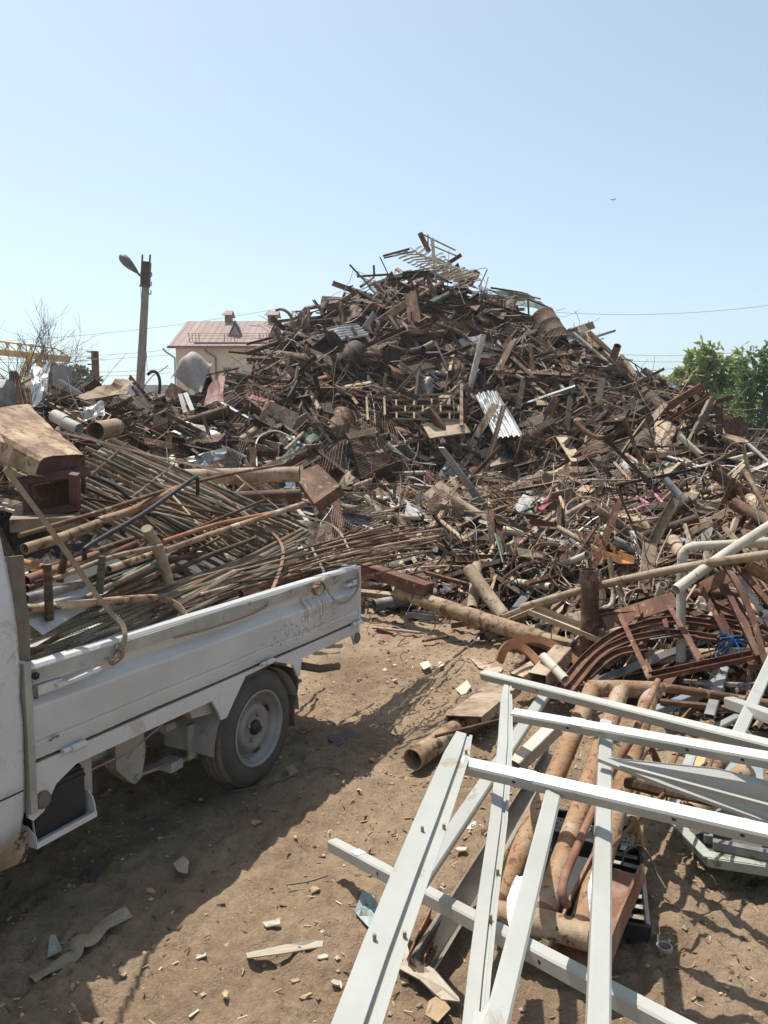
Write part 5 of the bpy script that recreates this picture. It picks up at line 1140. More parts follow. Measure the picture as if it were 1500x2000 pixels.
    thing('steel_surround', b, 'darkrust', 'dark rectangular steel frame standing on the right face', 'frame')
    patch('tilted_plate', 'tan', [(1128, 640, 17.4), (1142, 634, 17.4), (1178, 684, 17), (1140, 672, 17)], 'brown triangular plate on the right crest beside the big drum', 'plate', 5, 5, .02, th=.02)
    patch('plastic_bundle', 'foil', [(1106, 652, 17), (1136, 648, 17), (1150, 668, 16.8), (1112, 674, 16.8)], 'shiny plastic bundle tucked behind the big drum', 'bundle', 9, 9, .14, th=.01, seed=31)
    patch('curved_sheet', 'dustywhite', [(1156, 722), (1208, 706), (1240, 738), (1176, 732)], 'pale curved sheet on the right crest', 'metal sheet', 9, 6, .09, off=.3)
    patch('dark_plate', 'darkrust', [(1412, 850), (1458, 856), (1466, 902), (1428, 896)], 'large dark plate at the right end of the heap', 'plate', 5, 5, .03, off=.25)
    hpipe('white_pole', 'dustywhite', [(1400, 828, 12.6), (1456, 856, 12)], .02, 'thin pale pole sloping at the right end of the heap', 'pole', n=8)
    hpipe('white_pole', 'dustywhite', [(1456, 862, 11), (1520, 920, 10.4)], .025, 'second pale pole sloping out of the picture at the right', 'pole', n=8)
    netpatch('hanging_net', 'rust', [(1286, 790), (1350, 800), (1372, 918), (1284, 896)], 34, 30, 'rusty expanded metal net draped over the right flank', amp=.3)
    netpatch('hanging_net', 'rust', [(1352, 770), (1408, 830), (1420, 900), (1360, 880)], 24, 24, 'second rusty net hanging farther right on the flank', amp=.3, seed=9)
    netpatch('hanging_net', 'rust', [(1120, 688), (1180, 708), (1200, 752), (1130, 740)], 20, 14, 'small rusty net just below the right crest', amp=.2, seed=19)
    gridpatch('wire_crate', 'rust', [(682, 812), (756, 810), (756, 852), (684, 852)], 16, 3, .006, 'flat wire rack above the round mesh basket', 'wire rack', .5)
    t0 = hp(720, 890, .9); b = MB(); n = 14
    A_ = [at(*q) for q in ((684, 858, t0.y), (738, 845, t0.y), (762, 900, t0.y - .2), (706, 935, t0.y - .3))]; B_ = [p + V((-.1, .5, .1)) for p in A_]
    for i in range(4):
        a, c_, d, e = A_[i], A_[(i + 1) % 4], B_[(i + 1) % 4], B_[i]
        b.rod([a, c_], .012, 5); b.rod([a, e], .012, 5)
        for k in range(1, n): s = k / n; b.rod([a.lerp(c_, s), e.lerp(d, s)], .0035, 3, caps=False); b.rod([a.lerp(e, s), c_.lerp(d, s)], .0035, 3, caps=False)
    for k in range(1, n): s = k / n; b.rod([A_[0].lerp(A_[1], s), A_[3].lerp(A_[2], s)], .0035, 3, caps=False); b.rod([A_[0].lerp(A_[3], s), A_[1].lerp(A_[2], s)], .0035, 3, caps=False)
    thing('mesh_basket', b, 'rust', 'rusty wire mesh basket at the foot of the great heap', 'basket')
    # brick pattern grille
    a, c_, d, e = hp(712, 776, .8), hp(905, 768, .8), hp(905, 832, .8), hp(715, 826, .8); b = MB()
    f = lambda u, v: a.lerp(c_, u).lerp(e.lerp(d, u), v)
    for v in (.15, .38, .6, .82): b.sweep([f(.28, v), f(1, v)], rect(.035, .03), up=(0, -1, 0))
    b.sweep([f(0, .0), f(.95, .0)], rect(.035, .03), up=(0, -1, 0)); b.sweep([f(.98, -.3), f(.98, 1)], rect(.06, .04), up=(0, -1, 0))
    for r_, v0 in enumerate((.15, .38, .6)):
        for k in range(4): u = .32 + .18 * k + (.09 if r_ % 2 else 0); b.sweep([f(u, v0), f(u, v0 + .22)], rect(.03, .03), up=(0, -1, 0))
    b.sweep([f(.02, 0), f(.02, .9)], rect(.04, .03), up=(0, -1, 0)); b.sweep([f(.2, 0), f(.2, .7)], rect(.04, .03), up=(0, -1, 0)); thing('brick_grille', b, 'rusttan', 'brick patterned steel window grille on the middle face', 'grille')
    gridpatch('reinforcing_mesh', 'rust', [(478, 738), (560, 730), (566, 768), (490, 776)], 12, 6, .007, 'rusty reinforcing mesh cage on the left shoulder', 'mesh', .4, amp=.2)
    patch('green_sheet', 'green', [(540, 902), (606, 838), (630, 848), (560, 908)], 'long dull green sheet low on the left shoulder', 'metal sheet', 6, 5, .04, off=.4)
    patch('corrugated_sheet', 'darkrust', [(588, 890), (688, 842), (694, 860), (592, 914)], 'dark brown corrugated sheet left of the wire mesh basket', 'corrugated sheet', 6, 5, .02, off=.5)
    hpipe('brown_tube', 'tan', [(556, 880), (592, 846)], .03, 'short tan tube lying on the green sheet', 'tube', off=.7)
    hpipe('bent_white_tube', 'dustywhite', [(502, 912), (500, 868), (512, 850), (540, 842), (572, 856)], .014, 'pale bent tube loop low on the left shoulder', 'tube', off=.6, hollow_=False, nn=24, n=8)
    b = MB(); c = hp(455, 900, .3); R_ = .36
    b.sweep([c + V((R_ * math.cos(t), R_ * .35 * math.sin(t) , R_ * .8 * math.sin(t))) for t in np.linspace(0, 2 * math.pi, 29)[:-1]], rect(.02, .16), up=(0, 1, .4), loop=True); thing('steel_ring', b, 'maroonrust_and_shade', 'wide dark ring drum end behind the truck load', 'ring')
    hprof('maroon_bar', 'maroon', [(488, 776), (536, 790)], rect(.12, .05), 'upper maroon bar on the left shoulder', 'bar', .3); hprof('maroon_bar', 'maroon', [(486, 786), (530, 800)], rect(.12, .05), 'lower maroon bar on the left shoulder', 'bar', .3)
    patch('red_canister', 'redplastic', [(680, 758), (698, 755), (700, 774), (682, 776)], 'small bright red canister on the middle face', 'canister', 5, 5, .03, off=.3, th=.06)
    for i, (a, c_, lb) in enumerate((((352, 770, 11), (362, 806, 10.8), 'left'), ((362, 768, 11), (376, 802, 10.8), 'right'))): hprof('pale_strip', 'galv', [a, c_], rect(.06, .02), f'{lb} of two pale blue grey slats below the crumpled bonnet', 'slat')
    patch('pink_sheet', 'pinkpanel', [(395, 790, 11.4), (418, 742, 12), (440, 735, 12), (438, 784, 11.2)], 'faded pink red panel in front of the cream house', 'panel', 6, 6, .06, th=.012)
    hpipe('bent_hook', 'darkrust', [(311, 770, 12.5), (312, 744, 12.5), (306, 728, 12.5), (296, 726, 12.5), (288, 732, 12.5)], .025, 'dark hooked tube beside the lamp post', 'hook', hollow_=False, n=8, nn=20)
    hpipe('curved_tube', 'grey', [(578, 664, 17.5), (572, 630, 17.5), (564, 612, 17.5), (550, 604, 17.5), (538, 606, 17.5)], .035, 'grey goose neck tube rising above the left shoulder', 'tube', hollow_=False, n=8, nn=24)
    hpipe('curved_tube', 'grey', [(590, 632, 17.5), (594, 614, 17.5), (588, 608, 17.5), (578, 608, 17.5)], .025, 'small grey hooked tube right of the goose neck', 'tube', hollow_=False, n=8, nn=16)
    hpipe('dark_rod', 'darkrust', [(482, 690, 16.4), (545, 668, 16.6)], .05, 'dark rod poking left over the house roof', 'rod', n=8)
    # summit
    Y = 19.6
    netpatch('pale_mesh', 'galvmesh', [(768, 500), (820, 488), (944, 540), (880, 548)], 34, 16, 'pale wire mesh bundle crowning the summit of the great heap', off=.3, amp=.35, r=.006)
    netpatch('pale_mesh', 'galvmesh', [(800, 490), (862, 500), (950, 548), (900, 560)], 30, 14, 'second sheet of pale mesh on the summit', off=.5, amp=.4, seed=21, r=.006)
    hprof('summit_post', 'rust', [(820, 455, Y), (838, 492, Y)], rect(.1, .08), 'short post leaning at the very top of the heap', 'post')
    for i, (a, c_, r) in enumerate((((822, 456, Y), (890, 489, Y), .02), ((836, 458, Y), (836, 490, Y), .02), ((840, 478, Y), (892, 500, Y), .018), ((683, 517, Y), (712, 548, Y), .025), ((697, 540, Y), (760, 536, Y), .03), ((748, 500, Y), (800, 486, Y), .03), ((750, 504, Y), (812, 490, Y), .02), ((730, 518, Y), (731, 540, Y), .03), ((936, 560, Y), (952, 526, Y), .015), ((742, 502, Y), (770, 560, Y), .015), ((845, 500, Y), (905, 530, Y), .015), ((690, 558, Y), (681, 560, Y), .02), ((650, 580, Y), (644, 600, Y), .03), ((958, 562, 19), (1010, 570, 19), .025), ((984, 566, 19), (1056, 584, 19), .02), ((1005, 568, 19), (1003, 600, 19), .03), ((1030, 584, 18.5), (1076, 602, 18.5), .02), ((1240, 712, 16), (1254, 738, 16), .012), ((1254, 718, 16), (1248, 740, 16), .012))):
        lb = ['long thin bar slanting down right from the top post', 'thin upright bar beside the top post', 'thin bar crossing right below the top post', 'dark rod pointing up left at the left of the summit', 'dark bar lying level left of the summit', 'angle bar at the left end of the pale mesh', 'thin bar under the angle bar at the pale mesh', 'short dark peg left of the summit', 'thin rod standing at the right end of the pale mesh', 'thin rod crossing the left of the summit', 'thin rod over the pale mesh', 'tiny rod end on the left skyline', 'dark stub on the left skyline', 'dark bar on the skyline right of the summit', 'long bar jutting right below the summit', 'short pale post on the right skyline', 'bar end above the big drum', 'bent thin rod on the right skyline', 'thin rod beside the bent one on the right skyline'][i]
        hpipe('skyline_bar', 'darkrust' if i not in (0, 1, 2, 14, 15) else 'tan', [a, c_], r, lb, 'bar', hollow_=False, n=6)
    patch('green_sheet', 'green', [(960, 562, 19.2), (1040, 578, 19), (1072, 606, 18.6), (1000, 600, 18.8)], 'grey green panel on the skyline right of the summit', 'panel', 8, 5, .1, th=.02)
    # in the spread
    patch('red_basin', 'redbasin', [(1036, 972), (1074, 962), (1084, 984), (1050, 1000)], 'red plastic basin lying in the spread-out scrap', 'basin', 7, 7, .07, off=.42, th=.01, seed=41, smooth=True)
    hpipe('pink_tube', 'pink', [(1238, 997), (1262, 987), (1298, 986)], .018, 'pink tube lying in the spread-out scrap', 'tube', off=.5, hollow_=False, n=8); hpipe('pink_tube', 'pink', [(1244, 970), (1268, 984), (1284, 985)], .016, 'second pink tube crossing the first', 'tube', off=.5, hollow_=False, n=8); hpipe('pink_tube', 'pink', [(1280, 966), (1296, 984)], .016, 'short pink tube end at the right', 'tube', off=.5, hollow_=False, n=8)
    b = MB(); c = hp(1222, 1024, .42); b.lathe(c, (.1, -.55, 1), [(.001, -.03), (.11, -.03), (.19, .03), (.2, .032), (.115, -.04), (.001, -.042)], 22); thing('blue_pan', b, 'palepan', 'pale blue round pan in the spread-out scrap', 'pan')
    hpipe('blue_rope', 'blue', [(1240, 1012), (1268, 1014), (1290, 1018)], .008, 'blue rope tied to white cord beside the pan', 'rope', off=.3, hollow_=False, n=6); hpipe('blue_rope', 'blue', [(1284, 1020), (1278, 1034), (1268, 1044)], .01, 'frayed blue rope end below the pan', 'rope', off=.3, hollow_=False, n=6)
    hprof('orange_beam', 'orange', [(1040, 1036), (1226, 1102)], uprof(.11, .06), 'long orange rusted channel in the spread-out scrap', 'channel', .42, up=(0, .3, 1)); hprof('orange_beam', 'orange', [(1130, 1045), (1218, 1080)], uprof(.09, .05), 'shorter orange channel above the long one', 'channel', .5, up=(0, .3, 1))
    hprof('orange_beam', 'yellowpipe', [(1144, 1050), (1266, 1030)], rect(.1, .07, .006), 'ochre square beam right of the blue bar', 'beam', .45); hprof('blue_bar', 'blue', [(1090, 1003), (1093, 1036)], rect(.05, .03), 'short blue bar standing above the orange channel', 'bar', .45)
    hprof('steel_angle', 'grey', [(1096, 1042), (1180, 1036)], lprof(.05, .04), 'grey steel angle lying over the orange channel', 'angle iron', .5)
    b = MB(); c = hp(1085, 1092, .38); ax = V((.15, -.55, 1)).normalized(); e1 = ax.cross(V((0, 1, 0))).normalized(); e2 = ax.cross(e1)
    b.sweep([c + (e1 * math.cos(t) + e2 * math.sin(t)) * .22 for t in np.linspace(0, 2 * math.pi, 33)[:-1]], rect(.006, .035), up=ax, loop=True); thing('rusty_hoop', b, 'tan', 'rusty flat hoop lying beside the orange channel', 'hoop')
    hprof('box_section', 'redrust', [(706, 1108, 6.6), (838, 1152, 6.1)], rect(.12, .1, .006), 'heavy brown box section beside the truck tail', 'beam', up=(0, 0, 1)); 
    hprof('rust_channel', 'redrust', [(812, 1136), (856, 1062)], uprof(.12, .05), 'rust red channel leaning on the brown box section', 'channel', .35); hprof('rust_channel', 'redrust', [(890, 1132), (900, 1075)], uprof(.12, .05), 'rust red channel left of the ribbed pipe', 'channel', .12)
    hpipe('ribbed_pipe', 'tan', [(916, 1112, 6.2), (985, 1206, 5.7)], .055, 'thick tan pipe pointing down right in the middle of the spread', 'pipe', n=16); hpipe('ribbed_pipe', 'tan', [(932, 1104, 6.5), (922, 1190, 6.0)], .045, 'tan pipe behind the thick one', 'pipe', n=14)
    hpipe('ochre_pipe', 'yellowpipe', [(778, 1156, 6.35), (1146, 1278, 5.0)], .062, 'very long ochre crusted pipe along the front of the scrap', 'pipe', n=18)
    for i, (a, c_, r, m_, lb) in enumerate([((954, 1028), (1002, 1140), .026, 'tan', 'long tan pipe standing steeply left of the hoop'), ((842, 1002), (968, 1106), .026, 'tan', 'long tan pipe slanting to the middle of the spread'), ((1002, 1136), (1076, 1146), .03, 'palepipe', 'pale pipe with its open end right'), ((832, 1118), (930, 1038), .022, 'tan', 'tan pipe rising to the right over the rust red channel'), ((770, 1060), (786, 1108), .03, 'tan', 'short tan pipe stub beside the truck load'), ((1045, 935), (1165, 910), .03, 'tan', 'tan pipe lying level at the edge of the spread'), ((915, 932), (1000, 922), .035, 'palepipe', 'pale pipe at the foot of the heap'), ((1098, 930), (1150, 990), .03, 'tan', 'tan log like pipe pointing down right'), ((1082, 940), (1125, 1052), .022, 'tan', 'thin tan pipe beside the log like one')]):
        hpipe('tan_pipe', m_, [a, c_], r, lb, off=.36, n=12)
    hpipe('loose_rod', 'grey', [(784, 1126), (960, 1132)], .009, 'straight grey ribbed rod lying level', 'rod', off=.3, n=6, hollow_=False)
    hprof('c_channel', 'cream', [(1040, 1196, 5.2), (1205, 1262, 4.75)], uprof(.1, .04), 'pale steel channel with upturned edges beside the ochre pipe', 'channel', up=(0, -.3, 1)); hprof('c_channel', 'tan', [(985, 1214, 5.6), (1100, 1166, 5.9)], uprof(.07, .04), 'tan channel crossing the end of the thick tan pipe', 'channel', up=(0, -.3, 1))
    for i, pts in enumerate(([(1004, 1050), (1000, 1012), (985, 1002), (972, 1005), (965, 1050)], [(965, 1006), (1000, 1000), (1004, 1060)])): hpipe('handlebar', 'bluegrey', pts, .012, ['blue grey bent tube handle in the spread', 'second blue grey bent tube next to the first'][i], 'handle bar', off=.45, hollow_=False, n=8, nn=20)
MT['bonnet'] = mat('dusty_bonnet', [(.27, .23, .215), (.4, .35, .33)], vary=0, bump=.3, bscale=12)
MT['rusttan'] = mat('rusted_tan_sheet', [(.12, .07, .04), (.26, .18, .115), (.34, .26, .18)], vary=0); MT['flakedark'] = mat('dark_flaking_pipe', [(.05, .025, .014), (.13, .075, .045), (.33, .27, .2)], spot=(.1, .05, .028), spot_t=.53, vary=0, bump=1, bscale=25)
MT['redplastic'] = mat('red_plastic', [(.45, .03, .02), (.55, .05, .03)], vary=0, bump=.1); MT['redbasin'] = mat('faded_red_plastic', [(.25, .05, .07), (.34, .08, .1)], vary=0, bump=.1, rough=.5)
MT['pinkpanel'] = mat('faded_pink_panel', [(.17, .08, .07), (.3, .17, .145)], vary=0); MT['palepan'] = mat('pale_blue_enamel', [(.45, .52, .58), (.55, .62, .68)], vary=0, rough=.4)
MT['galvmesh'] = mat('pale_wire', [(.34, .3, .23), (.52, .48, .38)], vary=.1); MT['bluegrey'] = mat('worn_blue', [(.14, .2, .28), (.3, .28, .25)], vary=.1)
singles()

# ---------------------------------------------------------------- the tangle at the right
def bent(name, m, pts, pr, label, cat='channel', up=(0, 0, 1), nn=30):
    P_ = curve_pts([at(*q) for q in pts], nn); b = MB(); b.sweep(P_, pr, up=up); return thing(name, b, m, label, cat)
def tangle():
    C = uprof(.05, .025, .004); up = (0, -.35, .9)
    b = MB(); P_ = curve_pts([at(1150, 1112, 4.9), at(1152, 1180, 4.9), at(1149, 1266, 4.9)], 14); b.pipe(P_, .058, 20, .1, sc=[1 + .04 * math.sin(i * 2.7) for i in range(len(P_))]); thing('standing_pipe', b, 'flakedark', 'flaking brown pipe standing upright with its open top', 'pipe')
    bent('arched_channel', 'orange', [(975, 1292, 4.4), (985, 1268, 4.45), (1003, 1259, 4.5), (1030, 1272, 4.5), (1062, 1308, 4.4), (1094, 1350, 4.25)], rect(.05, .022), 'front rust red arch bowed over the ground beside the white frames', up=(.4, -.6, .4))
    bent('arched_channel', 'orange', [(984, 1262, 4.75), (1020, 1250, 4.8), (1060, 1252, 4.8), (1105, 1276, 4.7), (1166, 1326, 4.5)], rect(.05, .024), 'rear rust red arch bowed over the ground beside the white frames', up=(.3, -.6, .5))
    t = empty('arched_truss', at(1280, 1290, 4.5), 'large rust red truss of curved channels with struts at the right', 'truss')
    def a(nm, pts, pr, u_=up, nn=30): b = MB(); b.sweep(curve_pts([at(*q) for q in pts], nn) if len(pts) > 2 else [at(*q) for q in pts], pr, up=u_); under(t, nm, b, 'redrust')
    a('chord', [(1085, 1360, 4.2), (1140, 1292, 4.45), (1190, 1250, 4.55), (1240, 1228, 4.6), (1315, 1214, 4.6), (1395, 1222, 4.5), (1450, 1236, 4.4)], C); a('chord', [(1095, 1372, 4.15), (1165, 1288, 4.4), (1210, 1260, 4.5), (1255, 1247, 4.5), (1315, 1240, 4.5), (1400, 1250, 4.4)], C)
    a('chord', [(1152, 1206, 4.85), (1200, 1198, 4.85), (1295, 1193, 4.8), (1355, 1199, 4.75), (1445, 1216, 4.6)], C); a('chord', [(1140, 1330, 4.3), (1200, 1282, 4.4), (1262, 1268, 4.4)], C)
    a('chord', [(1270, 1326, 4.15), (1480, 1282, 3.95)], uprof(.055, .03, .004))
    for p in ([(1212, 1208, 4.7), (1272, 1335, 4.15)], [(1308, 1192, 4.7), (1372, 1306, 4.1)], [(1370, 1150, 4.6), (1420, 1245, 4.3)], [(1300, 1215, 4.6), (1308, 1250, 4.5)], [(1235, 1230, 4.6), (1250, 1205, 4.8)]): a('strut', p, uprof(.07, .03, .004), (.5, -.7, .2))
    a('gusset', [(1180, 1215, 4.8), (1320, 1170, 4.8)], rect(.12, .008), (0, -.6, .8))
    t = empty('arched_truss', at(1450, 1230, 4.0), 'second rust red truss of bowed channels leaving the picture at the right', 'truss')
    a('chord', [(1408, 1100, 4.3), (1440, 1152, 4.15), (1468, 1220, 4.0), (1490, 1300, 3.85)], uprof(.06, .03, .004), (.8, -.3, .3)); a('chord', [(1405, 1150, 4.35), (1440, 1190, 4.2), (1472, 1284, 3.95)], uprof(.06, .03, .004), (.8, -.3, .3))
    a('chord', [(1432, 1104, 4.4), (1474, 1154, 4.25), (1520, 1210, 4.1)], uprof(.06, .03, .004), (.8, -.3, .3)); a('strut', [(1412, 1150, 4.3), (1478, 1290, 3.9)], uprof(.09, .03, .004), (.8, -.5, .1)); a('strut', [(1370, 1150, 4.6), (1430, 1120, 4.5)], rect(.09, .01), (0, -.7, .7))
    b = MB(); hollow(b, at(1450, 1100, 4.3), at(1580, 1180, 4.6), .055, .05, up=(0, -.2, 1), t=.003); thing('square_tube', b, 'redrust', 'dark red square tube with its open end beside the white elbow pipe', 'square tube')
    hpipe('long_pipe', 'tan', [(1020, 1186, 5.3), (1170, 1144, 4.9), (1340, 1108, 4.4), (1520, 1080, 4.1)], .026, 'very long dusty pipe crossing in front of the white elbow', n=14, nn=20)
    t = hpipe('elbow_pipe', 'palepipe', [(1330, 1345, 4.45), (1330, 1200, 4.55), (1332, 1100, 4.6), (1337, 1078, 4.6), (1356, 1068, 4.6), (1420, 1064, 4.6), (1540, 1056, 4.6)], .0285, 'white pipe rising upright and turning right through an elbow', n=16, nn=60)
    b = MB()
    for q0, q1 in (((1333, 1092, 4.6), (1334, 1084, 4.6)), ((1352, 1069, 4.6), (1360, 1067, 4.6))): b.pipe([at(*q0), at(*q1)], .032, 14, .1)
    tt = MB(); tt.v, tt.f, tt.sm = b.v, b.f, b.sm; under(t, 'weld_seam', tt, 'palepipe')
    hpipe('white_pipe', 'palepipe', [(1320, 1152, 4.2), (1420, 1080, 4.4), (1530, 1010, 4.6)], .03, 'white pipe with its open end to the left under the elbow pipe', n=18, nn=12)
    hpipe('small_pipe', 'crustpipe', [(1190, 1086, 5.2), (1196, 1130, 5.15), (1198, 1168, 5.1), (1188, 1186, 5.05), (1165, 1192, 5.0)], .017, 'thin flaking pipe with a hooked foot behind the standing pipe', n=10, nn=24)
    # grey square tubes and pipes on the ground among the trusses
    L = [((1180, 1300), (1260, 1250), .05, 'grey'), ((1370, 1300), (1240, 1345), .045, 'grey'), ((1255, 1400), (1392, 1345), .05, 'bluegrey'), ((1385, 1400), (1415, 1305), .05, 'galv'), ((1290, 1370), (1500, 1392), .035, 'rust'), ((1400, 1420), (1520, 1360), .04, 'galv'), ((1330, 1330), (1470, 1340), .03, 'grey'), ((1240, 1290), (1320, 1250), .04, 'darkrust'), ((1100, 1310), (1180, 1380), .05, 'rust'), ((1420, 1280), (1500, 1310), .06, 'grey'), ((1350, 1280), (1440, 1255), .035, 'tan'), ((1010, 1330), (1075, 1290), .1, 'tan'), ((1050, 1330), (1100, 1275), .11, 'tan'), ((1440, 1350), (1500, 1330), .05, 'dustywhite')]
    for i, (p, q, w_, m_) in enumerate(L):
        b = MB(); z0, z1 = rng.uniform(.08, .2), rng.uniform(.12, .3); hollow(b, gz(*p, z0), gz(*q, z1), w_, w_ * rng.uniform(.5, 1), t=.003)
        thing('square_tube', b, m_, f'{CNAME.get(m_, "blue grey")} {["short", "long", "dented", "narrow", "broad", "stubby", "slim", "leaning", "tilted", "stout", "half buried", "level", "outer", "last"][i]} square tube {["under the arched truss", "at the foot of the white elbow pipe", "right of the white elbow pipe", "crossing below the truss chord", "between the trusses and the pipe register"][(i * 3) % 5]}', 'square tube')
    hpipe('pale_stub', 'palepipe', [(1060, 1282, 4.4), (1104, 1328, 4.2)], .028, 'short white pipe stub under the front arch', n=14)
    hpipe('brown_rail', 'rust', [(1262, 1338, 3.7), (1360, 1352, 3.7), (1510, 1376, 3.65)], .022, 'brown pipe running right from the pipe register', n=10)
    # blue string tuft
    b = MB(); c = at(1435, 1250, 4.1)
    for i in range(26):
        d = V((rng.uniform(-.9, .8), rng.uniform(-.3, .3), rng.uniform(-1, .2))).normalized(); pts = [c, c + d * .06, c + d * .11 + V((0, 0, -.02)) + V(rng.normal(size=3)) * .01]; b.rod(curve_pts(pts, 6), .0016, 3, caps=False)
    b.rod([at(1406, 1247, 4.1), at(1466, 1238, 4.1)], .003, 5); thing('string_tuft', b, 'bluestring', 'tuft of frayed bright blue string tied on the truss', 'string')
MT['bluestring'] = plain('blue_string', (.03, .2, .5), .7)
tangle()
# ---------------------------------------------------------------- foreground: white steel frames, pipe register, debris
def beamw(t, name, p0, p1, w_, h_, up=(0, -.5, .86), holes=(), m='white', tags=()):
    b = MB(); hollow(b, p0, p1, w_, h_, up=up, c=.005, t=.003); o = under(t, name, b, m)
    p0, p1 = V(p0), V(p1); d = (p1 - p0).normalized(); sd = d.cross(V(up)).normalized(); uu = sd.cross(d)
    if sd.y > 0: sd = -sd
    for s in tags:
        c = p0.lerp(p1, s) + uu * (h_ / 2 + .0015) if sd.cross(d).dot(uu) else p0; b = MB(); b.poly([c - d * .025 - sd * w_ * .42, c + d * .025 - sd * w_ * .42, c + d * .022 + sd * w_ * .45, c - d * .027 + sd * w_ * .4], uu, .001); under(t, 'paper_tag', b, 'film')
    for s, q in holes:
        b = MB(); c = p0.lerp(p1, s) + sd * (w_ / 2 - .001) + uu * q * h_; b.lathe(c, sd, [(.0055, .0), (.0055, .0016), (.001, .0018)], 12); b.v = list(b.v)
        b.v = [tuple((o.parent.matrix_basis @ o.matrix_basis).inverted() @ V(p)) for p in b.v]; b.build('bolt_hole', 'black', o)
    return o
def postw(t, pts, wd, up=(.05, -.5, .86), flip=1, bolts=()):
    """pressed post: wide flange, groove and narrow lip"""
    pr = [(-.55, 0), (.10, 0), (.12, -.16), (.30, -.16), (.32, 0), (.5, 0), (.5, -.05), (.36, -.05), (.34, -.22), (.08, -.22), (.06, -.05), (-.5, -.05), (-.5, -.3), (-.55, -.3)]
    pr = [(x * wd * flip, y * wd) for x, y in pr]
    if flip < 0: pr = pr[::-1]
    n = len(pts); b = MB(); b.sweep(pts, pr, up=up, sc=[.62] + [.9] * (n > 3) + [1] * (n - 1 - (n > 3))); o = under(t, 'post', b, 'white')
    for s, q in bolts:
        L = (n - 1) * s; i = min(int(L), n - 2); c = V(pts[i]).lerp(V(pts[i + 1]), L - i); d = (V(pts[i + 1]) - V(pts[i])).normalized(); sd = d.cross(V(up)).normalized(); c = c + sd * q * wd
        b = MB(); b.rod([c - V((0, 0, .004)), c + V((0, 0, .012))], .004, 6); b.lathe(c + V((0, 0, .003)), (0, 0, 1), [(.008, 0), (.008, .005), (.001, .005)], 6, smooth=False)
        b.v = [tuple((o.parent.matrix_basis @ o.matrix_basis).inverted() @ V(p)) for p in b.v]; b.build('bolt', 'brass', o)
    return o
MT['brass'] = mat('brass_bolt', [(.2, .15, .09), (.3, .23, .14)], vary=0, rough=.5); MT['film'] = mat('white_film', [(.6, .62, .66), (.68, .7, .73)], vary=0, rough=.4, bump=.1)
def film(t, pts, w_, name='plastic_film', m='film'):
    b = MB(); P_ = curve_pts(pts, 12); b.sweep(P_, [(-w_ / 2, 0), (-w_ / 6, w_ * .12), (w_ / 5, -w_ * .08), (w_ / 2, w_ * .05), (w_ / 2, w_ * .05 - .002), (w_ / 5, -w_ * .08 - .002), (-w_ / 6, w_ * .12 - .002), (-w_ / 2, -.002)], tw=[.3 * math.sin(i * 1.1) for i in range(len(P_))], sc=[.5 + .5 * math.sin(math.pi * (i + .7) / (len(P_) + .4)) for i in range(len(P_))]); return under(t, name, b, m)
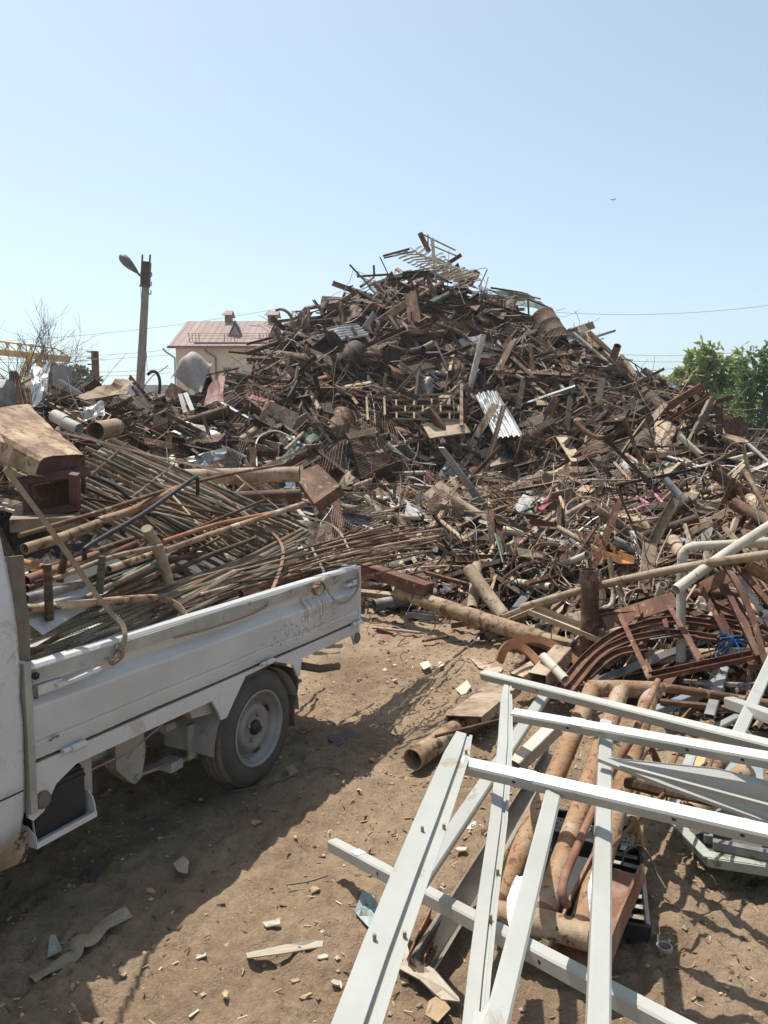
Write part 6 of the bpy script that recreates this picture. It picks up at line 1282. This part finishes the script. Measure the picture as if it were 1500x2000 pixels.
def frames():
    # front frame
    t = empty('white_rack', gz(900, 1700, .6), 'nearest white steel frame with a wide post running out of the bottom of the photo', 'steel frame')
    zA = .66
    postw(t, [gz(908, 1432, .69), gz(893, 1475, .69), gz(846, 1600, .67), gz(800, 1720, .655), gz(748, 1860, .64), gz(668, 2090, .62)], .076, flip=-1, bolts=((.17, -.3), (.42, -.42), (.45, .18), (.75, -.38), (.78, .3)))
    beamw(t, 'beam', gz(903, 1494, .66), gz(1600, 1654, .70), .04, .04, holes=((.19, .1), (.66, .1), (.83, .1)), tags=(.225,))
    beamw(t, 'upright', gz(1085, 1535, .655), gz(950, 2080, .58), .042, .036)
    beamw(t, 'base_rail', gz(925, 1996, .56), gz(990, 2012, .56), .03, .03)
    film(t, [gz(1018, 1712, .62), gz(1006, 1760, .60), gz(1004, 1812, .58)], .035); film(t, [gz(968, 1945, .59), gz(956, 1972, .57), gz(946, 2010, .56)], .02)
    # rear frame
    t = empty('white_rack', gz(1150, 1600, .55), 'farther white steel frame with a narrow post and a triangular foot at the right', 'steel frame')
    postw(t, [gz(992, 1338, .63), gz(990, 1370, .63), gz(988, 1450, .62), gz(975, 1600, .58), gz(955, 1750, .53), gz(938, 1900, .5), gz(925, 2040, .47)], .045, flip=-1, bolts=((.08, -.3), (.62, -.3), (.72, -.2)))
    beamw(t, 'beam', gz(1004, 1396, .62), gz(1620, 1506, .70), .04, .038, holes=((.22, .1), (.62, .1), (.78, .1)), tags=(.25,))
    beamw(t, 'upright', gz(1183, 1415, .60), gz(1166, 2080, .54), .042, .036)
    film(t, [gz(1174, 1680, .56), gz(1163, 1740, .55), gz(1166, 1800, .53)], .035)
    b = MB(); P_ = [at(1168, 1478, 2.2), at(1400, 1500, 2.12), at(1640, 1560, 2.0), at(1640, 1670, 1.98), at(1500, 1602, 2.05), at(1300, 1530, 2.14)]; b.poly(P_, (0, -1, .2), .004)
    b.sweep([P_[0], P_[5], P_[4], P_[3]], rect(.03, .012), up=(0, -.3, 1)); b.sweep([at(1210, 1496, 2.16), at(1500, 1574, 2.03), at(1640, 1622, 1.97)], rect(.01, .012), up=(0, -.2, 1)); under(t, 'foot_plate', b, 'white')
    # third, lying behind
    t = empty('white_rack', gz(1100, 1350, .4), 'rearmost white steel frame, a beam with a strut slanting down left', 'steel frame')
    beamw(t, 'beam', gz(944, 1318, .46), gz(1560, 1474, .64), .04, .04, holes=((.26, .1),))
    beamw(t, 'strut', gz(1068, 1352, .44), gz(822, 1720, .38), .045, .036)
    t = empty('white_beam', gz(700, 1660, .1), 'white square beam lying low on the ground under the frames', 'beam')
    beamw(t, 'tube', gz(650, 1650, .12), gz(1400, 2052, .42), .042, .042, up=(0, 0, 1), holes=((.22, 0), (.55, .1), (.7, 0)), tags=(.12,))
    t = empty('white_beam', gz(1450, 1400, .7), 'short white beam slanting up at the right edge behind the frames', 'beam'); beamw(t, 'tube', gz(1424, 1474, .50), gz(1520, 1262, .62), .045, .045)
    t = empty('white_beam', gz(1450, 1390, .6), 'white beam end entering low from the right edge behind the frames', 'beam'); beamw(t, 'tube', gz(1425, 1372, .52), gz(1560, 1420, .6), .045, .045)
frames()

def register():
    t = empty('pipe_register', gz(1100, 1600, .3), 'rusting white heating register of three parallel pipes welded to headers', 'pipe register'); r = .037
    A = [(gz(1158, 1345, .5), gz(968, 1772, .12)), (gz(1213, 1345, .5), gz(1058, 1795, .14)), (gz(1272, 1348, .48), gz(1132, 1822, .14))]
    for i, (a, c_) in enumerate(A):
        b = MB(); b.rod(curve_pts([a, a.lerp(c_, .5) + V((0, 0, -.01)), c_], 10), r, 20); under(t, 'pipe', b, 'whitepipe')
    b = MB(); h0 = A[0][1] + V((-.02, -.01, -.01)); b.rod([h0, A[1][1] + V((0, -.02, 0)), A[2][1] + V((.025, -.02, 0))], r * 1.08, 20); under(t, 'header', b, 'crustpipe')
    b = MB(); b.rod([A[0][0] + V((-.02, 0, 0)), A[1][0], A[2][0] + V((.03, 0, 0))], r, 18); under(t, 'header', b, 'whitepipe')
    for i, (a, c_) in enumerate(A):
        b = MB(); d = (c_ - a).normalized(); q = [.62, .66, .5][i]
        b.lathe(a.lerp(c_, .985), d, [(r * 1.02, -.012), (r * 1.1, 0), (r * 1.02, .012)], 18); under(t, 'weld_seam', b, 'rust')
    b = MB(); P_ = curve_pts([gz(1285, 1330, .53), gz(1262, 1380, .52), gz(1235, 1440, .5), gz(1200, 1500, .42), gz(1160, 1580, .3), gz(1125, 1660, .26), gz(1104, 1710, .26), gz(1098, 1745, .24), gz(1108, 1768, .2)], 40)
    b.rod(P_, .0135, 12); thing('thin_pipe', b, 'redpipe', 'thin curved brown pipe lying over the register', 'pipe')
register()

def ground_things():
    def gp(nm, m, a, c_, r, lb, z0=.03, z1=.03, n=16, cat='pipe', hollow_=True, mid=None):
        b = MB(); P_ = [gz(*a, z0)] + ([gz(*mid[:2], mid[2])] if mid else []) + [gz(*c_, z1)]; P_ = curve_pts(P_, 14) if mid else P_
        (b.pipe(P_, r, n, .1) if hollow_ else b.rod(P_, r, n)); return thing(nm, b, m, lb, cat)
    def gc(nm, m, a, c_, pr, lb, z0=.02, z1=.02, cat='channel', up=(0, 0, 1), tw=None, mid=None):
        b = MB(); P_ = [gz(*a, z0)] + ([gz(*mid[:2], mid[2])] if mid else []) + [gz(*c_, z1)]; k = 8
        if not mid: P_ = [P_[0].lerp(P_[1], i / k) for i in range(k + 1)]
        else: P_ = curve_pts(P_, 12)
        b.sweep(P_, pr, up=up, tw=[tw * i / len(P_) for i in range(len(P_))] if tw else None); return thing(nm, b, m, lb, cat)
    gp('rusty_pipe', 'crustpipe', (806, 1484), (962, 1375), .052, 'wide rusty pipe lying on the dirt with its open end towards the truck', .06, .09, 22)
    gc('rusty_plate', 'tan', (905, 1398), (985, 1335), uprof(.2, .05), 'rusty box plate lying on the wide rusty pipe', .16, .14, 'plate', up=(.1, -.1, -1)); gc('rusty_plate', 'rust', (905, 1405), (975, 1405), uprof(.09, .05), 'small rusty bracket under the box plate', .07, .08, 'bracket')
    gp('rusty_rod', 'rust', (850, 1438), (992, 1402), .0085, 'rusty rod resting over the end of the wide rusty pipe', .13, .17, 8, 'rod', False)
    gc('steel_channel', 'galvdirty', (1085, 1478), (816, 1888), uprof(.075, .055, .004), 'long dirty galvanised channel lying on the ground left of the register', .22, .02, up=(.25, 0, 1), tw=.5)
    gc('steel_channel', 'redpipe', (853, 1800), (812, 1890), uprof(.05, .045, .004), 'short rusty channel end with ribbed bars beneath the long channel', .02, .02, up=(.1, 0, 1))
    for i, (a, c_) in enumerate((((822, 1830), (802, 1876)), ((848, 1848), (828, 1890)))): o = place_bar('rebar', RBR, gz(*a, .05), gz(*c_, .03), 1.5); tag(o, ['left', 'right'][i] + ' thick ribbed bar stub at the end of the short rusty channel', 'bar stub')
    b = MB(); hollow(b, gz(1008, 1495, .12), gz(1085, 1420, .25), .07, .055, t=.003); thing('square_tube', b, 'galvdirty', 'dirty square tube with open end behind the white strut', 'square tube')
    # heavy rusty channel with upstanding flange
    b = MB(); P_ = [gz(1212, 1704, .2), gz(1172, 1790, .13), gz(1126, 1905, .05)]; b.sweep(P_, uprof(.16, .07, .008), up=(-.12, -.1, 1)); thing('heavy_channel', b, 'redpipe', 'heavy rusty channel lying right of the register', 'channel')
    b = MB(); b.poly([gz(1095, 1842, .05), gz(1130, 1840, .06), gz(1124, 1872, .05), gz(1098, 1872, .05)], (0, 0, 1), .006); thing('rust_flake', b, 'orange', 'small orange plate tucked in the heavy channel', 'plate')
    # black perforated panel of an appliance
    t = empty('appliance_tray', gz(1170, 1700, .02), 'black perforated appliance panel lying under the register', 'appliance panel')
    b = MB(); P4 = [gz(1082, 1600, .12), gz(1246, 1640, .12), gz(1266, 1836, .02), gz(1080, 1800, .02)]; b.poly(P4, (0, 0, 1), .006); under(t, 'tray', b, 'black')
    b = MB()
    for i in range(4): b.sweep([P4[i] + V((0, 0, .02)), P4[(i + 1) % 4] + V((0, 0, .02))], rect(.012, .05), up=(0, 0, 1))
    under(t, 'rim', b, 'black')
    b = MB(); a0, a1, a2, a3 = [p + V((0, 0, .035)) for p in (gz(1085, 1612, .13), gz(1240, 1650, .13), gz(1236, 1672, .12), gz(1082, 1640, .12))]; b.poly([a0, a1, a2, a3], (0, -.2, 1), .003); pp = under(t, 'perforated_strip', b, 'palegreen')
    b = MB()
    for i in range(22):
        for j in range(3):
            if (i * 7 + j * 5) % 4 == 0: continue
            u, v = (i + .6) / 23, (j + .6) / 3.4; c = a0.lerp(a1, u).lerp(a3.lerp(a2, u), v) + V((0, -.001, .0015)); b.box(c, (.006, .007, .001))
    under(pp.parent, 'slots', b, 'black', kind='stuff')
    for i in range(7):
        s = .25 + i * .1; a, c_ = P4[1].lerp(P4[2], s), P4[0].lerp(P4[3], s); b = MB(); b.sweep([a.lerp(c_, .03) + V((0, 0, .012)), a.lerp(c_, .32 + .05 * math.sin(i * 2)) + V((0, 0, .012))], rect(.02, .004)); under(t, 'fin', b, 'palegreen')
    b = MB(); b.rod(curve_pts([gz(1215, 1690, .1), gz(1220, 1665, .14), gz(1245, 1650, .15), gz(1266, 1668, .12), gz(1280, 1700, .06), gz(1300, 1735, .02)], 24), .004, 6); thing('black_cable', b, 'rubber', 'dusty black cable curling over the black panel', 'cable')
    b = MB()
    for i in range(60):
        c = gz(1238 + rng.uniform(-12, 12), 1600, .2 + rng.uniform(-.01, .01)); e = gz(1238 + rng.uniform(-24, 24), 1640 + rng.uniform(-10, 20), .14); b.rod([c, c.lerp(e, .5) + V(rng.normal(size=3)) * .008, e], .0012, 3, caps=False)
    thing('frayed_rope', b, 'ropeyellow', 'frayed ochre rope hanging over the black panel', 'rope')
    # pale green tray and what lies on it
    t = empty('green_tray', gz(1420, 1660, .1), 'pale green steel tray frame with a dark opening at the right edge', 'tray')
    pts = [gz(1326, 1622, .10), gz(1384, 1684, .08), gz(1600, 1716, .08)]; b = MB(); b.sweep(pts, rect(.012, .034), up=(0, 0, 1)); b.sweep([p + V((0, .02, .018)) for p in pts], rect(.045, .006), up=(0, 0, 1)); under(t, 'rim', b, 'palegreen')
    b = MB(); b.poly([gz(1330, 1600, .10), gz(1390, 1672, .09), gz(1620, 1700, .09), gz(1620, 1560, .1), gz(1400, 1540, .1)], (0, 0, 1), .01); under(t, 'bottom', b, 'darksteel')
    b = MB(); b.sweep([gz(1392, 1648, .12), gz(1600, 1690, .12)], rect(.03, .03), up=(0, 0, 1)); b.sweep([gz(1384, 1640, .12), gz(1376, 1600, .12)], rect(.03, .03)); under(t, 'inner_bar', b, 'grey')
    b = MB(); b.poly([gz(1375, 1585, .14), gz(1440, 1450, .18), gz(1490, 1470, .18), gz(1490, 1625, .14)], (0, 0, 1), .006); thing('grey_plate', b, 'bluegreyplate', 'blue grey steel plate under the twin pipes', 'plate')
    b = MB(); b.poly([gz(1300, 1580, .12), gz(1345, 1460, .17), gz(1362, 1468, .17), gz(1320, 1590, .12)], (0, 0, 1), .01); thing('grey_strip', b, 'galv', 'grey strip lying left of the orange plank', 'strip')
    gp('twin_pipe', 'crustpipe', (1356, 1552), (1420, 1470), .032, 'left of the twin rusty pipes on the blue grey plate', .2, .26, 16); gp('twin_pipe', 'crustpipe', (1352, 1588), (1458, 1508), .04, 'right of the twin rusty pipes on the blue grey plate', .19, .26, 18)
    for (a, c_, w_, lb) in (((1344, 1560), (1370, 1480), .035, 'orange wood plank beside the twin pipes'), ((1492, 1624), (1504, 1540), .05, 'orange wood plank at the right edge')): gc('wood_plank', 'woodorange', a, c_, rect(w_, .012), lb, .15, .19, 'plank')
    o = place_bar('rebar', RBR, gz(1222, 1528, .36), gz(1300, 1548, .37), 2.2); tag(o, 'left end of the thick ribbed bar crossing the twin pipes', 'rebar')
    o = place_bar('rebar', RBR, gz(1300, 1548, .37), gz(1530, 1598, .40), 1.5); tag(o, 'thick ribbed bar crossing over the twin pipes', 'rebar')
    for i, (a, c_, lb) in enumerate((((1230, 1525), (1280, 1440), 'left'), ((1290, 1545), (1335, 1450), 'middle'), ((1278, 1570), (1380, 1490), 'long slanting'), ((1182, 1665), (1296, 1550), 'lowest slanting'), ((1368, 1560), (1392, 1480), 'short upright'), ((1434, 1575), (1446, 1510), 'rightmost'))): gp('thin_bar', 'rust', a, c_, .006, f'{lb} thin rusty bar tied to the thick ribbed bar', .34, .38, 7, 'rod', False)
    for i in range(26):
        a = (rng.uniform(1235, 1345), rng.uniform(1450, 1560)); an = rng.uniform(0, 3.14); l = rng.uniform(20, 60); gp('wire_piece', 'rust' if i % 3 else 'galv', a, (a[0] + l * math.cos(an), a[1] + l * .6 * math.sin(an)), .004, 'short bent wire in the litter behind the register', rng.uniform(.05, .2), rng.uniform(.05, .2), 5, 'wire', False, None)['group'] = 'wires littering the ground behind the register'
    gp('brown_bar', 'redrust', (1262, 1440), (1310, 1545), .018, 'red brown bar slanting behind the register', .3, .15, 4, 'bar', False)
    # smaller bits
    b = MB(); c = gz(1298, 1850, .008); b.sweep([c + V((.022 * math.cos(t), .022 * math.sin(t), 0)) for t in np.linspace(0, 2 * math.pi, 21)[:-1]], rect(.005, .01), loop=True); thing('steel_ring', b, 'galv', 'small steel ring lying on the dirt at the lower right', 'ring')
    b = MB(); c = gz(1318, 1848, .0); b.lathe(c, (0, 0, 1), [(.008, 0), (.008, .015), (.004, .018), (.001, .018)], 8); thing('steel_nut', b, 'darkrust', 'small rusty nut right of the steel ring', 'nut')
    def scrap(nm, m, pts, lb, cat, th=.004, z=.012, lift=0, seed=1, amp=.012):
        P_ = [gz(x, y, z) for x, y in pts]; cc = sum(P_, V((0, 0, 0))) / len(P_); q = random.Random(seed); b = MB(); k = len(P_)
        top = [p + V((0, 0, q.uniform(0, amp) + lift)) for p in P_]; mid = [cc.lerp(p, .5) + V((0, 0, q.uniform(0, amp) + lift)) for p in P_]; cc = cc + V((0, 0, amp * .6 + lift))
        fs = []; vs = top + mid + [cc]
        for i in range(k): j = (i + 1) % k; fs += [(i, j, k + j, k + i), (k + i, k + j, 2 * k)]
        b.add(vs, fs); b.add([p - V((0, 0, th)) for p in vs], [f[::-1] for f in fs]); b.add(top + [p - V((0, 0, th)) for p in top], [(i, k + i, k + (i + 1) % k, (i + 1) % k) for i in range(k)]); return thing(nm, b, m, lb, cat)
    scrap('green_rag', 'greenplastic', [(693, 1782), (708, 1752), (730, 1762), (748, 1790), (742, 1806), (720, 1818), (700, 1800)], 'grey green torn plastic piece beside the white beam', 'plastic piece', amp=.03)
    scrap('paper_strip', 'paper', [(480, 1862), (560, 1850), (632, 1838), (630, 1850), (560, 1864), (484, 1874)], 'long pale torn strip on the lit dirt in the lower middle', 'paper strip'); scrap('paper_scrap', 'paper', [(512, 1802), (546, 1800), (548, 1810), (520, 1812)], 'small pale scrap above the long torn strip', 'paper')
    scrap('card_strip', 'paper', [(775, 1885), (800, 1880), (850, 1908), (895, 1950), (898, 1965), (862, 1960), (820, 1925), (778, 1905)], 'curling pale cardboard strip beside the wide white post', 'cardboard', amp=.03); scrap('card_strip', 'paper', [(772, 1830), (790, 1835), (800, 1878), (776, 1888)], 'upright end of the pale cardboard under the short channel', 'cardboard', amp=.03)
    scrap('card_scrap', 'cardbrown', [(838, 1955), (858, 1948), (880, 1975), (855, 1998), (830, 1985)], 'brown cardboard scrap at the bottom edge', 'cardboard')
    scrap('paper_scrap', 'film', [(912, 1618), (925, 1608), (945, 1618), (930, 1632)], 'small white paper right of the wide white post', 'paper'); scrap('wood_chip', 'wood', [(806, 1615), (820, 1605), (824, 1618), (810, 1624)], 'yellow wood chip left of the wide white post', 'wood chip')
    scrap('dark_plate', 'darksteel', [(635, 1440), (690, 1428), (706, 1440), (660, 1456)], 'thin grey plate in the shade right of the wheel', 'plate', amp=.004); scrap('flat_offcut', 'tan', [(918, 1285), (985, 1302), (975, 1318), (935, 1304)], 'flat tan offcut behind the rear white beam', 'offcut', amp=.004)
    scrap('stone_chip', 'stone', [(557, 1500), (572, 1495), (582, 1508), (566, 1516)], 'pale stone chip right of the tyre', 'stone', amp=.01); scrap('brick_piece', 'stone', [(338, 1688), (358, 1680), (370, 1690), (366, 1708), (348, 1706)], 'broken brown clod in the truck shadow', 'clod', amp=.02)
    scrap('pale_stone', 'paper', [(820, 1296), (836, 1292), (842, 1302), (828, 1308)], 'pale stone on the sunlit dirt behind the truck tail', 'stone', amp=.008); scrap('torn_scrap', 'paper', [(890, 1346), (912, 1332), (920, 1344), (905, 1362)], 'torn pale scrap above the rusty box plate', 'scrap', amp=.015)
    scrap('pebble_block', 'paper', [(856, 1304 - 10), (864, 1292), (866, 1300), (858, 1303)], 'tiny white stone near the pale stone', 'stone', amp=.004)
    # cloth strip in the truck's shade
    b = MB(); P_ = curve_pts([gz(62, 1912, .02), gz(110, 1885, .02), gz(148, 1862, .03), gz(150, 1838, .05), gz(178, 1834, .04), gz(205, 1806, .03), gz(252, 1780, .03)], 40); b.sweep(P_, [(-.022, 0), (0, .004), (.022, 0), (.022, -.003), (0, .001), (-.022, -.003)], tw=[.25 * math.sin(i * .5) for i in range(len(P_))]); thing('cloth_strip', b, 'strap', 'twisted grey cloth strip lying in the truck shadow at the lower left', 'cloth strip')
    scrap('glass_piece', 'palegreen', [(92, 1872), (98, 1842), (108, 1838), (122, 1860), (100, 1874)], 'pale green fragment standing beside the cloth strip', 'fragment', amp=.03)
    for i, (a, c_, r, m_, lb) in enumerate([((826, 1252), (876, 1243), .012, 'rust', 'short rusty tube on the sunlit dirt'), ((728, 1226), (822, 1236), .012, 'tan', 'flat tan stick behind the truck tail')]): gp('stick', m_, a, c_, r, lb, .02, .02, 8, 'stick')
    gc('short_channel', 'grey', (800, 1204), (862, 1212), uprof(.1, .05), 'short grey channel at the front edge of the scrap', .02, .02)
    for i, (pts, lb) in enumerate((([(452, 1546), (530, 1530), (600, 1502), (650, 1500), (672, 1512)], 'dark wire curving on the dirt right of the tyre'), ([(415, 1575), (440, 1590), (458, 1612), (452, 1630)], 'short dark wire in the truck shadow'), ([(330, 1602), (350, 1606), (362, 1600)], 'tiny curled wire in the truck shadow'), ([(575, 1420), (590, 1432), (612, 1422)], 'yellowish twisted wire behind the tyre'), ([(560, 1728), (600, 1722), (640, 1710)], 'dark twig on the dirt in the middle'))):
        b = MB(); b.rod(curve_pts([gz(x, y, .012) for x, y in pts], 20), .0035 if i != 3 else .007, 6, caps=False); thing('loose_wire', b, 'rubber' if i != 3 else 'yellowpipe', lb, 'wire')
    b = MB(); b.lathe(gz(211, 1962, .004), (0, 0, 1), [(.001, 0), (.0095, 0), (.0095, .002), (.001, .002)], 18); thing('coin', b, 'brass', 'small round brass coin on the dirt at the bottom left', 'coin')
    b = MB(); b.box(gz(187, 1700, .012), (.03, .13, .015), Matrix.Rotation(.15, 3, 'Z')); thing('dark_block', b, 'darksteel', 'dark flat bar in the shade below the battery', 'bar')
    # scattered litter and pebbles
    b = MB()
    for i in range(7000):
        u = rng.random() ** 1.6; y = .9 + 8 * u; x = rng.uniform(-.65, .75) * (y + .4); s = .0022 + .008 * rng.random() ** 5; s *= (.7 + .25 * y)
        z = float(gh(x, y)); c = V((x, y, z + s * .3)); t = [(.34, .27, .2), (.2, .13, .085), (.45, .37, .28), (.6, .56, .5), (.13, .09, .07)][rng.choice(5, p=[.3, .4, .15, .02, .13])]
        vs = [c + V((a[0] * s * rng.uniform(.7, 1.3), a[1] * s * rng.uniform(.6, 1.3), a[2] * s * rng.uniform(.4, .9))) for a in ((1, 0, 0), (0, 1, 0), (-1, 0, 0), (0, -1, 0), (0, 0, 1), (0, 0, -1))]
        b.add(vs, [(0, 1, 4), (1, 2, 4), (2, 3, 4), (3, 0, 4), (1, 0, 5), (2, 1, 5), (3, 2, 5), (0, 3, 5)], False, t)
    b.build('pebbles', 'stuff', label='pebbles and clods scattered over the trodden dirt', cat='pebbles', kind='stuff')
    b = MB()
    for i in range(4200):
        u = rng.random() ** 1.3; y = .9 + 7.2 * u; x = rng.uniform(-.6, .7) * (y + .4)
        if rng.random() < .5: x, y = rng.normal(.55, .5) + .1, rng.normal(4.2, .9)
        if y < .8: continue
        z = float(gh(x, y)); a = rng.uniform(0, 3.14); L = rng.uniform(.005, .032); w_ = rng.uniform(.0015, .007); t = [(.42, .32, .21), (.28, .19, .12), (.15, .09, .055), (.55, .48, .38)][rng.choice(4, p=[.3, .35, .3, .05])]
        b.box((x, y, z + .004), (L, w_, .003), Matrix.Rotation(a, 3, 'Z') @ Matrix.Rotation(rng.normal() * .15, 3, 'Y'), tint=t)
    b.build('straw_litter', 'stuff', label='straw, chips and splinters strewn over the dirt', cat='litter', kind='stuff')
    # countable litter
    for i in range(48):
        px = rng.uniform(560, 1060); py = rng.uniform(1230, 1960)
        if rng.random() < .3: px, py = rng.uniform(120, 640), rng.uniform(1560, 1960)
        p = gz(px, py, 0); s = rng.uniform(.006, .017); k = i % 3; m_ = ['paper', 'wood', 'cardbrown', 'stone'][rng.choice(4, p=[.15, .2, .35, .3])]
        b = MB(); c = V((p.x, p.y, float(gh(p.x, p.y)) + .006)); n_ = 6; vs = [c + V((s * rng.uniform(.5, 1.2) * math.cos(j * 6.283 / n_) * 1.5, s * rng.uniform(.4, 1) * math.sin(j * 6.283 / n_), rng.uniform(0, .01))) for j in range(n_)]
        b.poly(vs, (0, 0, 1), .005)
        nm, cn = {'paper': ('paper_scrap', 'pale paper'), 'wood': ('wood_chip', 'light wood'), 'cardbrown': ('cardboard_scrap', 'brown cardboard'), 'stone': ('stone_chip', 'dull stone'), 'greenplastic': ('plastic_scrap', 'green plastic'), 'orange': ('rust_flake', 'orange rust')}[m_]
        where = 'in the truck shadow' if px < 640 and py > 1540 else ('near the truck tail' if py < 1400 else ('under the white frames' if px > 850 else 'between truck and white frames'))
        ob = thing(nm, b, m_, f'{["tiny", "small", "little"][int(s * 120) % 3]} {cn} scrap lying on the dirt {where}', 'litter'); ob['group'] = f'{cn} scraps on the dirt'; ob.rotation_euler = (0, 0, rng.uniform(0, 3))
MT['galvdirty'] = mat('dirty_galvanised', [(.2, .165, .12), (.33, .285, .225), (.42, .38, .32)], scale=5, vary=0, rough=.5, metal=.2); MT['palegreen'] = mat('pale_green_paint', [(.25, .28, .22), (.34, .37, .31)], spot=(.2, .12, .07), vary=0)
MT['bluegreyplate'] = mat('blue_grey_plate', [(.2, .23, .25), (.3, .32, .33)], vary=0, rough=.4); MT['woodorange'] = mat('orange_wood', [(.55, .3, .13), (.66, .4, .2)], stretch=(1, 6, 6), vary=0)
MT['greenplastic'] = mat('grey_green_plastic', [(.2, .26, .25), (.3, .36, .35)], vary=0, rough=.5); MT['cardbrown'] = mat('brown_card', [(.3, .2, .12), (.42, .3, .19)], vary=.1); MT['ropeyellow'] = mat('ochre_rope', [(.4, .22, .06), (.55, .36, .15)], vary=0)
ground_things()

def haze():
    m = bpy.data.materials.new('dusty_air'); m.use_nodes = True; n = m.node_tree; n.nodes.remove(n.nodes['Principled BSDF'])
    v = N(n, 'ShaderNodeVolumePrincipled'); v.inputs['Color'].default_value = (.86, .92, 1, 1); v.inputs['Density'].default_value = .001; v.inputs['Anisotropy'].default_value = .3
    n.links.new(v.outputs[0], n.nodes['Material Output'].inputs['Volume'])
    b = MB(); b.box((0, 1100, 7.45), (1820, 2820, 17.1)); tag(b.build('haze', m), 'thin dusty haze hanging over the yard', 'haze', kind='stuff')
haze()
